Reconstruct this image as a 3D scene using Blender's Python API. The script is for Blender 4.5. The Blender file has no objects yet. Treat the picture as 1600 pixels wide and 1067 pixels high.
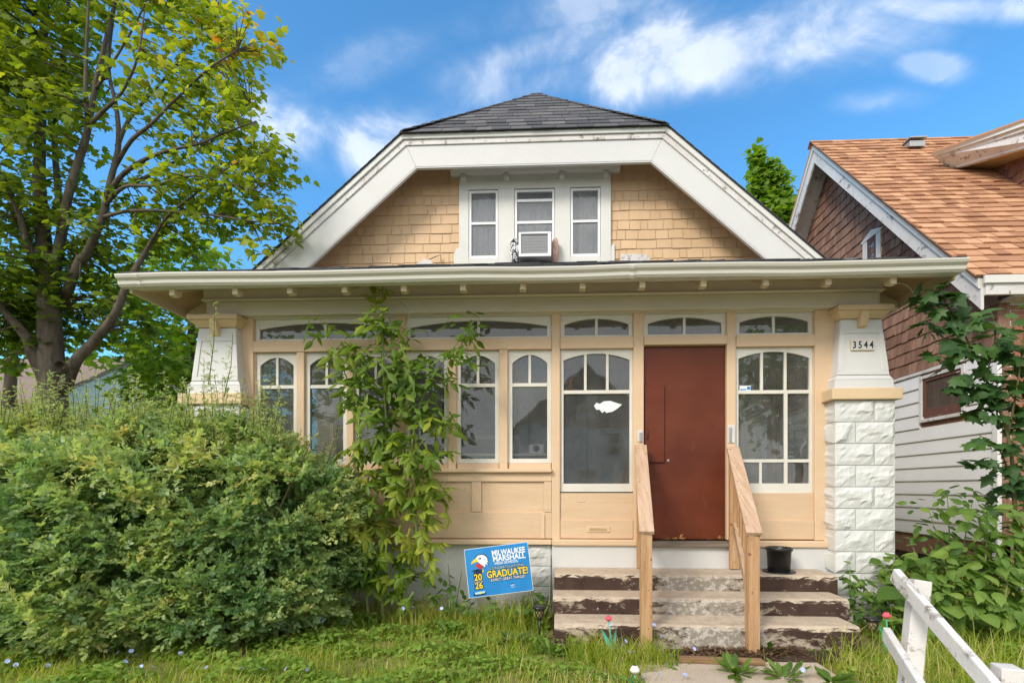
import bpy, bmesh, math, random
import numpy as np
from mathutils import Vector, Matrix

SC = bpy.context.scene
COL = SC.collection
random.seed(11)
RNG = np.random.default_rng(7)
R = math.radians

# ------------------------------------------------------------------ camera
F = 740.0            # focal length in photo pixels (1600 wide)
EYE = 1.35
YAW = math.atan(0.039)
XC, YH = 837.0, 763.0
cam_d = bpy.data.cameras.new('camera')
cam = bpy.data.objects.new('camera', cam_d)
COL.objects.link(cam)
cam.location = (0, -5.0, EYE)
cam.rotation_euler = (R(90), 0, YAW)
cam_d.sensor_width = 36
cam_d.lens = F / 1600 * 36
cam_d.shift_x = (800 - XC) / 1600
cam_d.shift_y = (YH - 533.5) / 1600
cam_d.clip_end = 2000
SC.camera = cam

# ------------------------------------------------------------------ sky, sun, exposure
SUN_EL, SUN_AZ = 36.0, 219.0      # azimuth clockwise from +Y: sun behind and left of the camera
world = bpy.data.worlds.new('World')
SC.world = world
world.use_nodes = True
wn, wl = world.node_tree.nodes, world.node_tree.links
wn.clear()
def wnode(t, **k):
    n = wn.new(t)
    for a, b in k.items():
        setattr(n, a, b)
    return n
def wmath(op, a, b=None, c=None):
    n = wnode('ShaderNodeMath', operation=op)
    for i, v in enumerate((a, b, c)):
        if v is None:
            continue
        if isinstance(v, (int, float)):
            n.inputs[i].default_value = v
        else:
            wl.new(v, n.inputs[i])
    return n.outputs[0]
sky = wnode('ShaderNodeTexSky', sky_type='NISHITA')
sky.sun_disc = False
sky.sun_elevation = R(SUN_EL)
sky.sun_rotation = R(SUN_AZ)
sky.air_density = 1.0
sky.dust_density = 0.3
sky.ozone_density = 2.2
tc = wnode('ShaderNodeTexCoord')
DIR = tc.outputs['Generated']
def wdot(vec):
    n = wnode('ShaderNodeVectorMath', operation='DOT_PRODUCT')
    wl.new(DIR, n.inputs[0])
    n.inputs[1].default_value = vec
    return n.outputs['Value']
def px_dir(px, py):
    a, b = (px - XC) / F, (YH - py) / F
    c, s = math.cos(YAW), math.sin(YAW)
    return Vector((-s + a * c, c + a * s, b)).normalized()
def wnoise(scale, detail, rough, dist, off, stretch=(1, 1, 1)):
    mp = wnode('ShaderNodeMapping')
    mp.inputs['Location'].default_value = off
    mp.inputs['Scale'].default_value = stretch
    wl.new(DIR, mp.inputs['Vector'])
    n = wnode('ShaderNodeTexNoise')
    n.inputs['Scale'].default_value = scale
    n.inputs['Detail'].default_value = detail
    n.inputs['Roughness'].default_value = rough
    n.inputs['Distortion'].default_value = dist
    wl.new(mp.outputs[0], n.inputs['Vector'])
    return n.outputs[0]
fine = wnoise(4.6, 10, 0.58, 0.5, (3.1, 0.2, 1.3), (1, 1, 1.7))
wisp = wnoise(2.0, 6, 0.55, 0.8, (0.4, 4.2, 2.2), (1, 1, 2.4))
# cloud banks: (px, py, half length, half height, tilt, weight)
BANKS = [(1165, 75, 240, 60, -0.20, 0.92), (1010, 95, 95, 62, -0.5, 0.85), (820, 85, 170, 34, -0.36, 0.72), (620, 215, 120, 52, -0.2, 0.85),
         (450, 200, 85, 48, 0.2, 0.95), (1450, 105, 60, 26, 0.1, 0.5), (1360, 160, 80, 22, -0.1, 0.45), (1500, 10, 190, 26, 0.0, 0.85),
         (760, 130, 120, 45, -0.2, 0.62), (900, 15, 160, 40, -0.2, 0.62), (560, 110, 140, 40, -0.3, 0.35)]
WARP = wmath('ADD', wmath('MULTIPLY', wmath('SUBTRACT', fine, 0.5), -5.0), wmath('MULTIPLY', wmath('SUBTRACT', wisp, 0.5), -3.5))
acc = None
for (px, py, a, b, tilt, wgt) in BANKS:
    c = px_dir(px, py)
    e1 = (px_dir(px + 40 * math.cos(tilt), py + 40 * math.sin(tilt)) - c)
    e2 = (px_dir(px - 40 * math.sin(tilt), py + 40 * math.cos(tilt)) - c)
    e1 *= a / 40.0; e2 *= b / 40.0          # reciprocal pair, so that the bank keeps its own tilt
    r1, r2 = e2.cross(c), e1.cross(c)
    r1 = r1 / e1.dot(r1); r2 = r2 / e2.dot(r2)
    u = wmath('SUBTRACT', wdot(r1), r1.dot(c))
    v = wmath('SUBTRACT', wdot(r2), r2.dot(c))
    q = wmath('MAXIMUM', wmath('ADD', wmath('ADD', wmath('MULTIPLY', u, u), wmath('MULTIPLY', v, v)), WARP), 0.0)
    g = wmath('MULTIPLY', wmath('POWER', 2.718, wmath('MULTIPLY', q, -0.9)), wgt)
    front = wmath('GREATER_THAN', wdot(c), 0.0)
    g = wmath('MULTIPLY', g, front)
    acc = g if acc is None else wmath('MAXIMUM', acc, g)
sep = wnode('ShaderNodeSeparateXYZ')
wl.new(DIR, sep.inputs[0])
# behind and overhead, out of view, denser cloud is added to soften the light
behind = wnode('ShaderNodeMapRange')
behind.inputs['From Min'].default_value = 0.35
behind.inputs['From Max'].default_value = -0.35
behind.inputs['To Max'].default_value = 1.15
wl.new(sep.outputs['Y'], behind.inputs['Value'])
over = wnode('ShaderNodeMapRange')
over.inputs['From Min'].default_value = 0.76
over.inputs['From Max'].default_value = 0.97
over.inputs['To Max'].default_value = 0.9
wl.new(sep.outputs['Z'], over.inputs['Value'])
rest_ = wmath('MAXIMUM', behind.outputs[0], over.outputs[0])
def cloud_amount(cover, lo, hi, top):
    dens = wmath('ADD', wmath('MULTIPLY', cover, wmath('ADD', 0.25, wmath('MULTIPLY', fine, 1.2))), wmath('MULTIPLY', wmath('SUBTRACT', wisp, 0.5), 0.35))
    cl = wnode('ShaderNodeMapRange', interpolation_type='SMOOTHSTEP')
    cl.inputs['From Min'].default_value = lo
    cl.inputs['From Max'].default_value = hi
    cl.inputs['To Max'].default_value = top
    wl.new(dens, cl.inputs['Value'])
    return cl.outputs[0]
cloud = wmath('MAXIMUM', cloud_amount(acc, 0.05, 1.1, 0.60), cloud_amount(rest_, 0.10, 0.95, 0.92))
hue = wnode('ShaderNodeMixRGB', blend_type='MULTIPLY')
hue.inputs['Fac'].default_value = 1.0
hue.inputs[2].default_value = (0.36, 0.70, 0.83, 1)
wl.new(sky.outputs[0], hue.inputs[1])
mixc = wnode('ShaderNodeMixRGB')
wl.new(cloud, mixc.inputs['Fac'])
wl.new(hue.outputs[0], mixc.inputs[1])
mixc.inputs[2].default_value = (4.1, 4.08, 4.05, 1)
bg = wnode('ShaderNodeBackground')
bg.inputs['Strength'].default_value = 0.14
wl.new(mixc.outputs[0], bg.inputs['Color'])
wo = wnode('ShaderNodeOutputWorld')
wl.new(bg.outputs[0], wo.inputs['Surface'])

sun_d = bpy.data.lights.new('sun', 'SUN')
sun_d.energy = 1.1
sun_d.angle = R(18)
sun_d.color = (1.0, 0.93, 0.82)
sun = bpy.data.objects.new('sun', sun_d)
COL.objects.link(sun)
sd = Vector((math.sin(R(SUN_AZ)) * math.cos(R(SUN_EL)), math.cos(R(SUN_AZ)) * math.cos(R(SUN_EL)), math.sin(R(SUN_EL))))
sun.location = sd * 30
sun.rotation_euler = sd.to_track_quat('Z', 'Y').to_euler()

SC.view_settings.view_transform = 'Standard'
SC.view_settings.look = 'None'
SC.view_settings.exposure = 1.4
SC.view_settings.gamma = 1
SC.view_settings.use_curve_mapping = False
SC.render.engine = 'CYCLES'
SC.cycles.use_denoising = True
SC.cycles.denoising_prefilter = 'FAST'
SC.cycles.max_bounces = 7
SC.cycles.transparent_max_bounces = 12
SC.cycles.sample_clamp_indirect = 4.0
SC.cycles.caustics_reflective = False
SC.cycles.caustics_refractive = False

# ------------------------------------------------------------------ measuring helpers (photo pixel + known plane -> place)
def ray(px, py):
    a, b = (px - XC) / F, (YH - py) / F
    c, s = math.cos(YAW), math.sin(YAW)
    return Vector((0, -5.0, EYE)), Vector((-s + a * c, c + a * s, b))
def W(px, py, Y):
    o, d = ray(px, py)
    return o + d * ((Y - o.y) / d.y)
def WX(px, py, X):
    o, d = ray(px, py)
    return o + d * ((X - o.x) / d.x)
def WP(px, py, p, n):
    o, d = ray(px, py)
    return o + d * ((p - o).dot(n) / d.dot(n))
def PXM(Y):            # photo pixels per metre at plane Y (near the middle)
    return F / (Y + 5.0)
def wx(px, Y=0.0):
    return W(px, 600, Y).x
def wz(py, px=935, Y=0.0):
    return W(px, py, Y).z

# ------------------------------------------------------------------ object helpers
def tag(o, label=None, cat=None, group=None, kind=None):
    if label: o['label'] = label
    if cat: o['category'] = cat
    if group: o['group'] = group
    if kind: o['kind'] = kind
    return o
def thing(name, label, cat, loc=(0, 0, 0), rot=(0, 0, 0), group=None):
    o = bpy.data.objects.new(name, None)
    COL.objects.link(o)
    o.location = loc
    o.rotation_euler = rot
    o.empty_display_size = 0.2
    return tag(o, label, cat, group)
def wloc(o):
    v = Vector((0, 0, 0))
    while o is not None:
        v += o.location
        o = o.parent
    return v
def link(name, me, parent=None, loc=None):
    o = bpy.data.objects.new(name, me)
    COL.objects.link(o)
    if parent is not None:
        o.parent = parent
    if loc is not None:
        o.location = loc
    return o
def set_tint(me, vals):
    at = me.attributes.new('tint', 'FLOAT', 'FACE')
    at.data.foreach_set('value', np.asarray(vals, dtype=np.float32))

class MB:
    def __init__(s):
        s.V, s.Fc, s.T = [], [], []
        s.t = 0.5
    def add(s, vs, fs):
        b = len(s.V)
        s.V += [tuple(v) for v in vs]
        s.Fc += [tuple(b + i for i in f) for f in fs]
        s.T += [s.t] * len(fs)
        return s
    def box(s, x0, x1, y0, y1, z0, z1):
        if x0 > x1: x0, x1 = x1, x0
        if y0 > y1: y0, y1 = y1, y0
        if z0 > z1: z0, z1 = z1, z0
        return s.add([(x0, y0, z0), (x1, y0, z0), (x1, y1, z0), (x0, y1, z0), (x0, y0, z1), (x1, y0, z1), (x1, y1, z1), (x0, y1, z1)],
                     [(0, 3, 2, 1), (4, 5, 6, 7), (0, 1, 5, 4), (1, 2, 6, 5), (2, 3, 7, 6), (3, 0, 4, 7)])
    def loft(s, ring_a, ring_b):
        n = len(ring_a)
        fs = [tuple(reversed(range(n))), tuple(range(n, 2 * n))]
        fs += [(i, (i + 1) % n, n + (i + 1) % n, n + i) for i in range(n)]
        return s.add(list(ring_a) + list(ring_b), fs)
    def prism_y(s, pts, y0, y1):        # polygon of (x, z), extruded along y
        return s.loft([(x, y0, z) for x, z in pts], [(x, y1, z) for x, z in pts])
    def prism_x(s, pts, x0, x1):        # polygon of (y, z), extruded along x
        return s.loft([(x0, y, z) for y, z in pts], [(x1, y, z) for y, z in pts])
    def prism_z(s, pts, z0, z1):
        return s.loft([(x, y, z0) for x, y in pts], [(x, y, z1) for x, y in pts])
    def slab(s, poly, thick):            # planar 3-D polygon thickened against its normal
        poly = [Vector(p) for p in poly]
        n = (poly[1] - poly[0]).cross(poly[2] - poly[0]).normalized()
        if n.z < 0: n = -n
        return s.loft([p - n * thick for p in poly], poly)
    def beam(s, p0, p1, w, h, up=(0, 0, 1)):
        p0, p1, up = Vector(p0), Vector(p1), Vector(up)
        d = (p1 - p0).normalized()
        side = d.cross(up).normalized()
        u = side.cross(d).normalized()
        q = [(-w / 2, -h / 2), (w / 2, -h / 2), (w / 2, h / 2), (-w / 2, h / 2)]
        return s.loft([p0 + side * a + u * b for a, b in q], [p1 + side * a + u * b for a, b in q])
    def tube(s, pts, rad, n=8, cap=True):
        pts = [Vector(p) for p in pts]
        if not hasattr(rad, '__len__'): rad = [rad] * len(pts)
        rings, ref = [], None
        for i, p in enumerate(pts):
            t = (pts[min(i + 1, len(pts) - 1)] - pts[max(i - 1, 0)])
            t = t.normalized() if t.length > 1e-9 else Vector((0, 0, 1))
            if ref is None or abs(ref.dot(t)) > 0.95:
                ref = Vector((1, 0, 0)) if abs(t.x) < 0.8 else Vector((0, 1, 0))
            a = (ref - t * ref.dot(t)).normalized()
            ref = a
            b = t.cross(a)
            rings.append([p + (a * math.cos(2 * math.pi * k / n) + b * math.sin(2 * math.pi * k / n)) * rad[i] for k in range(n)])
        base = len(s.V)
        vs = [v for r in rings for v in r]
        fs = []
        for i in range(len(rings) - 1):
            for k in range(n):
                fs.append((i * n + k, i * n + (k + 1) % n, (i + 1) * n + (k + 1) % n, (i + 1) * n + k))
        if cap:
            fs.append(tuple(reversed(range(n))))
            fs.append(tuple((len(rings) - 1) * n + k for k in range(n)))
        return s.add(vs, fs)
    def lathe(s, prof, c, n=24):         # prof: (radius, z)
        c = Vector(c)
        vs = [c + Vector((r * math.cos(2 * math.pi * k / n), r * math.sin(2 * math.pi * k / n), z)) for r, z in prof for k in range(n)]
        fs = [(i * n + k, i * n + (k + 1) % n, (i + 1) * n + (k + 1) % n, (i + 1) * n + k) for i in range(len(prof) - 1) for k in range(n)]
        return s.add(vs, fs)
    def mesh(s, name, mat, off=(0, 0, 0), smooth=False, tint=False):
        me = bpy.data.meshes.new(name)
        ox, oy, oz = off
        me.from_pydata([(x - ox, y - oy, z - oz) for x, y, z in s.V], [], s.Fc)
        bm = bmesh.new(); bm.from_mesh(me)
        bmesh.ops.recalc_face_normals(bm, faces=bm.faces)
        bm.to_mesh(me); bm.free()
        if smooth:
            me.polygons.foreach_set('use_smooth', [True] * len(me.polygons))
        if mat is not None: me.materials.append(mat)
        if tint: set_tint(me, s.T)
        return me
    def build(s, name, mat, parent=None, bevel=0.0, smooth=False, tint=False, local=False, kind=None, seg=2):
        off = (0, 0, 0) if (parent is None or local) else wloc(parent)
        o = link(name, s.mesh(name, mat, off, smooth, tint), parent)
        if bevel:
            m = o.modifiers.new('bevel', 'BEVEL')
            m.width = bevel; m.segments = seg; m.limit_method = 'ANGLE'; m.angle_limit = R(40)
        if kind: o['kind'] = kind
        return o

def bx(name, mat, parent, x0, x1, y0, y1, z0, z1, bevel=0.004):
    return MB().box(x0, x1, y0, y1, z0, z1).build(name, mat, parent, bevel)

def rot_cols(side, d, n):
    return np.stack([side, d, n], axis=-1)
def frames(nrm, dr):
    nrm = nrm / np.linalg.norm(nrm, axis=1, keepdims=True)
    dr = dr - nrm * np.sum(nrm * dr, axis=1, keepdims=True)
    dr = dr / (np.linalg.norm(dr, axis=1, keepdims=True) + 1e-9)
    side = np.cross(dr, nrm)
    return rot_cols(side, dr, nrm)
def inst_mesh(name, bv, bf, M, off, tint, mat, btint=None, smooth=False):
    """One mesh out of many copies of a small base shape (bv, bf) placed by matrices M and offsets off."""
    bv = np.asarray(bv, np.float64); bf = np.asarray(bf, np.int64)
    m, nv, nf, k = len(off), len(bv), len(bf), bf.shape[1]
    v = np.einsum('mij,nj->mni', M, bv) + np.asarray(off)[:, None, :]
    f = (bf[None] + (np.arange(m) * nv)[:, None, None]).reshape(-1)
    me = bpy.data.meshes.new(name)
    me.vertices.add(m * nv)
    me.vertices.foreach_set('co', v.reshape(-1).astype(np.float32))
    me.loops.add(m * nf * k)
    me.loops.foreach_set('vertex_index', f.astype(np.int32))
    me.polygons.add(m * nf)
    me.polygons.foreach_set('loop_start', (np.arange(m * nf) * k).astype(np.int32))
    me.polygons.foreach_set('loop_total', np.full(m * nf, k, np.int32))
    me.update(calc_edges=True)
    t = np.repeat(np.asarray(tint, np.float32), nf)
    if btint is not None:
        t = t + np.tile(np.asarray(btint, np.float32), m)
    set_tint(me, t)
    if smooth:
        me.polygons.foreach_set('use_smooth', np.ones(m * nf, bool))
    me.materials.append(mat)
    return me

# ------------------------------------------------------------------ materials
def rgb(c):
    return (c[0], c[1], c[2], 1.0)
class MT:
    def __init__(s, name):
        s.m = bpy.data.materials.new(name)
        s.m.use_nodes = True
        s.n, s.l = s.m.node_tree.nodes, s.m.node_tree.links
        s.b = s.n['Principled BSDF']
        s.geo = s.n.new('ShaderNodeNewGeometry')
    def noise(s, scale, detail=4, rough=0.55, stretch=(1, 1, 1), dist=0.0, off=(0, 0, 0), per_object=False):
        mp = s.n.new('ShaderNodeMapping')
        mp.inputs['Scale'].default_value = stretch
        mp.inputs['Location'].default_value = off
        s.l.new(s.geo.outputs['Position'], mp.inputs['Vector'])
        vec = mp.outputs[0]
        t = s.n.new('ShaderNodeTexNoise')
        t.inputs['Scale'].default_value = scale
        t.inputs['Detail'].default_value = detail
        t.inputs['Roughness'].default_value = rough
        t.inputs['Distortion'].default_value = dist
        s.l.new(vec, t.inputs['Vector'])
        return t.outputs[0]
    def ramp(s, fac, lo, hi, a=0.0, b=1.0):
        r = s.n.new('ShaderNodeMapRange')
        r.inputs['From Min'].default_value = lo
        r.inputs['From Max'].default_value = hi
        r.inputs['To Min'].default_value = a
        r.inputs['To Max'].default_value = b
        s.l.new(fac, r.inputs['Value'])
        return r.outputs[0]
    def mul(s, a, b, op='MULTIPLY'):
        n = s.n.new('ShaderNodeMath'); n.operation = op
        for i, v in enumerate((a, b)):
            if isinstance(v, (int, float)): n.inputs[i].default_value = v
            else: s.l.new(v, n.inputs[i])
        return n.outputs[0]
    def mix(s, fac, a, b, blend='MIX'):
        n = s.n.new('ShaderNodeMixRGB'); n.blend_type = blend
        for i, v in ((0, fac), (1, a), (2, b)):
            if isinstance(v, tuple): n.inputs[i].default_value = rgb(v)
            elif isinstance(v, (int, float)): n.inputs[i].default_value = v
            else: s.l.new(v, n.inputs[i])
        return n.outputs[0]
    def colramp(s, fac, stops):
        n = s.n.new('ShaderNodeValToRGB')
        e = n.color_ramp.elements
        while len(e) < len(stops): e.new(0.5)
        for i, (p, c) in enumerate(stops):
            e[i].position = p; e[i].color = rgb(c)
        s.l.new(fac, n.inputs[0])
        return n.outputs[0]
    def attr(s, name='tint'):
        n = s.n.new('ShaderNodeAttribute'); n.attribute_name = name
        return n.outputs['Fac']
    def objrand(s):
        return s.n.new('ShaderNodeObjectInfo').outputs['Random']
    def sep(s):
        n = s.n.new('ShaderNodeSeparateXYZ')
        s.l.new(s.geo.outputs['Position'], n.inputs[0])
        return n.outputs
    def bump(s, h, strength, dist=0.01, prev=None):
        n = s.n.new('ShaderNodeBump')
        n.inputs['Strength'].default_value = strength
        n.inputs['Distance'].default_value = dist
        s.l.new(h, n.inputs['Height'])
        if prev is not None: s.l.new(prev, n.inputs['Normal'])
        return n.outputs[0]
    def out(s, col, rough=0.6, nrm=None, spec=0.3, metal=0.0):
        if isinstance(col, tuple): s.b.inputs['Base Color'].default_value = rgb(col)
        else: s.l.new(col, s.b.inputs['Base Color'])
        if isinstance(rough, (int, float)): s.b.inputs['Roughness'].default_value = rough
        else: s.l.new(rough, s.b.inputs['Roughness'])
        s.b.inputs['Specular IOR Level'].default_value = spec
        s.b.inputs['Metallic'].default_value = metal
        if nrm is not None: s.l.new(nrm, s.b.inputs['Normal'])
        return s.m

def paint(name, col, dark=None, peel=None, peel_amt=0.66, rough=0.55, stretch=(1, 1, 1), bump=0.25, fine=60, peel_scale=9, soft=0.04, dirt=0.5, tint=None):
    """Old house paint: slight mottling, dirt, brush grain and chips that show what is under it."""
    m = MT(name)
    dark = dark or tuple(c * 0.72 for c in col)
    a = m.noise(1.7, 6, 0.65, stretch)
    b = m.noise(14, 5, 0.7, stretch, off=(3, 1, 2))
    c = m.mix(m.mul(m.ramp(a, 0.38, 0.72), dirt), col, dark)
    c = m.mix(m.mul(m.ramp(b, 0.5, 0.8), dirt * 0.55), c, dark)
    if tint == 'obj':
        c = m.mix(m.ramp(m.objrand(), 0, 1, 0.0, 0.28), c, dark)
    elif tint == 'attr':
        c = m.mix(m.ramp(m.attr(), 0, 1, 0.0, 0.34), c, dark)
    g = m.noise(fine, 4, 0.6, stretch, off=(1, 7, 3))
    h = m.mul(g, 0.35)
    if peel:
        p = m.noise(peel_scale, 9, 0.72, stretch, dist=0.3, off=(5, 2, 9))
        f = m.ramp(p, peel_amt, peel_amt + soft)
        c = m.mix(f, c, peel)
        h = m.mul(h, m.mul(f, -0.5), 'ADD')
    return m.out(c, rough, m.bump(h, bump, 0.012), 0.3)

def wood(name, col, dark, axis='z', scale=1.0, rough=0.7, tint=False, bump=0.3, spots=None):
    m = MT(name)
    st = {'x': (0.9, 14, 14), 'y': (14, 0.9, 14), 'z': (14, 14, 0.9), 'slope': (15, 1.0, 1.0)}[axis]
    st = tuple(q * scale for q in st)
    a = m.noise(2.2, 8, 0.65, st, dist=0.4)
    b = m.noise(7, 6, 0.7, st, off=(4, 1, 6))
    k = m.noise(2.0, 4, 0.6, off=(9, 9, 1))
    c = m.mix(m.ramp(a, 0.36, 0.66), col, dark)
    c = m.mix(m.mul(m.ramp(b, 0.5, 0.75), 0.55), c, tuple(q * 0.7 for q in dark))
    c = m.mix(m.mul(m.ramp(k, 0.45, 0.75), 0.35), c, tuple(q * 1.2 for q in dark))
    if tint:
        c = m.mix(m.ramp(m.attr(), 0, 1, 0, 0.6), c, tuple(q * 0.55 for q in dark))
    if spots:
        sp = m.noise(26, 3, 0.5, off=(2, 8, 8))
        c = m.mix(m.ramp(sp, 0.66, 0.71), c, spots)
    return m.out(c, rough, m.bump(m.mul(a, b, 'ADD'), bump, 0.006), 0.25)

def leafmat(name, stops, trans=0.35, rough=0.5, spec=0.35, by='attr', tcol=None):
    m = MT(name)
    t = m.attr() if by == 'attr' else m.objrand()
    n = m.noise(2.4, 3, 0.6)
    f = m.mul(t, m.ramp(n, 0.25, 0.75, -0.16, 0.16), 'ADD')
    c = m.colramp(f, stops)
    m.out(c, rough, None, spec)
    tr = m.n.new('ShaderNodeBsdfTranslucent')
    br = m.mix(1.0, c, tcol or (1.25, 1.3, 0.6), 'MULTIPLY')
    m.l.new(br, tr.inputs['Color'])
    mx = m.n.new('ShaderNodeMixShader')
    mx.inputs[0].default_value = trans
    m.l.new(m.b.outputs[0], mx.inputs[1])
    m.l.new(tr.outputs[0], mx.inputs[2])
    m.l.new(mx.outputs[0], m.n['Material Output'].inputs['Surface'])
    return m.m

def glassmat(name, clear=(0.88, 0.88, 0.87), dust=(0.33, 0.33, 0.32), dust_amt=0.15, refl=0.16):
    m = MT(name)
    tr = m.n.new('ShaderNodeBsdfTransparent'); tr.inputs[0].default_value = rgb(clear)
    gl = m.n.new('ShaderNodeBsdfGlossy'); gl.inputs['Roughness'].default_value = 0.015
    gl.inputs['Color'].default_value = (0.95, 0.96, 0.95, 1)
    wob = m.noise(2.2, 2, 0.5)
    m.l.new(m.bump(wob, 0.12, 0.02), gl.inputs['Normal'])
    df = m.n.new('ShaderNodeBsdfDiffuse'); df.inputs[0].default_value = rgb(dust)
    d = m.noise(3.2, 7, 0.7, (1, 1, 0.6))
    s1 = m.n.new('ShaderNodeMixShader')
    m.l.new(m.ramp(d, 0.3, 0.75, dust_amt * 0.35, dust_amt * 1.7), s1.inputs[0])
    m.l.new(tr.outputs[0], s1.inputs[1]); m.l.new(df.outputs[0], s1.inputs[2])
    lw = m.n.new('ShaderNodeFresnel'); lw.inputs['IOR'].default_value = 1.5
    fac = m.mul(lw.outputs[0], 0.7)
    fac = m.mul(fac, refl * 0.12, 'ADD')
    s2 = m.n.new('ShaderNodeMixShader')
    m.l.new(fac, s2.inputs[0])
    m.l.new(s1.outputs[0], s2.inputs[1]); m.l.new(gl.outputs[0], s2.inputs[2])
    m.l.new(s2.outputs[0], m.n['Material Output'].inputs['Surface'])
    return m.m

TAN = (0.71, 0.515, 0.34)
WHT = (0.74, 0.72, 0.67)
M = {}
M['tan'] = paint('tan_paint', TAN, (0.57, 0.395, 0.245), peel=(0.34, 0.24, 0.15), peel_amt=0.70, stretch=(0.6, 1, 1.0), peel_scale=7, dirt=0.4)
M['tan_board'] = paint('tan_board_paint', TAN, (0.58, 0.40, 0.25), peel=(0.40, 0.28, 0.17), peel_amt=0.665, stretch=(0.3, 1, 2.6), peel_scale=7, dirt=0.85, bump=0.7)
M['cream'] = paint('cream_trim_paint', (0.66, 0.55, 0.38), (0.5, 0.41, 0.27), peel=(0.35, 0.3, 0.24), peel_amt=0.72, dirt=0.4)
M['frieze'] = paint('grey_beige_paint', (0.72, 0.67, 0.56), (0.58, 0.53, 0.42), peel=(0.26, 0.22, 0.16), peel_amt=0.72, stretch=(0.25, 1, 1.6), peel_scale=5, dirt=0.6)
M['white'] = paint('white_paint', (0.64, 0.635, 0.62), (0.53, 0.52, 0.50), peel=(0.50, 0.48, 0.44), peel_amt=0.735, dirt=0.28)
M['sash'] = paint('old_white_sash_paint', (0.74, 0.71, 0.64), (0.56, 0.53, 0.46), peel=(0.33, 0.27, 0.2), peel_amt=0.66, peel_scale=16, dirt=0.6, bump=0.4)
M['greytrim'] = paint('off_white_paint', (0.70, 0.69, 0.65), (0.56, 0.55, 0.50), peel=(0.32, 0.29, 0.25), peel_amt=0.69, stretch=(1, 1, 0.5), dirt=0.5)
M['weather'] = paint('weathered_white_paint', (0.70, 0.68, 0.66), (0.5, 0.46, 0.43), peel=(0.26, 0.22, 0.19), peel_amt=0.56, peel_scale=7, soft=0.07, dirt=0.7, bump=0.5)
M['vinyl'] = MT('white_vinyl').out((0.82, 0.82, 0.82), 0.35)
M['gutter'] = paint('cream_gutter', (0.66, 0.635, 0.56), (0.52, 0.49, 0.42), stretch=(0.3, 1, 2), dirt=0.45, rough=0.4, bump=0.06)
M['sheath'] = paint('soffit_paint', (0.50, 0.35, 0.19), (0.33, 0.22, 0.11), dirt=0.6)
M['stone'] = paint('painted_rock_face', (0.65, 0.65, 0.625), (0.53, 0.53, 0.50), peel=(0.42, 0.42, 0.41), peel_amt=0.7, peel_scale=14, dirt=0.35, bump=1.0, fine=17)
M['mortar'] = paint('painted_mortar', (0.62, 0.61, 0.58), dirt=0.4)
M['shingle_tan'] = paint('tan_wall_shingle', (0.68, 0.47, 0.285), (0.53, 0.35, 0.20), peel=(0.34, 0.22, 0.11), peel_amt=0.73, stretch=(3.5, 3.5, 0.5), peel_scale=8, dirt=0.55, tint='attr', bump=0.35)
def shinglemat(name, stops, dots, rough=0.9):
    m = MT(name)
    c = m.colramp(m.attr(), stops)
    g = m.noise(120, 3, 0.7)
    c = m.mix(m.mul(m.ramp(g, 0.45, 0.7), 0.5), c, dots)
    w = m.noise(1.2, 5, 0.6)
    c = m.mix(m.mul(m.ramp(w, 0.4, 0.7), 0.3), c, tuple(q * 0.7 for q in stops[0][1]))
    return m.out(c, rough, m.bump(g, 0.5, 0.006), 0.2)
M['roof_dark'] = shinglemat('dark_asphalt_shingle', [(0.0, (0.055, 0.057, 0.065)), (0.5, (0.10, 0.10, 0.11)), (1.0, (0.155, 0.15, 0.155))], (0.17, 0.165, 0.165))
M['roof_orange'] = shinglemat('orange_asphalt_shingle', [(0.0, (0.29, 0.135, 0.075)), (0.5, (0.46, 0.235, 0.13)), (1.0, (0.60, 0.345, 0.20))], (0.62, 0.38, 0.24))
M['shake_brown'] = wood('brown_wall_shake', (0.44, 0.265, 0.19), (0.215, 0.108, 0.072), 'z', 1.0, 0.85, tint=True, bump=0.5)
M['pine'] = wood('bare_pine', (0.56, 0.36, 0.20), (0.36, 0.19, 0.09), 'z', 1.0, spots=(0.2, 0.09, 0.04))
M['pine_top'] = wood('greyed_pine', (0.60, 0.43, 0.31), (0.42, 0.27, 0.17), 'slope', 1.0, spots=(0.2, 0.09, 0.04))
M['board_grey'] = wood('weathered_board', (0.30, 0.25, 0.20), (0.13, 0.10, 0.08), 'x', 1.0, 0.9)
M['plank'] = wood('damp_plank', (0.36, 0.23, 0.12), (0.18, 0.10, 0.05), 'x', 1.0, 0.9)
M['log'] = wood('split_log', (0.30, 0.19, 0.11), (0.12, 0.07, 0.04), 'z', 1.0, 0.9)
M['glass'] = glassmat('old_window_glass')
M['glass_up'] = glassmat('curtained_window_glass', dust=(0.45, 0.46, 0.48), dust_amt=0.2, refl=0.2)
M['black'] = MT('black_plastic').out((0.012, 0.012, 0.013), 0.35, None, 0.5)
M['dark'] = MT('dark_gap').out((0.02, 0.018, 0.016), 0.9)
M['metal'] = MT('dull_metal').out((0.42, 0.42, 0.41), 0.45, None, 0.5, 0.7)
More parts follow.
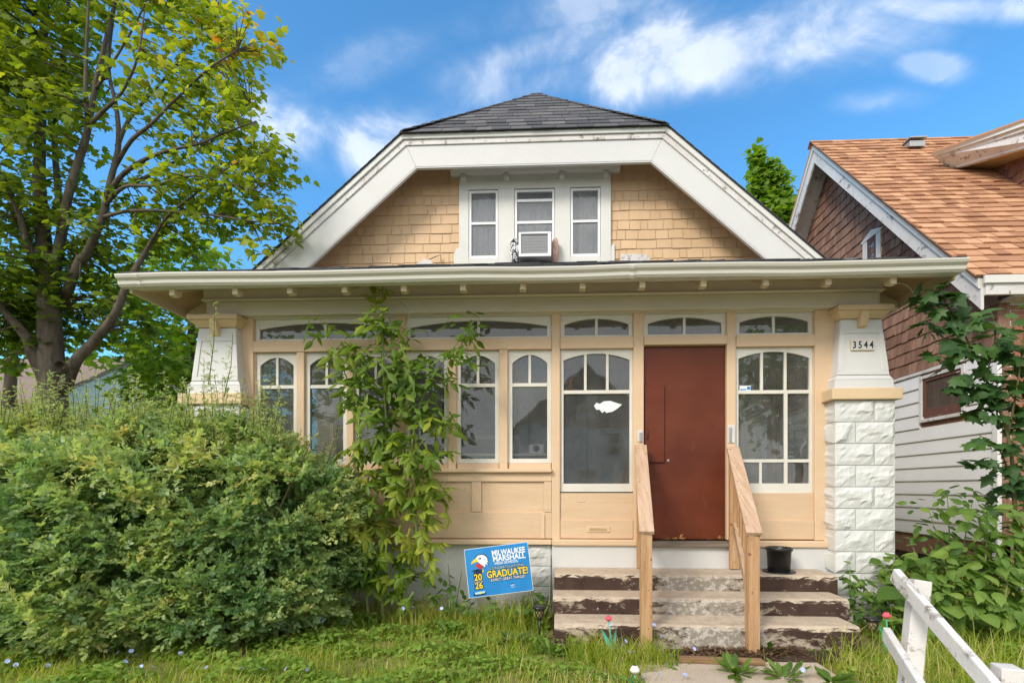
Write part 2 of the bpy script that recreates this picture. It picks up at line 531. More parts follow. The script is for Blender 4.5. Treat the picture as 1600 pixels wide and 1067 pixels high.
def doormat():
    m = MT('brown_steel_door')
    a = m.noise(1.6, 4, 0.55)
    c = m.mix(m.ramp(a, 0.35, 0.7), (0.15, 0.038, 0.018), (0.10, 0.024, 0.012))
    sc = m.noise(9, 7, 0.75, (1, 1, 0.6), off=(2, 2, 2))
    c = m.mix(m.mul(m.ramp(sc, 0.62, 0.7), 0.35), c, (0.25, 0.09, 0.05))
    z = m.sep()[2]
    ch = m.noise(20, 6, 0.7, (0.8, 1, 1.0), off=(7, 7, 1))
    f = m.ramp(m.mul(ch, m.ramp(z, 0.82, 0.98, 0.12, -0.12), 'ADD'), 0.65, 0.68)
    c = m.mix(f, c, (0.50, 0.27, 0.10))
    d = m.noise(2.4, 3, 0.5, off=(4, 4, 4))
    return m.out(c, m.ramp(a, 0.3, 0.7, 0.34, 0.5), m.bump(d, 0.35, 0.03), 0.22)
M['door'] = doormat()
def stepmat():
    m = MT('peeling_brown_concrete')
    sx = m.sep()
    nz = m.n.new('ShaderNodeSeparateXYZ')
    m.l.new(m.geo.outputs['True Normal'], nz.inputs[0])
    up = m.ramp(nz.outputs[2], 0.3, 0.8)
    a = m.mul(m.mul(m.noise(2.6, 10, 0.7, (1, 1, 1.6), dist=0.6), 0.62), m.mul(m.noise(13, 8, 0.75, (0.7, 1, 1.6), dist=0.8, off=(2, 5, 1)), 0.38), 'ADD')
    worn = m.mul(m.ramp(sx[0], 0.75, 1.1), m.ramp(sx[0], 1.95, 1.6))        # foot traffic between the rails
    a2 = m.mul(a, m.mul(m.mul(up, 0.20), m.mul(worn, 0.13), 'ADD'), 'ADD')
    bare = m.ramp(a2, 0.54, 0.60)
    conc_n = m.noise(9, 8, 0.7)
    conc = m.mix(m.ramp(conc_n, 0.3, 0.7), (0.60, 0.49, 0.37), (0.40, 0.325, 0.25))
    grit = m.noise(70, 3, 0.7)
    conc = m.mix(m.mul(m.ramp(grit, 0.55, 0.7), 0.4), conc, (0.16, 0.13, 0.11))
    pt = m.noise(5, 5, 0.6, off=(3, 3, 3))
    pnt = m.mix(m.ramp(pt, 0.35, 0.7), (0.052, 0.030, 0.023), (0.085, 0.052, 0.040))
    gr_ = m.mix(m.mul(worn, m.ramp(up, 0, 1, 0.85, 0.0)), conc, m.mix(m.ramp(grit, 0.4, 0.65), (0.30, 0.265, 0.22), (0.20, 0.18, 0.155)))
    c = m.mix(bare, pnt, gr_)
    fl = m.noise(17, 7, 0.75, (1, 1, 1.3), off=(8, 1, 4))
    flake = m.ramp(m.mul(fl, m.mul(worn, 0.13), 'ADD'), 0.63, 0.68)
    flake = m.mul(flake, m.ramp(up, 0, 1, 1.0, 0.35))
    c = m.mix(m.mul(flake, 0.8), c, (0.58, 0.54, 0.48))
    return m.out(c, 0.85, m.bump(m.mul(grit, m.mul(bare, -0.7), 'ADD'), 0.5, 0.012), 0.2)
M['step'] = stepmat()
def concmat(name, c1, c2, c3):
    m = MT(name)
    a = m.noise(2.5, 8, 0.65); b = m.noise(55, 4, 0.7); k = m.noise(200, 2, 0.6)
    c = m.mix(m.ramp(a, 0.32, 0.7), c1, c2)
    c = m.mix(m.mul(m.ramp(b, 0.52, 0.68), 0.6), c, c3)
    c = m.mix(m.mul(m.ramp(k, 0.6, 0.7), 0.5), c, tuple(q * 0.5 for q in c3))
    return m.out(c, 0.9, m.bump(m.mul(b, k, 'ADD'), 0.6, 0.008), 0.2)
M['path'] = concmat('worn_concrete', (0.58, 0.48, 0.38), (0.45, 0.37, 0.29), (0.28, 0.22, 0.17))
M['ground'] = concmat('soil_and_thatch', (0.20, 0.20, 0.06), (0.27, 0.23, 0.10), (0.12, 0.13, 0.04))
M['soil'] = concmat('bare_soil', (0.075, 0.05, 0.032), (0.045, 0.03, 0.02), (0.12, 0.085, 0.055))
M['found'] = paint('white_foundation_paint', (0.60, 0.60, 0.59), (0.48, 0.47, 0.45), peel=(0.4, 0.39, 0.37), peel_amt=0.72, dirt=0.4)
M['inside'] = paint('porch_inside_siding', (0.60, 0.57, 0.48), (0.48, 0.45, 0.37), dirt=0.4)
M['inside_trim'] = paint('porch_inside_trim', (0.62, 0.60, 0.54), dirt=0.4)
M['inside_floor'] = paint('porch_floor_paint', (0.22, 0.19, 0.16), dirt=0.5)
M['cream_t'] = paint('peach_paint', (0.71, 0.53, 0.33), (0.56, 0.41, 0.25), peel=(0.4, 0.3, 0.2), peel_amt=0.73, dirt=0.35)

# ================================================================== the setting
g = MB()
g.add([(-140, -60, 0), (140, -60, 0), (140, 220, 0), (-140, 220, 0)], [(0, 1, 2, 3)])
tag(g.build('ground', M['ground']), kind='structure')
pth = MB()
pth.prism_z([(0.62, -1.28), (2.02, -1.28), (2.0, -2.6), (0.66, -2.6)], -0.02, 0.018)
pth.prism_z([(0.66, -2.608), (2.0, -2.608), (2.0, -4.6), (0.66, -4.6)], -0.02, 0.014)
tag(pth.build('path', M['path'], bevel=0.006), kind='structure')

sw_ = MB(); sw_.prism_z([(-60, -4.62), (60, -4.62), (60, -6.3), (-60, -6.3)], -0.02, 0.012)
tag(sw_.build('sidewalk', M['path']), kind='structure')
kb = MB(); kb.prism_z([(-60, -7.6), (60, -7.6), (60, -7.75), (-60, -7.75)], -0.2, 0.012)
tag(kb.build('kerb', M['path']), kind='structure')
M['asphalt'] = concmat('asphalt', (0.11, 0.11, 0.108), (0.085, 0.085, 0.083), (0.14, 0.138, 0.13))
rd = MB(); rd.add([(-120, -7.75, 0.004), (120, -7.75, 0.004), (120, -17, 0.004), (-120, -17, 0.004)], [(0, 1, 2, 3)])
tag(rd.build('road', M['asphalt']), kind='structure')

# ================================================================== polygon clip + shingle fields
def clip_rect(rect, poly):
    """Clip polygon RECT by convex POLY (both lists of (u, v); POLY counter-clockwise)."""
    out = rect
    n = len(poly)
    for i in range(n):
        (ax, ay), (bx_, by_) = poly[i], poly[(i + 1) % n]
        inp, out = out, []
        if not inp: return []
        def side(p): return (bx_ - ax) * (p[1] - ay) - (by_ - ay) * (p[0] - ax)
        for j in range(len(inp)):
            p, q = inp[j], inp[(j + 1) % len(inp)]
            sp, sq = side(p), side(q)
            if sp >= 0: out.append(p)
            if (sp >= 0) != (sq >= 0):
                t = sp / (sp - sq)
                out.append((p[0] + (q[0] - p[0]) * t, p[1] + (q[1] - p[1]) * t))
    return out
def area(p):
    return 0.5 * sum(p[i][0] * p[(i + 1) % len(p)][1] - p[(i + 1) % len(p)][0] * p[i][1] for i in range(len(p)))
def shingle_field(parent, name, stuff_name, mat, O, U, V, poly, expo, widths, thick, lap=1.25, gap=0.006, jit=0.006, maxn=300, lift=0.0, seed=1, view=None):
    """Lay overlapping shingles in courses over convex POLY (u, v) in the plane O + uU + vV; every shingle is a piece of its own, the
    farthest ones past maxn are joined."""
    rnd = random.Random(seed)
    O, U, V = Vector(O), Vector(U).normalized(), Vector(V).normalized()
    N = U.cross(V).normalized()
    if area(poly) < 0: poly = poly[::-1]
    us = [p[0] for p in poly]; vs = [p[1] for p in poly]
    items = []
    v = min(vs)
    while v < max(vs):
        u = min(us) - rnd.random() * widths[1]
        while u < max(us):
            w = rnd.uniform(*widths)
            dv = rnd.uniform(-jit, jit)
            r = clip_rect([(u + gap / 2, v + dv), (u + w - gap / 2, v + dv), (u + w - gap / 2, v + expo * lap), (u + gap / 2, v + expo * lap)], poly)
            if len(r) >= 3 and area(r) > 0.0012:
                items.append((r, v, rnd.random(), rnd.uniform(0.8, 1.25), lift * rnd.random() ** 3))
            u += w
        v += expo
    cam_p = Vector((0, -5, EYE))
    def key(it):
        c = O + U * it[0][0][0] + V * it[0][0][1]
        return (c - cam_p).length
    items.sort(key=key)
    rest = MB()
    for i, (r, v0, t, th, lf) in enumerate(items):
        mb = MB() if i < maxn else rest
        mb.t = t
        top, bot = [], []
        for (pu, pv) in r:
            k = 1 - (pv - v0) / (expo * lap)
            k = max(0.0, min(1.0, k))
            h = thick * th * (0.25 + 0.95 * k) + lf * k
            p = O + U * pu + V * pv
            top.append(p + N * h); bot.append(p + N * max(0.0, h - thick * th))
        mb.loft(bot, top)
        if i < maxn:
            mb.build(name, mat, parent, tint=True)
    if len(items) > maxn:
        rest.build(stuff_name, mat, parent, tint=True, kind='stuff')
    return len(items)

# ================================================================== the bungalow
house = thing('bungalow', 'tan one-and-a-half-storey bungalow with glazed front porch and clipped white gable', 'house', (0, 0, 0))

XL, XR = W(365, 600, 0).x, W(1303, 600, 0).x          # porch wall ends
ZS0, ZS1 = 0.765, 3.19
# ---- body behind
mb = MB()
mb.box(XL - 0.3, XL - 0.15, 2.5, 10.5, 0, 4.5); mb.box(XR + 0.15, XR + 0.3, 2.5, 10.5, 0, 4.5); mb.box(XL - 0.3, XR + 0.3, 10.5, 10.65, 0, 4.5)
mb.build('body_wall', M['tan_board'], house)
# ---- porch inside
bx('porch_floor', M['inside_floor'], house, XL, XR, 0.10, 2.4, 0.60, 0.75, 0)
bx('porch_ceiling', M['inside_trim'], house, XL, XR, 0.13, 2.4, 3.2, 3.26, 0)
iw = bx('inner_wall', M['inside'], house, XL - 0.3, XR + 0.3, 2.42, 2.55, 0.0, 4.6, 0)
for k in range(22):
    z = 0.76 + k * 0.11
    MB().prism_x([(2.42, z), (2.385, z), (2.40, z + 0.108), (2.42, z + 0.108)], XL + 0.05, XR - 0.05).build('siding_board', M['inside'], iw)
for (a, b) in ((-1.9, -1.75), (-0.55, -0.40), (0.52, 0.64), (2.05, 2.2)):
    bx('casing', M['inside_trim'], iw, a, b, 2.34, 2.38, 0.76, 2.95)
bx('casing', M['inside_trim'], iw, -1.75, -0.55, 2.34, 2.38, 2.8, 2.95)
bx('inner_door', M['inside_trim'], house, -0.38, 0.50, 2.33, 2.37, 0.76, 2.78)
inw = bx('inner_window', M['dark'], house, -1.75, -0.55, 2.35, 2.372, 1.5, 2.8, 0)
bx('muntin', M['inside_trim'], inw, -1.75, -0.55, 2.33, 2.348, 2.12, 2.17)
# side walls of the porch, each with a pair of windows
for sgn, X in ((-1, XL), (1, XR)):
    sw = MB()
    x0, x1 = (X, X + 0.1) if sgn < 0 else (X - 0.1, X)
    sw.box(x0, x1, 0.125, 2.42, 0.0, 1.55); sw.box(x0, x1, 0.125, 2.42, 2.85, 3.4)
    for y in (0.125, 1.15, 2.2):
        sw.box(x0, x1, y, y + (0.22 if y > 2 else 0.16), 1.55, 2.85)
    swo = sw.build('side_wall', M['cream'], house)
    for y in (0.285, 1.31):
        MB().box((x0 + x1) / 2 - 0.01, (x0 + x1) / 2, y, y + 0.88, 1.55, 2.85).build('pane', M['glass'], swo)
        bx('muntin', M['sash'], swo, x0 + 0.02, x1 - 0.02, y, y + 0.88, 2.38, 2.43)

# ---- front wall of the porch: posts, rails, panels
ZT = wz(533)          # underside of the transoms
Z_DT = wz(540)
def post(p0, p1, z0, z1, mat='tan', y0=0.0):
    o = MB().box(wx(p0), wx(p1), y0, 0.12, z0, z1).build('post', M[mat], house, 0.006)
    return o
EDGE = [(862, 875), (990, 1006), (1136, 1150)]
for p0, p1 in EDGE:
    post(p0, p1, ZS0 + 0.05, ZS1)
corner = MB().box(wx(352), wx(396), -0.005, 0.12, ZS0 + 0.05, ZS1).build('corner_board', M['tan'], house, 0.006)
corner = MB().box(wx(1273), wx(1304), -0.005, 0.12, ZS0 + 0.05, ZS1).build('corner_board', M['tan'], house, 0.006)
ZC0 = wz(732, 800)    # casement sill top
MUL = [(463, 475), (541, 552), (618, 632), (700, 712), (780, 793)]
for i, (p0, p1) in enumerate(MUL):
    post(p0, p1, ZC0, Z_DT - 0.02)
post(617, 633, ZT + 0.05, ZS1)
bx('transom_rail', M['tan'], house, wx(396) + .002, wx(862) - .002, -0.012, 0.11, Z_DT - 0.03, ZT + 0.045, 0.006)
bx('transom_rail', M['tan'], house, wx(875) + .002, wx(990) - .002, -0.012, 0.11, Z_DT - 0.03, ZT + 0.045, 0.006)
bx('transom_rail', M['tan'], house, wx(1006) + .002, wx(1136) - .002, -0.012, 0.11, Z_DT, ZT + 0.045, 0.006)
bx('transom_rail', M['tan'], house, wx(1150) + .002, wx(1273) - .002, -0.012, 0.11, Z_DT - 0.03, ZT + 0.045, 0.006)
bx('head_board', M['frieze'], house, wx(396), wx(1273), 0.004, 0.11, ZS1 - 0.008, ZS1 + 0.06, 0.004)
# sill and panelled wall under the six casements
bx('window_sill', M['tan'], house, wx(396), wx(862), -0.05, 0.10, wz(738, 800), ZC0, 0.008)
bx('sill_apron', M['tan'], house, wx(396), wx(862), -0.004, 0.10, wz(752, 800), wz(738, 800) - 0.002, 0.005)
bx('base_panel', M['tan_board'], house, wx(396), wx(862), 0.022, 0.11, ZS0 + 0.05, wz(752, 800) - 0.002, 0)
zt_, zb_ = wz(755, 800), wz(800, 800)
stiles = [(396, 420), (515, 530), (635, 648), (737, 752), (850, 862)]
for a, b in stiles:
    bx('panel_stile', M['tan_board'], house, wx(a), wx(b) - .002, -0.002, 0.021, zb_ + 0.002, wz(752, 800) - .004, 0.004)
bx('panel_rail', M['tan_board'], house, wx(396), wx(862), 0.000, 0.021, ZS0 + 0.06, zb_ - 0.001, 0.004)
bx('cover_strip', M['tan'], house, wx(845), wx(851), -0.012, -0.003, ZS0 + 0.06, zb_ - 0.02, 0.003)
# water table and base trim
bx('water_table', M['tan'], house, wx(396) - 0.2, wx(862), -0.045, 0.11, ZS0 - 0.005, ZS0 + 0.048, 0.010)
bx('water_table', M['tan'], house, wx(862) + .003, wx(1004), -0.05, 0.11, ZS0 - 0.012, ZS0 + 0.052, 0.012)
bx('water_table', M['tan'], house, wx(1148), wx(1304), -0.05, 0.11, ZS0 - 0.022, ZS0 + 0.046, 0.012)
bx('threshold', M['board_grey'], house, wx(1004) + .004, wx(1148) - .004, -0.075, 0.2, ZS0 - 0.02, ZS0 + 0.035, 0.008)
# panels under the two large windows
for (a, b, slot) in ((875, 990, True), (1150, 1273, False)):
    bx('base_panel', M['tan_board'], house, wx(a) + .002, wx(b) - .002, 0.018, 0.11, ZS0 + 0.055, wz(770), 0)
    bx('panel_rail', M['tan_board'], house, wx(a) + .004, wx(b) - .004, 0.002, 0.017, ZS0 + 0.06, wz(812), 0.004)
    if slot:
        ms = bx('mail_slot', M['tan'], house, wx(917), wx(953), -0.006, 0.001, wz(831), wz(822), 0.004)
        bx('flap', M['sheath'], ms, wx(921), wx(948), -0.010, -0.0065, wz(828.5), wz(824.5), 0.002)
# foundation
fnd = MB(); fnd.box(XL - 0.05, wx(862), 0.04, 0.3, -0.1, ZS0 - 0.007)
fo = fnd.build('foundation', M['found'], house, 0.004)
bx('riser_board', M['white'], house, wx(862) + 0.003, wx(1004), -0.02, 0.3, -0.1, ZS0 - 0.014, 0.004)
bx('riser_board', M['white'], house, wx(1004) + 0.003, wx(1303), -0.024, 0.3, -0.1, ZS0 - 0.024, 0.004)

# ---- windows
def arch_rail(mb, x0, x1, zt, zs, rise, y0, y1, n=14):
    """Head rail: straight on top, its underside a flat arch that springs at zs and rises by RISE."""
    c, hw = (x0 + x1) / 2, (x1 - x0) / 2
    prev = None
    for i in range(n + 1):
        x = x0 + (x1 - x0) * i / n
        z = zs + rise * (1 - ((x - c) / hw) ** 2)
        if prev:
            mb.prism_y([(prev[0], prev[1]), (x, z), (x, zt), (prev[0], zt)], y0, y1)
        prev = (x, z)
def make_window(p0, p1, zt, zb, side, bot, zs, rise, zbar=None, uppers=2, lowers=None, label=None, y0=0.032, double_edge=True):
    x0, x1 = wx(p0), wx(p1)
    k = 1 / 148.0
    s = side * k
    a, b = x0 + s, x1 - s
    mb = MB()
    y1 = y0 + 0.042
    mb.box(x0, a, y0, y1, zb, zt); mb.box(b, x1, y0, y1, zb, zt)
    mb.box(a, b, y0 + .001, y1, zb, zb + bot)
    c, hw = (a + b) / 2, (b - a) / 2
    arch = MB(); arch_rail(arch, a, b, zt, zs, rise, y0 + .001, y1)
    bm_v = mb
    bm_v.add(arch.V, arch.Fc)
    w = mb.build('window', M['sash'], house)
    if label: w['label'] = label
    zu0 = zb + bot if zbar is None else zbar + 0.018
    ztop = zs + rise + 0.01
    m = 0.013
    nu = uppers
    xs = [a + (b - a) * i / nu for i in range(nu + 1)]
    for i in range(nu):
        pa, pb = xs[i] + (m if i else -0.004), xs[i + 1] - (m if i < nu - 1 else -0.004)
        MB().box(pa, pb, y0 + 0.022, y0 + 0.026, zu0 - 0.006, ztop).build('pane', M['glass'], w)
        if i:
            bx('muntin', M['sash'], w, xs[i] - m - .001, xs[i] + m + .001, y0 + 0.005, y0 + 0.04, zu0, ztop - 0.012, 0.003)
    if zbar is not None:
        bx('muntin', M['sash'], w, a, b, y0 + 0.004, y0 + 0.041, zbar - 0.02, zbar + 0.018, 0.003)
        if lowers:
            for (q0, q1, r0, r1) in lowers['panes']:
                MB().box(wx(q0), wx(q1), y0 + 0.022, y0 + 0.026, wz(r1, (q0 + q1) / 2), wz(r0, (q0 + q1) / 2)).build('pane', M['glass'], w)
            for (q0, q1, r0, r1) in lowers['bars']:
                bx('muntin', M['sash'], w, wx(q0), wx(q1), y0 + 0.005, y0 + 0.04, wz(r1, (q0 + q1) / 2), wz(r0, (q0 + q1) / 2), 0.003)
        else:
            MB().box(a - .004, b + .004, y0 + 0.022, y0 + 0.026, zb + bot - 0.006, zbar - 0.018).build('pane', M['glass'], w)
    # stops: a thin tan fillet round the opening
    bx('stop', M['tan'], w, x0 - 0.03, x0 - .001, 0.018, 0.1, zb, zt, 0.003)
    bx('stop', M['tan'], w, x1 + .001, x1 + 0.03, 0.018, 0.1, zb, zt, 0.003)
    return w
TZ0, TZ1 = ZT + 0.047, ZS1 - 0.010
for (p0, p1) in ((397, 616), (634, 861), (876, 989), (1007, 1135), (1151, 1272)):
    big = p1 - p0 > 180
    make_window(p0, p1, TZ1, TZ0, 6, 0.026, TZ1 - (0.105 if big else 0.095), 0.066 if big else 0.060, None, 2)
ZCT, ZCB = Z_DT - 0.033, ZC0 + 0.002
for i, (p0, p1) in enumerate(((398, 462), (476, 540), (553, 617), (633, 699), (713, 779), (794, 861))):
    make_window(p0, p1, ZCT, ZCB + 0.06, 6, 0.045, ZCT - 0.135, 0.088, wz(601, 700), 2)
    bx('casement_sill', M['tan'], house, wx(p0), wx(p1), 0.028, 0.1, ZCB - 0.002, ZCB + 0.058, 0.004)
make_window(876, 989, ZCT, wz(768), 4.5, 0.085, ZCT - 0.11, 0.07, wz(611), 3)
make_window(1151, 1272, ZCT, wz(770, 1200), 4.5, 0.10, ZCT - 0.11, 0.07, wz(611, 1200), 3,
            dict(panes=[(1155, 1231, 613, 721), (1231, 1268.5, 613, 721), (1155, 1268.5, 721, 758)],
                 bars=[(1228, 1233.5, 613, 757), (1155, 1229, 717, 722), (1233, 1269, 717, 722), (1189, 1193, 722, 757)]))
# lock block unpainted patches beside the door
for (a, b, c, d) in ((1137, 1148, 664, 692), (996, 1004, 672, 690)):
    pp = bx('lock_plate', M['weather'], house, wx(a), wx(b), -0.008, -0.001, wz(d, a), wz(c, a), 0.002)
bx('latch', M['metal'], house, wx(999), wx(1002.5), -0.02, -0.009, wz(690, 1000), wz(676, 1000), 0.002)
bx('latch', M['metal'], house, wx(1139), wx(1142), -0.022, -0.009, wz(690, 1140), wz(668, 1140), 0.002)

# ---- door
dx0, dx1 = wx(1006) + 0.006, wx(1136) - 0.006
door = MB().box(dx0, dx1, 0.045, 0.09, wz(843, 1070), Z_DT - 0.012).build('door', M['door'], house, 0.003)
door['label'] = 'brown steel-clad door with chipped bottom edge'
bx('security_plate', M['door'], door, dx0 + 0.012, wx(1039), 0.024, 0.0445, wz(722, 1020), wz(602, 1020), 0.004)
bx('shade_strip', M['dark'], door, wx(1039) + .0005, wx(1039) + .005, 0.040, 0.0447, wz(723, 1020), wz(602, 1020), 0)  # dark strip painted in as the shadow along the raised plate's right edge
bx('shade_strip', M['dark'], door, dx0 + 0.012, wx(1039), 0.040, 0.0447, wz(722, 1020) - .005, wz(722, 1020) - .0005, 0)  # same painted shadow line under the plate
bx('kick_plate', M['door'], door, dx0 + 0.004, dx1 - 0.004, 0.0405, 0.0447, wz(842, 1070), wz(808, 1070), 0.002)
MB().tube([W(1011, 668, 0.03), W(1011.3, 674, 0.005), W(1011.6, 683, 0.005), W(1011.6, 687, 0.03)], 0.006, 6).build('handle', M['door'], door, smooth=True)
db = MB().lathe([(0.0, -0.004), (0.013, -0.004), (0.013, 0.004), (0.0, 0.004)], (0, 0, 0), 12).build('deadbolt', M['metal'], door, smooth=False, local=True)
db.rotation_euler = (R(90), 0, 0); db.location = W(1044, 719, 0.04)

# ---- frieze, soffit, gutter, porch roof
GY = -0.58
FX0, FX1 = wx(318, -0.1), wx(1380, -0.1)
bx('frieze_board', M['frieze'], house, FX0 + 0.02, FX1 - 0.02, -0.085, 0.02, ZS1 + 0.002, 3.335, 0.006)
bx('frieze_board', M['frieze'], house, FX0, FX1, -0.105, 0.02, 3.36, 3.565, 0.006)
bx('frieze_moulding', M['frieze'], house, FX0 - 0.01, FX1 + 0.01, -0.13, 0.02, 3.337, 3.358, 0.008)
# side beams over the pillars running back
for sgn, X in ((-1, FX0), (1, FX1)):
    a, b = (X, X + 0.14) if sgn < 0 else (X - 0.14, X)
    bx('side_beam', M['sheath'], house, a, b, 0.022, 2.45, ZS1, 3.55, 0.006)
EX0, EX1 = W(200, 430, GY + .04).x, W(1497, 415, GY + .04).x
RY0, RZ0, RS = GY + 0.02, 3.418, 0.487
def prz(y): return RZ0 + RS * (y - RY0)
run = 2.42 - RY0
slopes = []
front = [(EX0, RY0, RZ0), (EX1, RY0, RZ0), (EX1 - run, 2.42, prz(2.42)), (EX0 + run, 2.42, prz(2.42))]
rightp = [(EX1, RY0, RZ0), (EX1, 2.6, RZ0), (EX1 - run, 2.6, prz(2.42)), (EX1 - run, 2.42, prz(2.42))]
leftp = [(EX0, RY0, RZ0), (EX0 + run, 2.42, prz(2.42)), (EX0 + run, 2.6, prz(2.42)), (EX0, 2.6, RZ0)]
pr = MB()
for p in (front, rightp, leftp): pr.slab(p, 0.03)
porch_roof = pr.build('porch_roof', M['roof_dark'], house, tint=True)
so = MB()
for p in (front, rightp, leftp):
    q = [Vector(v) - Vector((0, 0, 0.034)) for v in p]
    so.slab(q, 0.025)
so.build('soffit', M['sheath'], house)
L = math.hypot(1, RS)
shingle_field(porch_roof, 'roof_shingle', 'roof_shingles', M['roof_dark'], (EX0 - 0.03, RY0 - 0.03, RZ0 - 0.03 * RS + 0.002), (1, 0, 0), (0, 1 / L, RS / L),
              [(0, 0), (EX1 - EX0 + 0.06, 0), (EX1 - EX0 + 0.06 - run, run * L), (run, run * L)], 0.20, (0.28, 0.34), 0.010, lap=1.3, jit=0.012, maxn=160, lift=0.022, seed=5)
# hip caps, curled and lifted
rh = random.Random(4)
for sgn, X in ((1, EX1), (-1, EX0)):
    for k in range(13):
        t = 0.02 + k * 0.17
        c0 = Vector((X - sgn * t, RY0 + t, RZ0 + RS * t + 0.02 + rh.uniform(0, 0.02)))
        c1 = Vector((X - sgn * (t + 0.22), RY0 + t + 0.22, RZ0 + RS * (t + 0.22) + 0.014))
        d = (c1 - c0); 
        w1 = Vector((-sgn * 0.13, -0.04, -0.035)); w2 = Vector((sgn * 0.06, 0.15, -0.03))
        m2 = MB(); m2.t = rh.random()
        top = [c0 + w1, c0, c0 + w2, c1 + w2, c1, c1 + w1]
        m2.V = [tuple(p) for p in top] + [tuple(p - Vector((0, 0, 0.01))) for p in top]
        m2.Fc = [(0, 1, 4, 5), (1, 2, 3, 4), (6, 11, 10, 7), (7, 10, 9, 8), (0, 6, 7, 1), (1, 7, 8, 2), (3, 9, 10, 4), (4, 10, 11, 5), (2, 8, 9, 3), (5, 11, 6, 0)]
        m2.T = [m2.t] * len(m2.Fc)
        m2.build('hip_shingle', M['roof_dark'], porch_roof, tint=True)
# fascia + gutter
bx('fascia', M['white'], house, EX0, EX1, GY + 0.035, GY + 0.062, 3.29, 3.398, 0.004)
for X, s in ((EX0, 1), (EX1, -1)):
    bx('side_fascia', M['cream'], house, X, X + s * 0.025, GY + 0.064, 2.5, 3.26, 3.40, 0.004)
GX0, GX1 = W(182, 440, GY - 0.06).x, W(1512, 415, GY - 0.06).x
gp = [(GY + 0.033, 3.29), (GY - 0.025, 3.285), (GY - 0.045, 3.305), (GY - 0.05, 3.335), (GY - 0.075, 3.355), (GY - 0.085, 3.375), (GY - 0.085, 3.388), (GY - 0.078, 3.388), (GY - 0.07, 3.375), (GY - 0.03, 3.32), (GY + 0.02, 3.30), (GY + 0.025, 3.385), (GY + 0.033, 3.385)]
gut = MB()
NG = 16
for i in range(len(gp)):
    pass
rings = []
rg = random.Random(3)
for k in range(NG + 1):
    x = GX0 + (GX1 - GX0) * k / NG
    dz = 0.006 * math.sin(k * 1.3) + rg.uniform(-0.003, 0.003)
    rings.append([(x, y, z + dz) for y, z in gp])
vs = [v for r in rings for v in r]
n = len(gp)
fs = [(i * n + k, i * n + (k + 1) % n, (i + 1) * n + (k + 1) % n, (i + 1) * n + k) for i in range(NG) for k in range(n)]
fs += [tuple(range(n)), tuple(NG * n + k for k in range(n))]
gut.add(vs, fs)
gutter = gut.build('gutter', M['gutter'], house)
for px in (212, 985):
    x = W(px, 430, GY - 0.06).x
    MB().prism_x([(y - 0.003 if y < GY + .02 else y, z - 0.003) for y, z in gp[:7]] + [(GY + 0.02, 3.38)], x, x + 0.035).build('joint', M['gutter'], gutter)
# rafter tails
for px in (272, 370, 455, 540, 632, 724, 817, 910, 1003, 1098, 1195, 1292, 1393):
    x = W(px, 450, -0.5).x
    w = 0.027
    pts = [(-0.53, 3.30), (-0.53, 3.232), (-0.475, 3.225), (-0.44, 3.245), (-0.42, 3.30), (-0.10, 3.47), (-0.10, 3.56)]
    tl = MB().prism_x(pts, x - w, x + w).build('rafter_tail', M['cream'], house, 0.003)
for sgn, X in ((-1, EX0), (1, EX1)):          # outlookers of the side eaves
    for y in (0.15, 0.75, 1.35, 1.95):
        xs = [X - sgn * 0.04, X - sgn * 0.04, X - sgn * 0.10, X - sgn * 0.42]
        MB().prism_y([(xs[0], 3.32), (xs[1], 3.25), (xs[2], 3.24), (xs[3], 3.36), (xs[3], 3.52)], y, y + 0.055).build('rafter_tail', M['cream'], house, 0.003)
    MB().beam((X - sgn * 0.03, GY + 0.09, 3.345), (X - sgn * 0.62, GY + 0.66, 3.60), 0.045, 0.10).build('hip_rafter', M['cream'], house, 0.003)
# sagging cable under the right eave
p0, p1 = W(1400, 443, -0.4), W(1432, 464, -0.1)
MB().tube([p0 + (p1 - p0) * t + Vector((0, 0, 0.05 * math.sin(math.pi * t))) for t in [i / 8 for i in range(9)]], 0.006, 6).build('cable', M['white'], house, smooth=True)

# ---- pillars of rock-faced block
def rock_block(seed, w, h, d, left, right):
    rr = random.Random(seed)
    mb = MB()
    nx, nz = (10, 6) if w > 0.3 else (6, 6)
    planes = [(rr.uniform(.012, .042), rr.uniform(-.075, .075), rr.uniform(-.10, .10)) for _ in range(7)]
    def bulge(u, v):
        e = min(u, 1 - u) * w; f = min(v, 1 - v) * h
        k = min(1, e / 0.035) * min(1, f / 0.035)
        return k * (0.004 + max(0.0, min(p + q * (u - .5) + r * (v - .5) for p, q, r in planes)) + rr.uniform(-0.004, 0.006))
    vs, fs = [], []
    for j in range(nz + 1):
        for i in range(nx + 1):
            u, v = i / nx, j / nz
            ju = (rr.uniform(-.25, .25) / nx) if 0 < i < nx else 0
            jv = (rr.uniform(-.25, .25) / nz) if 0 < j < nz else 0
            vs.append(((u + ju) * w, -bulge(u, v), (v + jv) * h))
    for j in range(nz):
        for i in range(nx):
            a = j * (nx + 1) + i
            fs.append((a, a + 1, a + nx + 2, a + nx + 1))
    mb.add(vs, fs)
    for flag, x, sx in ((left, 0.0, -1), (right, w, 1)):
        ny = 3
        vs, fs = [], []
        for j in range(nz + 1):
            for i in range(ny + 1):
                u, v = i / ny, j / nz
                bb = bulge(u, v) if flag else 0
                vs.append((x + sx * bb, u * d, v * h))
        for j in range(nz):
            for i in range(ny):
                a = j * (ny + 1) + i
                fs.append((a, a + 1, a + ny + 2, a + ny + 1))
        mb.add(vs, fs)
    mb.add([(0, 0, h), (w, 0, h), (w, d, h), (0, d, h)], [(0, 1, 2, 3)])
    mb.add([(0, 0, 0), (w, 0, 0), (w, d, 0), (0, d, 0)], [(0, 1, 2, 3)])
    return mb
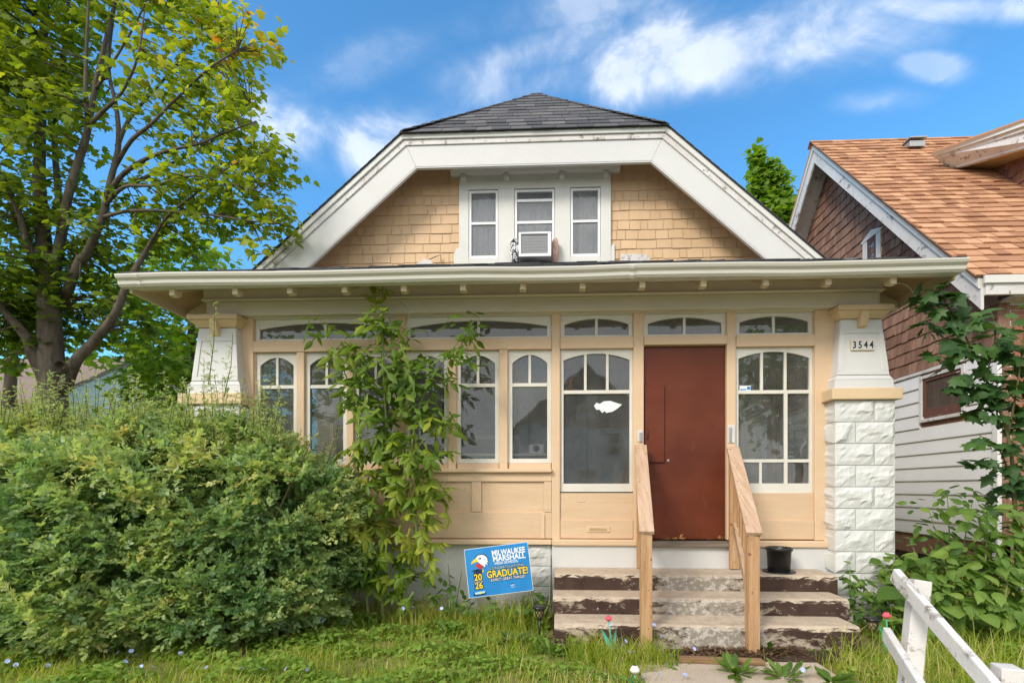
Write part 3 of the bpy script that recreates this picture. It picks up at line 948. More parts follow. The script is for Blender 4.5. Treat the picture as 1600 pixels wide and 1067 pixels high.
BLK = {}
def get_block(kind, seed, w, h, d, l, r):
    key = (kind, seed)
    if key not in BLK: BLK[key] = rock_block(seed, w, h, d, l, r).mesh('block', M['stone'])
    return BLK[key]
def pillar(xa, xb, label):
    f = -0.16
    p = MB().box(xa + 0.012, xb - 0.012, f + 0.012, 0.24, -0.05, 2.23).build('pillar', M['mortar'], house)
    p['label'] = label
    w = xb - xa
    hc = 0.2155
    z, k = 2.23 - hc, 0
    rr = random.Random(int(xa * 100))
    while z > -0.15:
        lw = w * 0.655
        spans = [(0, lw, 'L'), (lw, w, 'S')] if k % 2 == 0 else [(0, w - lw, 'S2'), (w - lw, w, 'L2')]
        for (a, b, kind) in spans:
            first = a == 0
            me = get_block(kind, rr.randrange(7), b - a - 0.008, hc - 0.008, 0.36, first, not first)
            link('block', me, p, Vector((xa + a + 0.004, f, z + 0.004)))
        z -= hc; k += 1
    # slab
    MB().box(xa - 0.045, xb + 0.045, f - 0.045, 0.20, 2.232, 2.345).build('cap_slab', M['cream_t'], p, 0.008)
    c = (xa + xb) / 2 + 0.005
    def fr(h0, h1, z0, z1, y0a, y0b, nm, mat, bev=0.006):
        a = [(c - h0, y0a, z0), (c + h0, y0a, z0), (c + h0, 0.19, z0), (c - h0, 0.19, z0)]
        b = [(c - h1, y0b, z1), (c + h1, y0b, z1), (c + h1, 0.19, z1), (c - h1, 0.19, z1)]
        return MB().loft(a, b).build(nm, M[mat], p, bev)
    fr(0.292, 0.285, 2.347, 2.44, f + 0.012, f + 0.016, 'plinth', 'white')
    fr(0.285, 0.255, 2.441, 2.485, f + 0.016, f + 0.035, 'plinth', 'white', 0.003)
    sh = fr(0.255, 0.203, 2.486, 3.06, f + 0.036, f + 0.078, 'shaft', 'white')
    def sy(z): return f + 0.036 + (z - 2.486) / 0.574 * 0.042
    def hwid(z): return 0.255 - (z - 2.486) / 0.574 * 0.052
    # recessed panel = raised border strips on the shaft
    za, zb = 2.53, 2.915
    def strip(x00, x01, x10, x11, z0, z1, nm='panel_border'):
        a = [(x00, sy(z0) - 0.008, z0), (x01, sy(z0) - 0.008, z0), (x01, sy(z0) + 0.01, z0), (x00, sy(z0) + 0.01, z0)]
        b = [(x10, sy(z1) - 0.008, z1), (x11, sy(z1) - 0.008, z1), (x11, sy(z1) + 0.01, z1), (x10, sy(z1) + 0.01, z1)]
        MB().loft(a, b).build(nm, M['white'], p)
    h0, h1 = hwid(za), hwid(zb)
    strip(c - h0 + .002, c - h0 + 0.055, c - h1 + .002, c - h1 + 0.048, za, zb)
    strip(c + h0 - 0.055, c + h0 - .002, c + h1 - 0.048, c + h1 - .002, za, zb)
    strip(c - h1 + .004, c + h1 - .004, c - hwid(3.05) + .004, c + hwid(3.05) - .004, zb + .001, 3.05)
    strip(c - hwid(2.49) + .004, c + hwid(2.49) - .004, c - h0 + .004, c + h0 - .004, 2.49, za - .001)
    # capital
    fr(0.21, 0.262, 3.062, 3.125, f + 0.062, f + 0.0, 'capital', 'cream_t')
    fr(0.272, 0.272, 3.126, 3.178, f - 0.02, f - 0.02, 'capital', 'cream_t', 0.008)
    MB().prism_x([(sy(2.965) - 0.012, 2.965), (f + 0.03, 2.985), (f + 0.0, 3.05), (f - 0.008, 3.124), (f + 0.08, 3.124), (f + 0.08, 2.965)], c - 0.038, c + 0.038).build('bracket', M['cream_t'], p, 0.004)
    return p, c, sy

pr_x0, pr_x1 = W(1304, 700, -0.16).x, W(1399, 700, -0.16).x
pl_x0 = W(277, 620, -0.205).x + 0.045
pR, cR, sy = pillar(pr_x0, pr_x1, 'rock-faced block pillar carrying the house number')
pL, cL, _ = pillar(pl_x0, pl_x0 + (pr_x1 - pr_x0), 'rock-faced block pillar half hidden by the shrub')
# address plaque
zq = 2.79
yq = sy(zq) - 0.006
plq = MB().box(cR - 0.113, cR + 0.113, yq - 0.012, yq + 0.004, zq - 0.055, zq + 0.055).build('number_plaque', M['cream_t'], pR, 0.003)
def text(name, s, size, mat, parent, loc, rot=(R(90), 0, 0), sx=1.0, ext=0.001, off=0.0, align='CENTER', spacing=1.0, shear=0.0):
    cu = bpy.data.curves.new(name, 'FONT')
    cu.body = s; cu.size = size; cu.extrude = ext; cu.offset = off
    cu.align_x = align; cu.align_y = 'CENTER'; cu.space_character = spacing; cu.shear = shear
    cu.resolution_u = 3
    t = bpy.data.objects.new('lettering_source', cu); COL.objects.link(t)
    bpy.context.view_layer.update()
    me = bpy.data.meshes.new_from_object(t.evaluated_get(bpy.context.evaluated_depsgraph_get()))
    bpy.data.objects.remove(t)
    me.materials.clear(); me.materials.append(mat)
    o = link(name, me, parent)
    o.location = loc; o.rotation_euler = rot; o.scale = (sx, 1, 1)
    return o
for i, ch in enumerate('3544'):
    x = cR - 0.083 + i * 0.0555
    bx('number_tile', M['white'], plq, x - 0.0262, x + 0.0262, yq - 0.015, yq - 0.0125, zq - 0.049, zq + 0.049, 0.001)
    text('numeral', ch, 0.098, M['black'], plq, (x, yq - 0.0165, zq - 0.002), sx=0.8, off=0.002)
# rock-faced blocks at the end of the foundation by the steps
z = ZS0 - 0.23
k = 0
while z > -0.15:
    xa, xb = wx(826), wx(861)
    me = get_block('F', k % 3 + 20, xb - xa - 0.006, 0.208, 0.1, True, True)
    link('block', me, fo, Vector((xa, 0.012, z)))
    z -= 0.2155; k += 1

# ---- gable
GYF = 2.0
TL, TR = W(628, 213, GYF), W(1042, 203, GYF)
BL, BR = W(408, 418, GYF), W(1285, 405, GYF)
IL, IR = W(650, 262, GYF), W(1018, 250, GYF)
zt = (TL.z + TR.z) / 2
s_l = (TL.z - BL.z) / (TL.x - BL.x); s_r = (TR.z - BR.z) / (BR.x - TR.x)
SL = (s_l + s_r) / 2
xtl, xtr = TL.x, TR.x
xc = (xtl + xtr) / 2
hw = (xtr - xtl) / 2
zi = (IL.z + IR.z) / 2
xil, xir = IL.x, IR.x
ZE = 4.22
xel, xer = xtl - (zt - ZE) / SL, xtr + (zt - ZE) / SL
in_l, in_r = xil - (zi - ZE) / SL, xir + (zi - ZE) / SL
zr = zt + SL * hw
Yr = (zr - EYE) * F / (YH - 152) - 5.0
mr = MB()
h_ = 0.012
mr.slab([(xel - .02, GYF - .05, ZE - .02 * SL + h_), (xtl - .0, GYF - .05, zt + h_), (xc, Yr, zr + h_), (xc, 11, zr + h_), (xel - .02, 11, ZE - .02 * SL + h_)], 0.014)
mr.slab([(xer + .02, GYF - .05, ZE - .02 * SL + h_), (xer + .02, 11, ZE - .02 * SL + h_), (xc, 11, zr + h_), (xc, Yr, zr + h_), (xtr, GYF - .05, zt + h_)], 0.014)
mr.slab([(xtl, GYF - .05, zt + h_), (xtr, GYF - .05, zt + h_), (xc, Yr, zr + h_)], 0.022)
main_roof = mr.build('main_roof', M['roof_dark'], house, tint=True)
HV = Vector((0, Yr - GYF, zr - zt)); HL = HV.length
shingle_field(main_roof, 'roof_shingle', 'roof_shingles', M['roof_dark'], (xtl - 0.02, GYF - 0.085, zt - 0.008), (1, 0, 0), HV, [(0, 0), (xtr - xtl + 0.04, 0), (hw + .02, HL + .05)], 0.185, (0.22, 0.36), 0.012, lap=1.3, maxn=300, seed=8, jit=0.006)
# hip caps of the clipped gable
for sgn, X in ((-1, xtl), (1, xtr)):
    a = Vector((X, GYF - 0.07, zt + 0.022)); b = Vector((xc, Yr, zr + 0.035))
    d = (b - a); nn = 17
    side = d.cross(Vector((0, 0, 1))).normalized()
    upv = side.cross(d).normalized()
    for k in range(nn):
        p = a + d * (k / nn); q = a + d * ((k + 1.25) / nn)
        m2 = MB(); m2.t = rh.random()
        wv = side * 0.11
        t0 = [p - wv - upv * .03 + upv * .012, p + upv * .014, p + wv - upv * .03 + upv * .012, q + wv - upv * .03, q, q - wv - upv * .03]
        m2.V = [tuple(v) for v in t0] + [tuple(v - upv * .012) for v in t0]
        m2.Fc = [(0, 1, 4, 5), (1, 2, 3, 4), (6, 11, 10, 7), (7, 10, 9, 8), (0, 6, 7, 1), (1, 7, 8, 2), (3, 9, 10, 4), (4, 10, 11, 5), (2, 8, 9, 3), (5, 11, 6, 0)]
        m2.T = [m2.t] * len(m2.Fc)
        m2.build('hip_shingle', M['roof_dark'], main_roof, tint=True)
# shingle edge along the rakes
re = MB()
for sgn, X0, X1 in ((-1, xel, xtl), (1, xer, xtr)):
    for k in range(22):
        t0, t1 = k / 22, (k + 1) / 22
        xa, xb = X0 + (X1 - X0) * t0, X0 + (X1 - X0) * t1
        za, zb = ZE + (zt - ZE) * t0, ZE + (zt - ZE) * t1
        re.prism_y([(xa, za + .013 + .003), (xb, zb + .011), (xb, zb + .017), (xa, za + .013 + .012)], GYF - 0.07, GYF + 0.3)
re.t = .4
re.T = [.4] * len(re.Fc)
re.build('roof_edge', M['roof_dark'], main_roof, tint=True, kind='stuff')
# bargeboards and fascia of the gable
def board(pts, y0, y1, nm, mat='white', bev=0.005):
    return MB().prism_y(pts, y0, y1).build(nm, M[mat], house, bev)
n_l = Vector((-SL, 0, 1)).normalized()
e = 0.001
board([(xel, ZE), (xtl - e, zt), (xil - e, zi), (in_l, ZE)], GYF, GYF + 0.04, 'bargeboard')
board([(xtl + e, zt), (xtr - e, zt), (xir - e, zi), (xil + e, zi)], GYF, GYF + 0.04, 'fascia')
board([(xtr + e, zt), (xer, ZE), (in_r, ZE), (xir + e, zi)], GYF, GYF + 0.04, 'bargeboard')
wr, wt = 0.30, 0.30      # moulding share of the board depth
def lerp(a, b, t): return a + (b - a) * t
for (f0, f1, yy) in ((-0.02, 0.14, -0.045), (0.15, 0.31, -0.02)):
    for nm, A, B, C, D in (('rake_moulding', (xel, ZE), (xtl, zt), (xil, zi), (in_l, ZE)), ('fascia_moulding', (xtl, zt), (xtr, zt), (xir, zi), (xil, zi)), ('rake_moulding', (xtr, zt), (xer, ZE), (in_r, ZE), (xir, zi))):
        P = lambda o, i, f: (lerp(o[0], i[0], f), lerp(o[1], i[1], f))
        board([P(A, D, f0), P(B, C, f0), P(B, C, f1), P(A, D, f1)], GYF + yy, GYF - 0.002, nm, 'greytrim' if yy < -.03 else 'weather', 0.006)
for nm, A, B in (('bead', (in_l, ZE), (xil, zi)), ('bead', (xil, zi), (xir, zi)), ('bead', (xir, zi), (in_r, ZE))):
    MB().beam((A[0], GYF + 0.03, A[1] - 0.004), (B[0], GYF + 0.03, B[1] - 0.004), 0.05, 0.028, (0, 0, 1)).build(nm, M['white'], house, 0.004)
# soffits
mid = lambda o, i: (lerp(o[0], i[0], .16), lerp(o[1], i[1], .16))
for A, B in (((xel, ZE), (xtl, zt)), ((xtl, zt), (xtr, zt)), ((xtr, zt), (xer, ZE))):
    Ai = (in_l, ZE) if A[0] == xel else ((xil, zi) if A[0] == xtl else (xir, zi))
    Bi = (xil, zi) if B[0] == xtl else ((xir, zi) if B[0] == xtr else (in_r, ZE))
    a0, b0 = mid(A, Ai), mid(B, Bi)
    MB().prism_y([a0, b0, (b0[0], b0[1] + .03), (a0[0], a0[1] + .03)], GYF + 0.042, 2.60).build('gable_soffit', M['greytrim'], house)
# gable wall
GW = 2.42
gw = MB().prism_y([(xel + .1, 4.0), (xel + .1, ZE), (xtl + .1, zt - .05), (xtr - .1, zt - .05), (xer - .1, ZE), (xer - .1, 4.0)], GW + 0.01, GW + 0.12)
# opening for the windows is covered by the window unit; the wall is cut into three
def gz(py, px=835): return W(px, py, GW).z
def gx(px): return W(px, 340, GW).x
wl_, wr_ = gx(718), gx(954)
gw1 = MB().prism_y([(xel + .1, 3.9), (wl_, 3.9), (wl_, zt - .04), (xtl + .06, zt - .04), (xel + .1, ZE)], GW + .01, GW + .12)
gw2 = MB().prism_y([(wr_, 3.9), (xer - .1, 3.9), (xer - .1, ZE), (xtr - .06, zt - .04), (wr_, zt - .04)], GW + .01, GW + .12)
gable = gw1.build('gable_wall', M['shingle_tan'], house, tint=True)
gable2 = gw2.build('gable_wall', M['shingle_tan'], house, tint=True)
ex = gz(346) - gz(361)
OV = (0, GW + .008, 0)
def up_at(x):    # soffit height over x
    a0, b0 = mid((xel, ZE), (in_l, ZE)), mid((xtl, zt), (xil, zi))
    return a0[1] + (x - a0[0]) * (b0[1] - a0[1]) / (b0[0] - a0[0])
zmid = mid((xtl, zt), (xil, zi))
zmid_r = mid((xtr, zt), (xir, zi))
e_l, e_r = mid((xel, ZE), (in_l, ZE)), mid((xer, ZE), (in_r, ZE))
zb0 = 4.62
xlb = e_l[0] + (zb0 - e_l[1]) / SL
xrb = e_r[0] - (zb0 - e_r[1]) / SL
shingle_field(gable, 'shingle', 'shingles', M['shingle_tan'], OV, (1, 0, 0), (0, 0, 1), [(xlb, zb0), (wl_ + .01, zb0), (wl_ + .01, zmid[1]), (zmid[0], zmid[1])], ex, (0.11, 0.36), 0.013, lap=1.12, gap=0.007, jit=0.006, maxn=150, seed=21)
shingle_field(gable2, 'shingle', 'shingles', M['shingle_tan'], OV, (1, 0, 0), (0, 0, 1), [(wr_ - .01, zb0), (xrb, zb0), (zmid_r[0], zmid_r[1]), (wr_ - .01, zmid_r[1])], ex, (0.11, 0.36), 0.013, lap=1.12, gap=0.007, jit=0.006, maxn=150, seed=22)

# triple window in the gable
unit = MB()
y0 = GW - 0.045
ztop_f, zw1, zw0 = gz(262), gz(297), gz(404)
zsill = gz(413)
wins = [(733, 779), (804, 867), (891, 938)]
edges = [718] + [q for w_ in wins for q in w_] + [954]
for i in range(0, len(edges), 2):
    unit.box(gx(edges[i]), gx(edges[i + 1]), y0, GW + .02, zsill - 0.15, zw1 + 0.002)
unit.box(gx(718), gx(954), y0 + .001, GW + .02, zw1 + .003, ztop_f)
for a, b in wins:
    unit.box(gx(a) + .001, gx(b) - .001, y0 + .002, GW + .02, zsill - 0.15, zw0)
gwin = unit.build('gable_window', M['greytrim'], house, 0.004)
gwin['label'] = 'row of three sash windows under the clipped gable'
cz = gz(272)
MB().prism_x([(y0 - .004, cz - .03), (y0 - .05, cz - .02), (y0 - .075, cz + .02), (y0 - .14, cz + .09), (GW, cz + .09), (GW, cz - .03)], gx(706), gx(968)).build('cornice', M['greytrim'], gwin, 0.003)
for px in (726, 792, 878, 946):
    MB().prism_x([(y0 - .05, cz - .032), (y0 - .05, cz - .09), (y0 - .02, cz - .13), (y0 - .002, cz - .13), (y0 - .002, cz - .032)], gx(px - 4), gx(px + 4)).build('bracket', M['greytrim'], gwin, 0.003)
for px0, px1 in ((710, 720), (952, 960)):
    MB().prism_y([(gx(px0), zsill - .1), (gx(px1), zsill - .1), (gx(px1), gz(385)), (gx((px0 + px1) / 2), gz(387)), (gx(px0), gz(395))], y0 + .01, GW + .01).build('casing_foot', M['greytrim'], gwin, 0.003)
for i, (a, b) in enumerate(wins):
    fr = MB()
    x0, x1 = gx(a) + .006, gx(b) - .006
    t = 0.035
    yy0, yy1 = y0 + 0.012, y0 + 0.05
    fr.box(x0, x0 + t, yy0, yy1, zw0 + .004, zw1 - .012); fr.box(x1 - t, x1, yy0, yy1, zw0 + .004, zw1 - .012)
    fr.box(x0 + t, x1 - t, yy0 + .001, yy1, zw0 + .004, zw0 + .045); fr.box(x0 + t, x1 - t, yy0 + .001, yy1, zw1 - .046, zw1 - .012)
    zm = gz(349)
    fr.box(x0 + t, x1 - t, yy0 + .002, yy1, zm - .02, zm + .02)
    if i == 1: fr.box(x0 + t, x1 - t, yy0 + .003, yy1, gz(317), gz(313))
    sash = fr.build('sash', M['vinyl'], gwin, 0.003)
    MB().box(x0 + t - .004, x1 - t + .004, yy1 - .016, yy1 - .012, zm + .016, zw1 - .04).build('pane', M['glass_up'], sash)
    MB().box(x0 + t - .004, x1 - t + .004, yy1 - .016, yy1 - .012, zw0 + .04, zm - .016).build('pane', M['glass_up'], sash)
    MB().box(x0 - .01, x1 + .01, y0 + .06, y0 + .064, zw0 - .02, zw0 + .0).build('weather_strip', M['dark'], sash)
M['curtain'] = paint('net_curtain', (0.62, 0.64, 0.68), (0.5, 0.52, 0.57), dirt=0.3, stretch=(6, 1, 0.4))
for (a, b, z0, z1, split) in ((733, 779, 297, 404, 0), (804, 867, 320, 404, 0), (891, 938, 297, 404, 1)):
    xs = np.linspace(gx(a) - .05, gx(b) + .05, 40)
    cm = MB()
    vs = []
    for x in xs:
        yy = GW + 0.13 + 0.018 * math.sin(x * 60) + 0.01 * math.sin(x * 143)
        vs += [(x, yy, gz(z1) - .1), (x, yy + .01 * math.sin(x * 37), gz(z0) + .05)]
    fs = [(2 * i, 2 * i + 2, 2 * i + 3, 2 * i + 1) for i in range(len(xs) - 1) if not (split and 8 < i < 13)]
    cm.add(vs, fs); cm.build('curtain', M['curtain'], gwin, smooth=True)
bx('curtain_rod', M['sheath'], gwin, gx(735), gx(777), GW + .09, GW + .10, gz(347), gz(343))
rm = MB(); rm.box(gx(700), gx(970), 3.6, 3.62, 4.6, 6.4); rm.box(gx(700), gx(970), 2.56, 3.6, 4.55, 4.58); rm.box(gx(700), gx(970), 2.56, 3.6, 6.4, 6.43)
rm.box(gx(700) - .02, gx(700), 2.56, 3.6, 4.5, 6.4); rm.box(gx(970), gx(970) + .02, 2.56, 3.6, 4.5, 6.4)
rm.build('attic_room', M['inside'], house)
# flashing scraps where the gable meets the porch roof
MB().prism_y([(gx(968), prz(GW) - .03), (gx(1015), prz(GW) - .03), (gx(1010), prz(GW) + .055), (gx(1000), prz(GW) + .075), (gx(969), prz(GW) + .08)], GW - 0.10, GW - 0.05).build('flashing', M['weather'], house, 0.004)
MB().prism_y([(gx(652), prz(GW) - .03), (gx(680), prz(GW) - .03), (gx(676), prz(GW) + .03), (gx(666), prz(GW) + .055)], GW - 0.12, GW - 0.08).build('flashing', M['weather'], house, 0.004)
MB().tube([(gx(672), GW - .09, prz(GW) + .05), (gx(682), GW - .08, prz(GW) + .10), (gx(690), GW - .06, prz(GW) + .14), (gx(690), GW - .03, prz(GW) + .05)], 0.006, 5).build('cable', M['dark'], house)

# ================================================================== front steps
steps = thing('front_steps', 'three concrete steps in peeling brown paint below the brown door', 'steps', (1.5, -0.5, 0))
def step_mesh(x0, x1, yf, yb, z0, z1, seed):
    """A worn concrete step: front edge rounded and chipped along its length."""
    rr = random.Random(seed)
    nseg = 44
    rings = []
    for k in range(nseg + 1):
        x = x0 + (x1 - x0) * k / nseg
        c = abs(k / nseg - 0.55)
        wear = 0.012 * max(0, 1 - c * 3)
        j = rr.uniform(-0.004, 0.004); j2 = rr.uniform(-0.005, 0.005) - (0.012 if rr.random() < .07 else 0)
        rings.append([(x, yb, z0), (x, yf + 0.012 + j, z0), (x, yf + j, z0 + 0.03), (x, yf + j, z1 - 0.035 + j2), (x, yf + 0.012 - j, z1 - 0.012 + j2), (x, yf + 0.04, z1 - wear * .4 + j2 * .3), (x, yf + 0.12, z1 - wear), (x, yb, z1)])
    n = len(rings[0])
    m = MB()
    m.add([v for r in rings for v in r], [(i * n + k, i * n + (k + 1) % n, (i + 1) * n + (k + 1) % n, (i + 1) * n + k) for i in range(nseg) for k in range(n)] + [tuple(range(n)), tuple(nseg * n + k for k in range(n))])
    return m
def sx(px, py, Y): return W(px, py, Y).x
Y1, Y2, Y3 = -0.40, -0.72, -1.05
z1 = 0.524; z2 = 0.370; z3 = 0.222
step_mesh(sx(866, 900, Y1), sx(1309, 905, Y1), Y1, -0.026, 0.03, z1, 1).build('step', M['step'], steps, 0.004)
step_mesh(sx(864, 940, Y2), sx(1328, 945, Y2), Y2, Y1 - .003, 0.02, z2, 2).build('step', M['step'], steps, 0.004)
step_mesh(sx(866, 985, Y3), sx(1346, 990, Y3), Y3, Y2 - .003, -0.05, z3, 3).build('step', M['step'], steps, 0.004)

# ================================================================== handrails of the steps
def handrail(label, ta, tb, pb_y, pickets, inner):
    """ta, tb: top and bottom centres of the cap board; pickets: number of balusters."""
    ta, tb = Vector(ta), Vector(tb)
    t = thing('handrail', label, 'handrail', (tb.x, tb.y, 0), group='pine handrails beside the steps')
    d = tb - ta
    MB().beam(ta - d.normalized() * 0.0, tb + d.normalized() * 0.05, 0.120, 0.036).build('cap_board', M['pine_top'], t, 0.004)
    px_, py_ = tb.x, tb.y + 0.02
    zt_ = tb.z - 0.035
    MB().loft([(px_ - .045, py_ - .045, 0.0), (px_ + .045, py_ - .045, 0.0), (px_ + .045, py_ + .045, 0.0), (px_ - .045, py_ + .045, 0.0)],
              [(px_ - .047, py_ - .045, zt_), (px_ + .043, py_ - .045, zt_), (px_ + .043, py_ + .045, zt_ - .03), (px_ - .047, py_ + .045, zt_ - .03)]).build('post', M['pine'], t, 0.004)
    # wall post at the top
    MB().box(ta.x - .045, ta.x + .045, -0.1, -0.03 - .026, 0.53, ta.z - 0.03).build('post', M['pine'], t, 0.004)
    off = Vector((0, 0, -0.045))
    MB().beam(ta + off + Vector((0, -.06, -.05)), tb + off + Vector((0, 0.07, 0.0)), 0.036, 0.06).build('upper_rail', M['pine'], t, 0.003)
    lo = Vector((0, 0, -0.76))
    a, b = ta + lo + Vector((0, -.06, -.04)), tb + Vector((0, 0.07, -0.55))
    MB().beam(a, b, 0.038, 0.085).build('lower_rail', M['pine_top'], t, 0.003)
    for k in range(pickets):
        f = (k + 1) / (pickets + 1)
        p = ta.lerp(tb, f); q = a.lerp(b, f)
        x = p.x + inner * 0.036
        MB().box(x - .017, x + .017, p.y - .017, p.y + .017, q.z - 0.03, p.z - 0.035).build('baluster', M['pine'], t, 0.002)
    return t
def rail_pts(pt, pbm):
    a = W(pt[0], pt[1], -0.05); b = W(pbm[0], pbm[1], -1.10)
    return a, b
a, b = rail_pts((1001, 697), (1010, 826))
handrail('pine handrail left of the brown door, seen nearly edge on', a, b, -1.1, 6, 1)
a, b = rail_pts((1145, 700), (1177, 828))
handrail('pine handrail right of the brown door with its balusters showing', a, b, -1.1, 6, 1)

# ================================================================== small things on the steps and path
pot_c = W(1217, 893, -0.2); pot_c.z = z1 - 0.004
pot = thing('flower_pot', 'empty black plastic pot standing on the top step', 'pot', pot_c)
MB().lathe([(0.0, 0.004), (0.098, 0.004), (0.102, 0.012), (0.112, 0.215), (0.124, 0.217), (0.126, 0.245), (0.120, 0.247), (0.113, 0.24), (0.106, 0.21), (0.098, 0.03), (0.0, 0.028)], pot_c, 32).build('pot_body', M['black'], pot, smooth=True)
MB().lathe([(0.128, 0.0), (0.150, 0.003), (0.152, 0.014), (0.146, 0.014), (0.1, 0.008)], pot_c, 32).build('saucer', M['black'], pot, smooth=True)

pl = MB()
a, b = W(1062, 1022, -1.35), W(1192, 1028, -1.33)
pl.beam((a.x, -1.30, 0.035), (b.x, -1.34, 0.035), 0.09, 0.028)
tag(pl.build('plank', M['plank'], bevel=0.004), 'damp brown plank lying across the path below the steps', 'plank')
db = MB()
rr = random.Random(5)
for i in range(900):
    x, y = rr.uniform(1.05, 2.0), -1.06 - abs(rr.gauss(0, .09))
    z = 0.025 + rr.random() * 0.035
    an = rr.random() * 6.3; L_ = rr.uniform(.012, .035)
    dx, dy = math.cos(an) * L_, math.sin(an) * L_
    w = rr.uniform(.002, .011)
    dz = rr.uniform(-.012, .012)
    db.t = rr.random()
    db.add([(x - dy / L_ * w, y + dx / L_ * w, z), (x + dx, y + dy, z + dz), (x + dy / L_ * w, y - dx / L_ * w, z), (x - dx, y - dy, z - dz)], [(0, 1, 2, 3)])
M['litter'] = leafmat('dead_leaf', [(0.0, (0.06, 0.03, 0.016)), (0.5, (0.13, 0.07, 0.035)), (1.0, (0.24, 0.15, 0.08))], trans=0.1)
tag(db.build('leaf_litter', M['litter'], tint=True), 'dead leaves and dirt swept against the lowest step', 'leaf litter', kind='stuff')
so_ = MB(); so_.prism_z([(0.9, -1.03), (2.3, -1.03), (2.25, -1.29), (1.0, -1.29)], -0.02, 0.028)
tag(so_.build('soil', M['soil']), kind='structure')

# ---- yard sign
def signmat():
    m = MT('sign_blue')
    tcn = m.n.new('ShaderNodeTexCoord')
    w1 = m.n.new('ShaderNodeTexChecker')
    mp = m.n.new('ShaderNodeMapping'); mp.inputs['Rotation'].default_value = (0, R(45), 0); mp.inputs['Scale'].default_value = (80, 80, 80)
    m.l.new(tcn.outputs['Object'], mp.inputs[0]); m.l.new(mp.outputs[0], w1.inputs['Vector']); w1.inputs['Scale'].default_value = 1
    n = m.n.new('ShaderNodeTexNoise'); n.inputs['Scale'].default_value = 4
    m.l.new(tcn.outputs['Object'], n.inputs['Vector'])
    f = m.mul(w1.outputs['Fac'], m.ramp(n.outputs[0], 0.4, 0.6, 0.1, 0.8))
    c = m.mix(f, (0.03, 0.26, 0.62), (0.015, 0.15, 0.42))
    return m.out(c, 0.35)
M['sign'] = signmat()
def plain(name, c, rough=0.45): return MT(name).out(c, rough)
M['pw'] = plain('print_white', (0.82, 0.83, 0.84)); M['py'] = plain('print_yellow', (0.85, 0.62, 0.03)); M['pn'] = plain('print_navy', (0.012, 0.028, 0.075)); M['pred'] = plain('print_red', (0.55, 0.04, 0.04)); M['pl'] = plain('print_light_blue', (0.45, 0.68, 0.82))
sc_ = W(779, 890, -0.42)
sg = thing('yard_sign', 'blue graduation yard sign on wire legs, tilted, left of the steps', 'sign', sc_, (R(-5), R(-7.0), R(3)))
SW_, SH_ = 0.625, 0.47
MB().box(-SW_ / 2, SW_ / 2, 0, 0.004, -SH_ / 2, SH_ / 2).build('sign_board', M['pw'], sg, local=True)
MB().box(-SW_ / 2 + .004, SW_ / 2 - .004, -0.0012, -0.0004, -SH_ / 2 + .004, SH_ / 2 - .004).build('sign_print', M['sign'], sg, local=True)
for x in (-0.16, 0.16):
    MB().tube([(x, 0.008, SH_ / 2 - 0.12), (x, 0.008, -SH_ / 2 - 0.5)], 0.003, 6).build('wire_leg', M['metal'], sg, local=True)
def st(s, size, mat, x, z, sxx, off=0.0, y=-0.003, name='lettering', align='CENTER', rot=0.0):
    return text(name, s, size, M[mat], sg, (x, y, z), (R(90), R(rot), 0), sxx, 0.0002, off, align)
TLT = 0.0
st('MILWAUKEE', 0.075, 'pw', 0.115, 0.163, 0.78, 0.0022)
st('MARSHALL', 0.075, 'pw', 0.115, 0.108, 0.87, 0.0022)
st('HIGH SCHOOL', 0.036, 'pw', 0.085, 0.065, 0.95, 0.0006)
st('CONGRATULATIONS,', 0.040, 'pn', 0.085, 0.022, 0.86, 0.005, -0.0025)
st('CONGRATULATIONS,', 0.040, 'pl', 0.085, 0.022, 0.86, 0.0, -0.0032)
st('GRADUATE!', 0.092, 'pn', 0.082, -0.036, 0.80, 0.008, -0.0025)
st('GRADUATE!', 0.092, 'py', 0.082, -0.036, 0.80, 0.0022, -0.0034)
st('EXPECT GREAT THINGS!', 0.036, 'pn', 0.082, -0.090, 0.84, 0.005, -0.0025)
st('EXPECT GREAT THINGS!', 0.036, 'pw', 0.082, -0.090, 0.84, 0.0002, -0.0034)
for s_, z in (('20', -0.048), ('26', -0.128)):
    st(s_, 0.086, 'pn', -0.205, z, 0.9, 0.010, -0.0025)
    st(s_, 0.086, 'py', -0.205, z, 0.9, 0.002, -0.0034)
st('CLASS OF', 0.022, 'pn', -0.205, -0.090, 1.0, 0.003, -0.0038)
st('CLASS OF', 0.022, 'pw', -0.205, -0.090, 1.0, 0.0, -0.0042)
def flat(pts, mat, name, y=-0.003, par=sg):
    m = MB(); m.prism_y(pts, y, y - 0.0005)
    return m.build(name, M[mat], par, local=True)
# bird-head emblem: dark outline, white head, yellow hooked beak, red throat
E = lambda pts, s=1.0: [(-0.175 + x * s, 0.105 + z * s) for x, z in pts]
head = [(-0.035, 0.035), (-0.01, 0.058), (0.03, 0.062), (0.062, 0.045), (0.085, 0.012), (0.072, 0.012), (0.088, -0.018), (0.068, -0.012), (0.078, -0.045), (0.055, -0.032), (0.05, -0.065), (0.03, -0.045), (0.0, -0.02), (-0.02, 0.0), (-0.03, 0.015)]
flat(E([(x * 1.13 - .002, z * 1.15) for x, z in head]), 'pn', 'emblem_outline', -0.0024)
flat(E(head), 'pw', 'emblem_head', -0.0030)
flat(E([(-0.03, 0.028), (-0.055, 0.022), (-0.078, 0.0), (-0.082, -0.028), (-0.068, -0.012), (-0.04, -0.004), (-0.02, -0.002), (-0.015, 0.018)]), 'py', 'emblem_beak', -0.0034)
flat(E([(-0.045, -0.02), (0.0, -0.022), (0.028, -0.045), (0.02, -0.07), (-0.005, -0.075), (-0.03, -0.055)]), 'pred', 'emblem_throat', -0.0036)
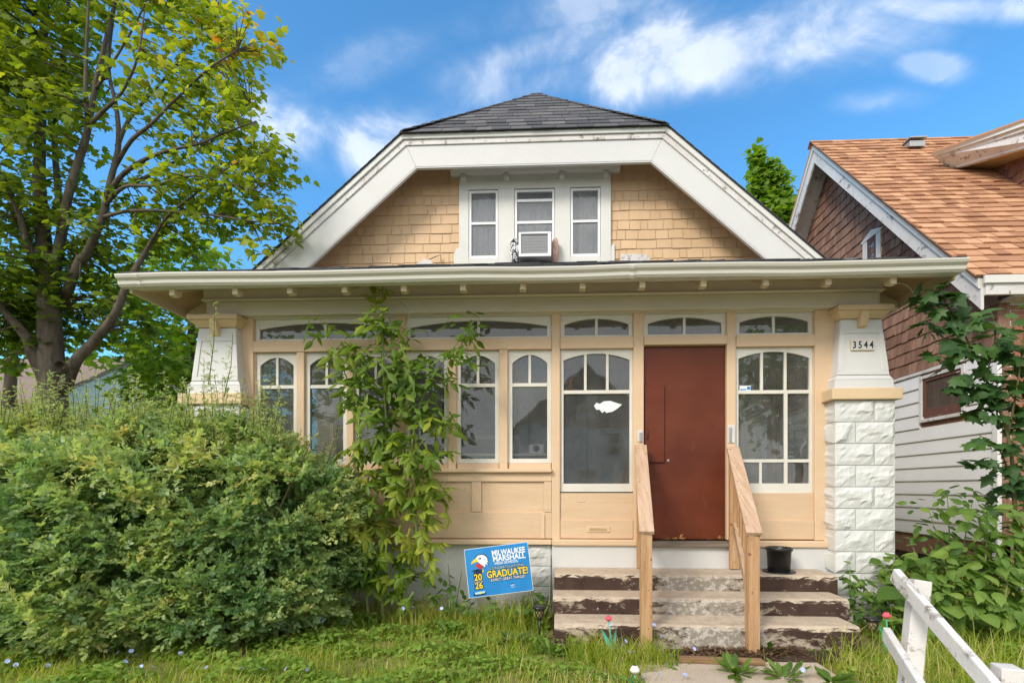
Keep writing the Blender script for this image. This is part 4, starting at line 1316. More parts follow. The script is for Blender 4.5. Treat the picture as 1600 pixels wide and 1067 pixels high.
flat(E([(-0.012, 0.026), (0.018, 0.034), (0.022, 0.022), (0.004, 0.018)]), 'pn', 'emblem_eye', -0.0038)
flat(E([(0.04, 0.03), (0.055, 0.02), (0.05, -0.01), (0.038, 0.005)]), 'pl', 'emblem_feather', -0.0037)
# graduation cap and diploma
flat([(-0.265, 0.02), (-0.20, 0.035), (-0.14, 0.018), (-0.20, 0.0)], 'pn', 'cap_print', -0.0028)
flat([(-0.245, 0.006), (-0.16, 0.006), (-0.165, -0.012), (-0.24, -0.012)], 'pn', 'cap_print', -0.0026)
flat([(-0.155, 0.02), (-0.145, 0.024), (-0.148, -0.005), (-0.158, -0.005)], 'py', 'tassel_print', -0.0036)
flat([(-0.26, -0.196), (-0.15, -0.196), (-0.14, -0.205), (-0.16, -0.218), (-0.26, -0.218), (-0.27, -0.206)], 'pn', 'diploma_print', -0.0026)
flat([(-0.25, -0.187), (-0.155, -0.182), (-0.155, -0.202), (-0.25, -0.207)], 'pl', 'diploma_print', -0.0032)
flat([(-0.207, -0.184), (-0.195, -0.183), (-0.195, -0.206), (-0.207, -0.207)], 'py', 'diploma_print', -0.0036)
flat([(0.10, -0.155), (0.135, -0.155), (0.135, -0.162), (0.10, -0.162)], 'pw', 'mark_print', -0.003)
flat([(0.105, -0.142), (0.13, -0.142), (0.125, -0.150), (0.10, -0.150)], 'pn', 'mark_print', -0.003)
flat([(0.10, -0.176), (0.14, -0.176), (0.14, -0.181), (0.10, -0.181)], 'pl', 'mark_print', -0.003)

# ---- solar path lights
M['amber'] = MT('lamp_plastic').out((0.28, 0.22, 0.10), 0.3)
def path_light(px, py_cap, py_ground, Y, label, s=1.0):
    p = W(px, py_cap, Y); gz_ = 0.0
    t = thing('path_light', label, 'garden light', (p.x, Y, 0), group='solar path lights beside the steps')
    z = p.z
    MB().lathe([(0.0, z + .012), (0.05 * s, z + .010), (0.062 * s, z), (0.06 * s, z - .012), (0.045 * s, z - .016), (0.0, z - .016)], (p.x, Y, 0), 20).build('lamp_cap', M['black'], t, smooth=True)
    MB().lathe([(0.030 * s, z - .017), (0.036 * s, z - .03), (0.028 * s, z - .085), (0.018 * s, z - .10), (0.0, z - .10)], (p.x, Y, 0), 14).build('lens', M['amber'], t, smooth=True)
    cg = MB()
    for k in range(8):
        for dr in (1, -1):
            pts = []
            for q in range(5):
                an = 2 * math.pi * k / 8 + dr * q * 0.35
                r = (0.040, 0.042, 0.039, 0.034, 0.022)[q] * s
                pts.append((p.x + r * math.cos(an), Y + r * math.sin(an), z - .017 - q * .021))
            cg.tube(pts, 0.0022, 4)
    cg.build('cage', M['black'], t)
    MB().tube([(p.x, Y, z - .10), (p.x, Y, -0.02)], [0.011 * s, 0.007 * s], 8).build('stake', M['black'], t, smooth=True)
path_light(843, 948, 985, -0.85, 'black solar path light in the grass between blue sign and steps')
path_light(1363, 966, 1006, -1.0, 'black solar path light with caged lens right of the steps')

# ---- plastic flowers on stakes
M['green_pl'] = MT('green_plastic').out((0.05, 0.36, 0.16), 0.35); M['teal_pl'] = MT('teal_plastic').out((0.10, 0.42, 0.33), 0.35)
M['pink_pl'] = MT('pink_plastic').out((0.68, 0.10, 0.14), 0.35); M['white_pl'] = MT('white_plastic').out((0.72, 0.72, 0.68), 0.3)
def plastic_flower(px, py_b, Y, label, petal, leaf, r=0.035, lean=0.0, toothed=False):
    p = W(px, py_b, Y)
    t = thing('plastic_flower', label, 'garden ornament', (p.x + lean, Y, 0), group='plastic flowers on stakes')
    MB().tube([(p.x + lean, Y, -0.02), (p.x + lean * .5, Y, p.z * .5), (p.x, Y, p.z)], 0.006, 6).build('stem', M[leaf], t, smooth=True)
    for k in range(5):
        an = 2 * math.pi * k / 5
        m = MB()
        ax, ay = math.cos(an), math.sin(an)
        prof = [(0.2, 0.0), (0.9, 0.5), (1.0, 1.0), (0.55, 1.75), (0.25, 2.0)]
        vs = []
        for (q, h) in prof:
            wdt = r * (0.25 + 0.5 * math.sin(min(h / 2, 1) * math.pi * .9))
            vs += [(p.x + ax * q * r - ay * wdt, Y + ay * q * r + ax * wdt, p.z + h * r), (p.x + ax * (q + .15) * r, Y + ay * (q + .15) * r, p.z + h * r), (p.x + ax * q * r + ay * wdt, Y + ay * q * r - ax * wdt, p.z + h * r)]
        fs = []
        for i in range(4):
            for j in range(2): fs.append((3 * i + j, 3 * i + j + 1, 3 * i + j + 4, 3 * i + j + 3))
        m.add(vs, fs); m.build('petal', M[petal], t, smooth=True)
    # two blade leaves, their edge toothed on one of the flowers
    for sgn in (-1, 1):
        m = MB(); vs = []
        n = 9
        for i in range(n):
            f = i / (n - 1)
            ww = 0.016 * math.sin(math.pi * min(1, f * .9 + .1)) * (1.25 if (i % 2 and toothed) else 1.0) + .001
            cx, cz = p.x + lean * (1 - f) + sgn * (0.01 + 0.05 * f * f), f * p.z * .82
            vs += [(cx - ww, Y - 0.008 - sgn * .006, cz), (cx + ww, Y - 0.008 + sgn * .006, cz + .004)]
        m.add(vs, [(2 * i, 2 * i + 1, 2 * i + 3, 2 * i + 2) for i in range(n - 1)])
        m.build('leaf', M[leaf], t)
plastic_flower(951, 970, -1.25, 'pink plastic tulip on a teal stake in front of the steps', 'pink_pl', 'teal_pl', 0.022, 0.04)
plastic_flower(992, 1052, -1.75, 'white plastic tulip on a teal stake in the grass beside the path', 'white_pl', 'teal_pl', 0.028, 0.0)
plastic_flower(1385, 966, -1.1, 'red plastic flower with toothed green leaves between path light and white railing', 'pink_pl', 'green_pl', 0.026, 0.02, True)

# ---- weathered white railing at the lower right
wr = thing('yard_railing', 'weathered white timber railing with two sloping rails, leaning, at the lawn edge', 'railing', (W(1435, 1067, -2.45).x, -2.45, 0))
pt, pb = W(1437, 906, -2.45), W(1421, 1067, -2.5)
dirp = (pb - pt) / (pt.z - pb.z)
p_b = pt + dirp * (pt.z + 0.15)
MB().beam(p_b, pt, 0.08, 0.08, (0.25, 1, 0)).build('post', M['weather'], wr, 0.005)
q_t = W(1574, 1040, -3.0)
MB().beam((q_t.x, -3.0, -0.5), q_t, 0.078, 0.078, (0.25, 1, 0)).build('post', M['weather'], wr, 0.005)
a, b = W(1416, 897, -2.42), W(1588, 1082, -3.07)
a.x -= 0.06; b.x -= 0.075
MB().beam(a, b, 0.034, 0.078).build('rail', M['weather'], wr, 0.006)
a, b = W(1400, 990, -2.42), W(1492, 1115, -3.07)
a.x -= 0.05; b.x -= 0.075
MB().beam(a, b, 0.034, 0.078).build('rail', M['weather'], wr, 0.006)

# ================================================================== things in and on the windows
ac_c = W(836, 384, GW - 0.25)
ac = thing('air_conditioner', 'white window air conditioner jutting from the middle gable window', 'air conditioner', (ac_c.x, GW - 0.25, ac_c.z))
hx, hz = 0.245, 0.185
ya = GW - 0.30
ax0, ax1, az0, az1 = ac_c.x - hx, ac_c.x + hx, ac_c.z - hz, ac_c.z + hz
case = MB(); case.box(ax0, ax0 + .035, ya, GW + .1, az0, az1); case.box(ax1 - .05, ax1, ya, GW + .1, az0, az1); case.box(ax0 + .035, ax1 - .05, ya + .001, GW + .1, az1 - .03, az1); case.box(ax0 + .035, ax1 - .05, ya + .001, GW + .1, az0, az0 + .045)
case.build('casing', M['vinyl'], ac, 0.006)
MB().box(ax0 + .036, ax1 - .051, ya + .03, ya + .05, az0 + .046, az1 - .031).build('coil', M['metal'], ac)
gr = MB()
for k in range(26):
    x = ax0 + .04 + k * (ax1 - ax0 - .095) / 25
    gr.box(x, x + .003, ya + .012, ya + .028, az0 + .046, az1 - .031)
for k in range(7):
    z = az0 + .06 + k * .046
    gr.box(ax0 + .036, ax1 - .051, ya + .008, ya + .0115, z, z + .004)
gr.build('grille', M['metal'], ac)
def crumple(c, sx_, sy_, sz_, seed, mat, name, par):
    rr = random.Random(seed)
    bm = bmesh.new(); bmesh.ops.create_icosphere(bm, subdivisions=3, radius=1)
    for v in bm.verts:
        k = 1 + rr.uniform(-.22, .22)
        v.co = Vector((v.co.x * sx_ * k, v.co.y * sy_ * k, max(-1, min(1, v.co.z * 1.25)) * sz_ * (1 + rr.uniform(-.05, .05)))) + Vector(c) - wloc(par)
    me = bpy.data.meshes.new(name); bm.to_mesh(me); bm.free()
    me.materials.append(mat); return link(name, me, par)
pat = MT('black_and_white_cloth')
pn_ = pat.noise(16, 3, 0.6, dist=1.2)
pat.out(pat.mix(pat.ramp(pn_, 0.47, 0.52), (0.75, 0.75, 0.76), (0.02, 0.02, 0.025)), 0.9)
M['cloth_bw'] = pat.m
M['cloth_pink'] = paint('pink_cloth', (0.62, 0.42, 0.34), (0.4, 0.25, 0.2), dirt=0.8)
crumple((ax0 - .075, GW - .12, ac_c.z - .03), .07, .06, .20, 3, M['cloth_bw'], 'stuffed_cloth', ac)
crumple((ax1 + .06, GW - .12, ac_c.z - .03), .058, .06, .19, 5, M['cloth_pink'], 'stuffed_cloth', ac)

# cut-out on the big window left of the door
cut = [(928, 634), (932, 629), (937, 631), (943, 627), (953, 626), (962, 629), (972, 632), (966, 637), (962, 640), (957, 643), (947, 645), (945, 642), (941, 645), (937, 640), (932, 640)]
m = MB(); m.prism_y([(W(x, y, 0.05).x, W(x, y, 0.05).z) for x, y in cut], 0.0495, 0.0515)
tag(m.build('paper_cutout', M['pw']), 'white animal-shaped paper cutout stuck on the tall window left of the door', 'cutout')
stk = thing('window_sticker', 'small blue and white sticker in the upper corner of the window right of the door', 'sticker', W(1164, 606, 0.052))
bx('sticker_sheet', M['pw'], stk, W(1155.5, 606, .05).x, W(1173, 606, .05).x, 0.0495, 0.0505, wz(610.5, 1164, .05), wz(602.5, 1164, .05), 0)
bx('sticker_print', M['sign'], stk, W(1167, 606, .05).x, W(1172.5, 606, .05).x, 0.0488, 0.0493, wz(609, 1164, .05), wz(604, 1164, .05), 0)
bx('sticker_print', M['sign'], stk, W(1156.5, 606, .05).x, W(1166, 606, .05).x, 0.0488, 0.0493, wz(609.5, 1164, .05), wz(607.5, 1164, .05), 0)
# orange wooden letter hung inside
M['orange'] = MT('orange_board').out((0.62, 0.30, 0.14), 0.5)
lt = W(886, 598, 0.3)
ltm = MB()
w_, h_ = 0.085, 0.105
for x in (lt.x - w_ * .8, lt.x + w_ * .3):
    ltm.box(x, x + .035, 0.29, 0.305, lt.z - h_ / 1.3, lt.z + h_ / 1.3)
    ltm.box(x - .018, x + .053, 0.291, 0.304, lt.z - h_ / 1.3 - .001, lt.z - h_ / 1.3 + .018); ltm.box(x - .018, x + .053, 0.291, 0.304, lt.z + h_ / 1.3 - .018, lt.z + h_ / 1.3 + .001)
ltm.box(lt.x - w_ * .8 + .036, lt.x + w_ * .3 - .001, 0.292, 0.303, lt.z - .014, lt.z + .014)
tag(ltm.build('letter_ornament', M['orange'], bevel=0.002), 'orange serif letter H hung behind the tall window left of the door', 'ornament')
o_ = MB(); c0 = W(846, 600, 0.35)
o_.prism_y([(c0.x - .085, c0.z - .05), (c0.x + .075, c0.z - .05), (c0.x + .08, c0.z + .03), (c0.x + .03, c0.z + .09), (c0.x - .02, c0.z + .01), (c0.x - .085, c0.z + .0)], 0.34, 0.355)
tag(o_.build('orange_ornament', M['orange'], bevel=0.002), 'orange board ornament behind the casement nearest the tall window', 'ornament')
# split log and a small box fan on the inner sills
lg = thing('split_log', 'split brown log standing inside at the foot of the window right of the door', 'log', W(1248, 756, 0.2))
z0_, z1_ = wz(757, 1248, .2), wz(722, 1248, .2)
pts = [(W(px, 700, .2).x, z) for px, z in ((1235, z0_), (1267, z0_), (1269, z1_ - .02), (1262, z1_), (1250, z1_ - .012), (1236, z1_ - .006))]
MB().prism_y(pts, 0.14, 0.30).build('log_body', M['log'], lg, 0.008)
pts = [(W(px, 700, .2).x, z) for px, z in ((1218, z0_), (1232, z0_), (1233, z1_ - .01), (1227, z1_ - .03), (1222, z1_ - .07), (1213, z1_ - .10))]
MB().prism_y(pts, 0.15, 0.27).build('log_splinter', M['log'], lg, 0.008)
bx('inner_sill', M['inside_trim'], house, wx(1151), wx(1272), 0.122, 0.36, z0_ - .03, z0_ - .002)
fc = W(838, 702, 0.3)
fan = thing('desk_fan', 'small white box fan on the inner sill of the last casement', 'fan', (fc.x, 0.3, fc.z))
MB().box(fc.x - .085, fc.x + .085, 0.27, 0.33, fc.z - .055, fc.z + .055).build('fan_case', M['vinyl'], fan, 0.008)
m = MB(); m.lathe([(0.0, 0), (0.03, 0.0), (0.036, -0.004), (0.036, 0.004), (0, 0.004)], (0, 0, 0), 20)
fo_ = m.build('fan_grille', M['dark'], fan, local=True); fo_.rotation_euler = (R(90), 0, 0); fo_.location = (0, -0.034, 0.01)
bx('inner_sill', M['inside_trim'], house, wx(396), wx(862), 0.122, 0.36, fc.z - .085, fc.z - .057)

# ================================================================== neighbour house on the right
NX, NR = 5.9, 5.48
nb = thing('neighbour_house', 'weathered house with orange shingle roof, brown shakes and white siding', 'house', (NX, 2, 0))
AP = WX(1272, 222, NR)
EV = WX(1520, 420, NR)
EVR = WX(1475, 410, NR)
NS = (AP.z - EV.z) / (AP.y - EV.y)
ye, ze = EV.y - 0.12, EV.z - 0.12 * NS
yb, zb_ = AP.y + 3.4, AP.z - 3.4 * NS
XRT = 15.0
nr = MB()
nr.slab([(NR - .035, ye, ze), (XRT, ye, ze), (XRT, AP.y, AP.z), (NR - .035, AP.y, AP.z)], 0.05)
nr.slab([(NR - .035, AP.y, AP.z), (XRT, AP.y, AP.z), (XRT, yb, zb_), (NR - .035, yb, zb_)], 0.05)
nroof = nr.build('roof', M['roof_orange'], nb, tint=True)
NV = Vector((0, AP.y - ye, AP.z - ze)); NVL = NV.length
shingle_field(nroof, 'roof_shingle', 'roof_shingles', M['roof_orange'], (NR - .09, ye - .02, ze - .02 * NS + .004), (1, 0, 0), NV, [(0, 0), (6.5, 0), (6.5, NVL + .02), (0, NVL + .02)], 0.185, (0.12, 0.28), 0.022, lap=1.3, maxn=300, jit=0.010, gap=0.003, lift=0.012, seed=31)
rid = MB()
for k in range(30):
    x = NR - .09 + k * .22
    rid.t = random.random()
    rid.prism_x([(AP.y - .1, AP.z - .1 * NS + .022), (AP.y, AP.z + .028), (AP.y + .1, AP.z - .1 * NS + .022), (AP.y, AP.z + .012)], x, x + .225)
rid.build('ridge_caps', M['roof_orange'], nroof, tint=True, kind='stuff')
# rakes
def rakeboard(y0, z0, y1, z1, dep, x0, x1, nm='bargeboard', mat='weather'):
    MB().prism_x([(y0, z0), (y1, z1), (y1, z1 - dep), (y0, z0 - dep)], x0, x1).build(nm, M[mat], nb, 0.005)
rakeboard(ye, ze - .045, AP.y - .001, AP.z - .045, 0.40, NR, NR + .04)
rakeboard(AP.y + .001, AP.z - .045, yb, zb_ - .045, 0.40, NR, NR + .04)
rakeboard(ye, ze - .04, AP.y - .001, AP.z - .04, 0.13, NR - .03, NR - .001, 'rake_moulding', 'greytrim')
rakeboard(AP.y + .001, AP.z - .04, yb, zb_ - .04, 0.13, NR - .03, NR - .001, 'rake_moulding', 'greytrim')
so2 = MB()
so2.prism_x([(ye + .3, ze + .3 * NS - .16), (AP.y, AP.z - .16), (AP.y, AP.z - .19), (ye + .3, ze + .3 * NS - .19)], NR + .042, NX + .05)
so2.build('gable_soffit', M['weather'], nb)
so2 = MB()
so2.prism_x([(AP.y, AP.z - .16), (yb, zb_ - .16), (yb, zb_ - .19), (AP.y, AP.z - .19)], NR + .042, NX + .05)
so2.build('gable_soffit', M['weather'], nb)
# gable wall facing the bungalow
YC = WX(1560, 700, NX).y
zj = WX(1400, 592, NX).z
yR = 2 * AP.y - YC
zj2 = zj
gwall = MB().prism_x([(YC, 0.3), (yR, 0.3), (yR, AP.z - (yR - AP.y) * NS - .2), (AP.y, AP.z - .2), (YC, AP.z - (AP.y - YC) * NS - .2)], NX + .012, NX + .15).build('gable_wall', M['shake_brown'], nb, tint=True)
U_ = (0, -1, 0)
O_ = Vector((NX + .012, yR, zj))
def uy(y): return yR - y
shingle_field(gwall, 'shingle', 'shingles', M['shake_brown'], O_, U_, (0, 0, 1), [(uy(yR), 0), (uy(YC), 0), (uy(YC), AP.z - (AP.y - YC) * NS - .2 - zj), (uy(AP.y), AP.z - .2 - zj), (uy(yR), AP.z - (yR - AP.y) * NS - .2 - zj)], 0.19, (0.09, 0.24), 0.022, lap=1.12, gap=0.006, jit=0.008, maxn=300, seed=41)
MB().prism_x([(YC, zj - .06), (yR, zj - .06), (yR, zj - .01), (YC, zj - .01)], NX - .03, NX + .01).build('drip_board', M['weather'], nb, 0.004)
# horizontal siding
zlow = 0.62
nz_ = int((zj - .07 - zlow) / 0.2)
ex_ = (zj - .07 - zlow) / nz_
wa, wb = WX(1505, 585, NX).y, WX(1443, 590, NX).y
wz0, wz1 = WX(1446, 650, NX).z, WX(1446, 592, NX).z
rs = random.Random(9)
M['siding'] = paint('white_siding', (0.76, 0.75, 0.74), (0.62, 0.60, 0.59), peel=(0.5, 0.47, 0.45), peel_amt=0.75, dirt=0.35, rough=0.45, bump=0.08)
for k in range(nz_):
    z = zlow + k * ex_
    def brd(ya_, yb_):
        MB().loft([(NX - .024, ya_, z), (NX + .012, ya_, z), (NX + .012, ya_, z + ex_), (NX - .004, ya_, z + ex_), (NX - .026, ya_, z + .012)],
                  [(NX - .024, yb_, z), (NX + .012, yb_, z), (NX + .012, yb_, z + ex_), (NX - .004, yb_, z + ex_), (NX - .026, yb_, z + .012)]).build('siding_board', M['siding'], nb)
    if z + ex_ > wz0 - .06 and z < wz1 + .06:
        brd(YC + .05, wa - .06); brd(wb + .06, yR)
    else:
        j = YC + rs.uniform(1.6, 3.4)
        brd(YC + .05, j); brd(j + .004, yR)
MB().box(NX - .04, NX + .02, YC - .03, YC + .048, 0.4, zj - .062).build('corner_trim', M['siding'], nb, 0.004)
MB().box(NX + .03, NX + .16, YC, yR, -.05, zlow).build('foundation', M['soil'], nb)
# basement-height window in the siding
win = MB()
win.box(NX - .035, NX + .02, wa - .055, wa, wz0 - .05, wz1 + .05); win.box(NX - .035, NX + .02, wb, wb + .055, wz0 - .05, wz1 + .05)
win.box(NX - .034, NX + .02, wa, wb, wz1, wz1 + .05); win.box(NX - .05, NX + .02, wa - .03, wb + .03, wz0 - .10, wz0 - .051)
w1 = win.build('window', M['weather'], nb, 0.004)
w1['label'] = 'small window with peeling brown sash in the white siding'
M['brownpeel'] = paint('peeling_brown_paint', (0.15, 0.065, 0.045), (0.09, 0.04, 0.03), peel=(0.62, 0.58, 0.55), peel_amt=0.60, peel_scale=11, dirt=0.5)
sm = MB(); sm.box(NX - .015, NX + .03, wa + .001, wa + .05, wz0, wz1 - .001); sm.box(NX - .015, NX + .03, wb - .05, wb - .001, wz0, wz1 - .001); sm.box(NX - .014, NX + .03, wa + .05, wb - .05, wz1 - .05, wz1 - .001); sm.box(NX - .014, NX + .03, wa + .05, wb - .05, wz0 - .05, wz0 + .10)
sm.build('sash', M['brownpeel'], w1, 0.003)
MB().box(NX + .01, NX + .013, wa + .04, wb - .04, wz0 + .09, wz1 - .04).build('pane', M['glass'], w1)
MB().box(NX + .014, NX + .02, wa, wb, wz0 - .05, wz1).build('window_back', M['dark'], w1)
# small window high in the gable
ga, gb = WX(1378, 372, NX).y, WX(1350, 372, NX).y
gz1, gz0 = WX(1375, 362, NX).z, WX(1360, 420, NX).z
m = MB(); m.box(NX - .03, NX + .02, ga, ga + .12, gz0 - .4, gz1); m.box(NX - .03, NX + .02, gb - .12, gb, gz0 - .4, gz1); m.prism_x([(ga, gz1 + .001), (gb, gz1 + .001), (gb + .06, gz1 + .03), ((ga + gb) / 2, gz1 + .14), (ga - .06, gz1 + .03)], NX - .036, NX + .02)
w2 = m.build('window', M['greytrim'], nb, 0.004)
m = MB(); m.box(NX - .02, NX + .02, ga + .121, ga + .19, gz0 - .4, gz1 - .001); m.box(NX - .02, NX + .02, gb - .19, gb - .121, gz0 - .4, gz1 - .001); m.box(NX - .021, NX + .02, ga + .19, gb - .19, gz1 - .07, gz1 - .001)
m.build('sash', M['brownpeel'], w2, 0.003)
MB().box(NX - .008, NX - .003, ga + .18, gb - .18, gz0 - .4, gz1 - .06).build('pane', M['glass_up'], w2)
# front eave
bx('front_fascia', M['weather'], nb, NR + .04, XRT, ye - .03, ye + .01, ze - .26, ze - .03)
bx('front_fascia', M['greytrim'], nb, NR + .0, XRT, ye - .06, ye - .031, ze - .12, ze - .02)
bx('front_soffit', M['weather'], nb, NX - .0, XRT, ye + .011, YC + .3, ze - .27, ze - .24)
# front wall: brick pier at the corner, dim wall beyond
M['brick'] = paint('orange_brick', (0.34, 0.155, 0.085), (0.22, 0.09, 0.05), dirt=0.7, tint='obj', bump=0.5, rough=0.9)
bp = MB().box(NX + .065, NX + 1.3, YC + .012, YC + .3, -.05, ze - .27).build('brick_wall', M['mortar'], nb)
me_b = MB().box(0, 0.195, -0.008, 0.02, 0, 0.058).mesh('brick', M['brick'])
r = 0
z = 0.05
while z < ze - .36:
    x = NX + .07 + (0 if r % 2 == 0 else -0.1)
    k = 0
    while x < NX + 1.1:
        if x >= NX + .06:
            link('brick', me_b, bp, Vector((x - NX, YC + .012 - 2, z)))
        x += 0.205
    z += 0.068; r += 1
bx('corner_trim', M['siding'], nb, NX + 1.06, NX + 1.31, YC - .03, YC + .1, -.05, ze - .272)
MB().box(NX + 1.31, XRT, YC + .1, YC + .3, -.05, ze - .27).build('front_wall', M['shake_brown'], nb, tint=True)
# roof vent
nn_ = Vector((0, -(AP.z - ze), AP.y - ye)).normalized()
vp = WP(1427, 233, Vector((NR, ye, ze)), nn_)
vt = MB(); vt.loft([(vp.x - .15, vp.y - .12, vp.z - .03), (vp.x + .15, vp.y - .12, vp.z - .03), (vp.x + .15, vp.y + .12, vp.z + .08), (vp.x - .15, vp.y + .12, vp.z + .08)], [(vp.x - .145, vp.y - .115, vp.z + .09), (vp.x + .145, vp.y - .115, vp.z + .09), (vp.x + .145, vp.y + .12, vp.z + .12), (vp.x - .145, vp.y + .12, vp.z + .12)])
vto = vt.build('roof_vent', M['metal'], nb, 0.006)
bx('vent_hood', M['metal'], vto, vp.x - .17, vp.x + .17, vp.y - .15, vp.y + .14, vp.z + .125, vp.z + .15)
# dormer at the right
PO = Vector((NR, ye, ze))
dA = WP(1488, 263, PO, nn_)
dY = dA.y - 0.04
cA = WP(1543, 266, PO, nn_); cx_ = cA.x
cB = WX(1640, 338, cx_)
def rz_at(y): return ze + (y - ye) * NS
pA = W(1456, 242, dY); pB = W(1488, 264, dY)
pD = WX(1690, 160, cx_ - .12); pC = WX(1690, 205, cx_ - .12)
bk = Vector((0.05, 0.05, 0))
def quad_board(a, b, c, d, nm, mat, off0=0.0, off1=1.0, fwd=0.0):
    q = [a.lerp(d, off0), b.lerp(c, off0), b.lerp(c, off1), a.lerp(d, off1)]
    f = Vector((-.02, -.04, 0)) * fwd
    return MB().loft([v + f for v in q], [v + bk for v in q]).build(nm, M[mat], nb, 0.004)
quad_board(pA, pD, pC, pB, 'dormer_bargeboard', 'weather')
quad_board(pA, pD, pC, pB, 'rake_moulding', 'greytrim', -0.02, 0.2, 1.2)
quad_board(pA, pD, pC, pB, 'rake_moulding', 'weather', 0.21, 0.36, 0.6)
up_ = Vector((0, 0, .03))
c0_, c1_ = pA + Vector((-.03, -.05, .0)), pD + Vector((-.03, -.05, .0))
rq = [c0_, c1_, c1_ + Vector((2.5, 0, 0)), c0_ + Vector((2.5, .2, 0))]
MB().loft(rq, [v + up_ for v in rq]).build('dormer_roof', M['roof_orange'], nb, tint=True)
sB, sC = pB + Vector((.05, .06, .05)), pC + Vector((.05, .06, .05))
MB().loft([sB, sC, sC + Vector((.5, .4, .02)), sB + Vector((.7, .5, .02))], [v + up_ for v in (sB, sC, sC + Vector((.5, .4, .02)), sB + Vector((.7, .5, .02)))]).build('dormer_soffit', M['sheath'], nb)
tA, tB = WX(1543, 244, cx_), WX(1650, 195, cx_)
yb0, yf0 = cA.y + .1, tB.y
ztop_ = lambda y: tA.z + (y - tA.y) * (tB.z - tA.z) / (tB.y - tA.y)
dwall = MB().prism_x([(yb0, rz_at(yb0) - .1), (yf0, rz_at(yf0) - .1), (yf0, ztop_(yf0)), (yb0, ztop_(yb0))], cx_ + .03, cx_ + .12).build('dormer_wall', M['shake_brown'], nb, tint=True)
bx('dormer_front', M['shake_brown'], nb, cx_ + .121, cx_ + 2.2, yf0, yf0 + .1, rz_at(yf0) - .1, min(tB.z, pC.z), 0)
MB().prism_x([(yb0, rz_at(yb0) - .1), (yf0, rz_at(yf0) - .1), (yf0, ztop_(yf0)), (yb0, ztop_(yb0))], cx_ + 2.2, cx_ + 2.3).build('dormer_wall', M['shake_brown'], nb, tint=True)
bx('dormer_fascia', M['weather'], nb, pD.x + .05, pD.x + 2.4, pD.y - .02, pD.y + .03, pC.z, pD.z - .005)
M['shake_red'] = wood('red_brown_shake', (0.42, 0.20, 0.13), (0.22, 0.095, 0.06), 'z', 1.0, 0.85, tint=True, bump=0.5)
zz = rz_at(yf0)
shingle_field(dwall, 'shingle', 'shingles', M['shake_red'], (cx_ + .028, yb0, zz), (0, -1, 0), (0, 0, 1), [(yb0 - yf0, 0), (yb0 - yf0, ztop_(yf0) - zz), (0, ztop_(yb0) - zz), (0, rz_at(yb0) - zz)], 0.19, (.1, .26), .02, lap=1.1, maxn=200, seed=51)

# ================================================================== houses beyond the yard on the left
def far_house(label, x0, x1, y0, y1, zw, zr_, wallmat, roofmat, gable_front, nwin):
    t = thing('far_house', label, 'house', ((x0 + x1) / 2, (y0 + y1) / 2, 0))
    wl2 = bx('wall', M[wallmat], t, x0, x1, y0, y1, 0, zw, 0)
    n_ = int(zw / .16)
    for k in range(n_):
        MB().prism_x([(y0 - .001, k * .16), (y0 - .02, k * .16 + .005), (y0 - .004, k * .16 + .158), (y0 - .001, k * .16 + .158)], x0, x1).build('siding_board', M[wallmat], wl2)
    if gable_front:
        xm = (x0 + x1) / 2
        MB().prism_y([(x0, zw + .001), (x1, zw + .001), (xm, zr_)], y0 + .01, y1 - .01).build('gable_wall', M[wallmat], t)
        s2 = (zr_ - zw) / (xm - x0)
        m = MB(); m.slab([(x0 - .4, y0 - .4, zw - .4 * s2), (xm, y0 - .4, zr_ + .05), (xm, y1 + .3, zr_ + .05), (x0 - .4, y1 + .3, zw - .4 * s2)], .12)
        m.slab([(x1 + .4, y0 - .4, zw - .4 * s2), (x1 + .4, y1 + .3, zw - .4 * s2), (xm, y1 + .3, zr_ + .05), (xm, y0 - .4, zr_ + .05)], .12)
    else:
        ym = (y0 + y1) / 2; s2 = (zr_ - zw) / (ym - y0)
        m = MB(); m.slab([(x0 - .4, y0 - .4, zw - .4 * s2), (x1 + .4, y0 - .4, zw - .4 * s2), (x1 + .4, ym, zr_), (x0 - .4, ym, zr_)], .12)
        m.slab([(x0 - .4, y1 + .4, zw - .4 * s2), (x0 - .4, ym, zr_), (x1 + .4, ym, zr_), (x1 + .4, y1 + .4, zw - .4 * s2)], .12)
        for X in (x0, x1): MB().prism_x([(y0 + .01, zw + .001), (y1 - .01, zw + .001), (ym, zr_ - .06)], X - .06, X + .06).build('gable_wall', M[wallmat], t)
    m.build('roof', M[roofmat], t, tint=True)
    for k in range(nwin):
        x = x0 + (x1 - x0) * (k + .6) / (nwin + .2)
        f = MB(); f.box(x - .5, x - .42, y0 - .06, y0 - .022, 1.2, 2.6); f.box(x + .42, x + .5, y0 - .06, y0 - .022, 1.2, 2.6); f.box(x - .42, x + .42, y0 - .06, y0 - .022, 1.2, 1.28); f.box(x - .42, x + .42, y0 - .06, y0 - .022, 2.52, 2.6); f.box(x - .42, x + .42, y0 - .059, y0 - .022, 1.86, 1.94)
        w_o = f.build('window', M['white'], t)
        MB().box(x - .42, x + .42, y0 - .04, y0 - .03, 1.28, 2.52).build('pane', M['dark'], w_o)
    return t
M['roof_far'] = shinglemat('brown_grey_shingle', [(0.0, (0.17, 0.12, 0.10)), (0.5, (0.24, 0.175, 0.15)), (1.0, (0.3, 0.22, 0.19))], (0.32, 0.25, 0.22))
M['stucco'] = paint('salmon_stucco', (0.52, 0.26, 0.15), (0.40, 0.19, 0.11), dirt=0.5)
far_house('white-sided far house with grey-brown roof beyond the big maple', -19.0, W(52, 600, 7.5).x, 7.5, 13, 3.9, 5.7, 'siding', 'roof_far', False, 3)
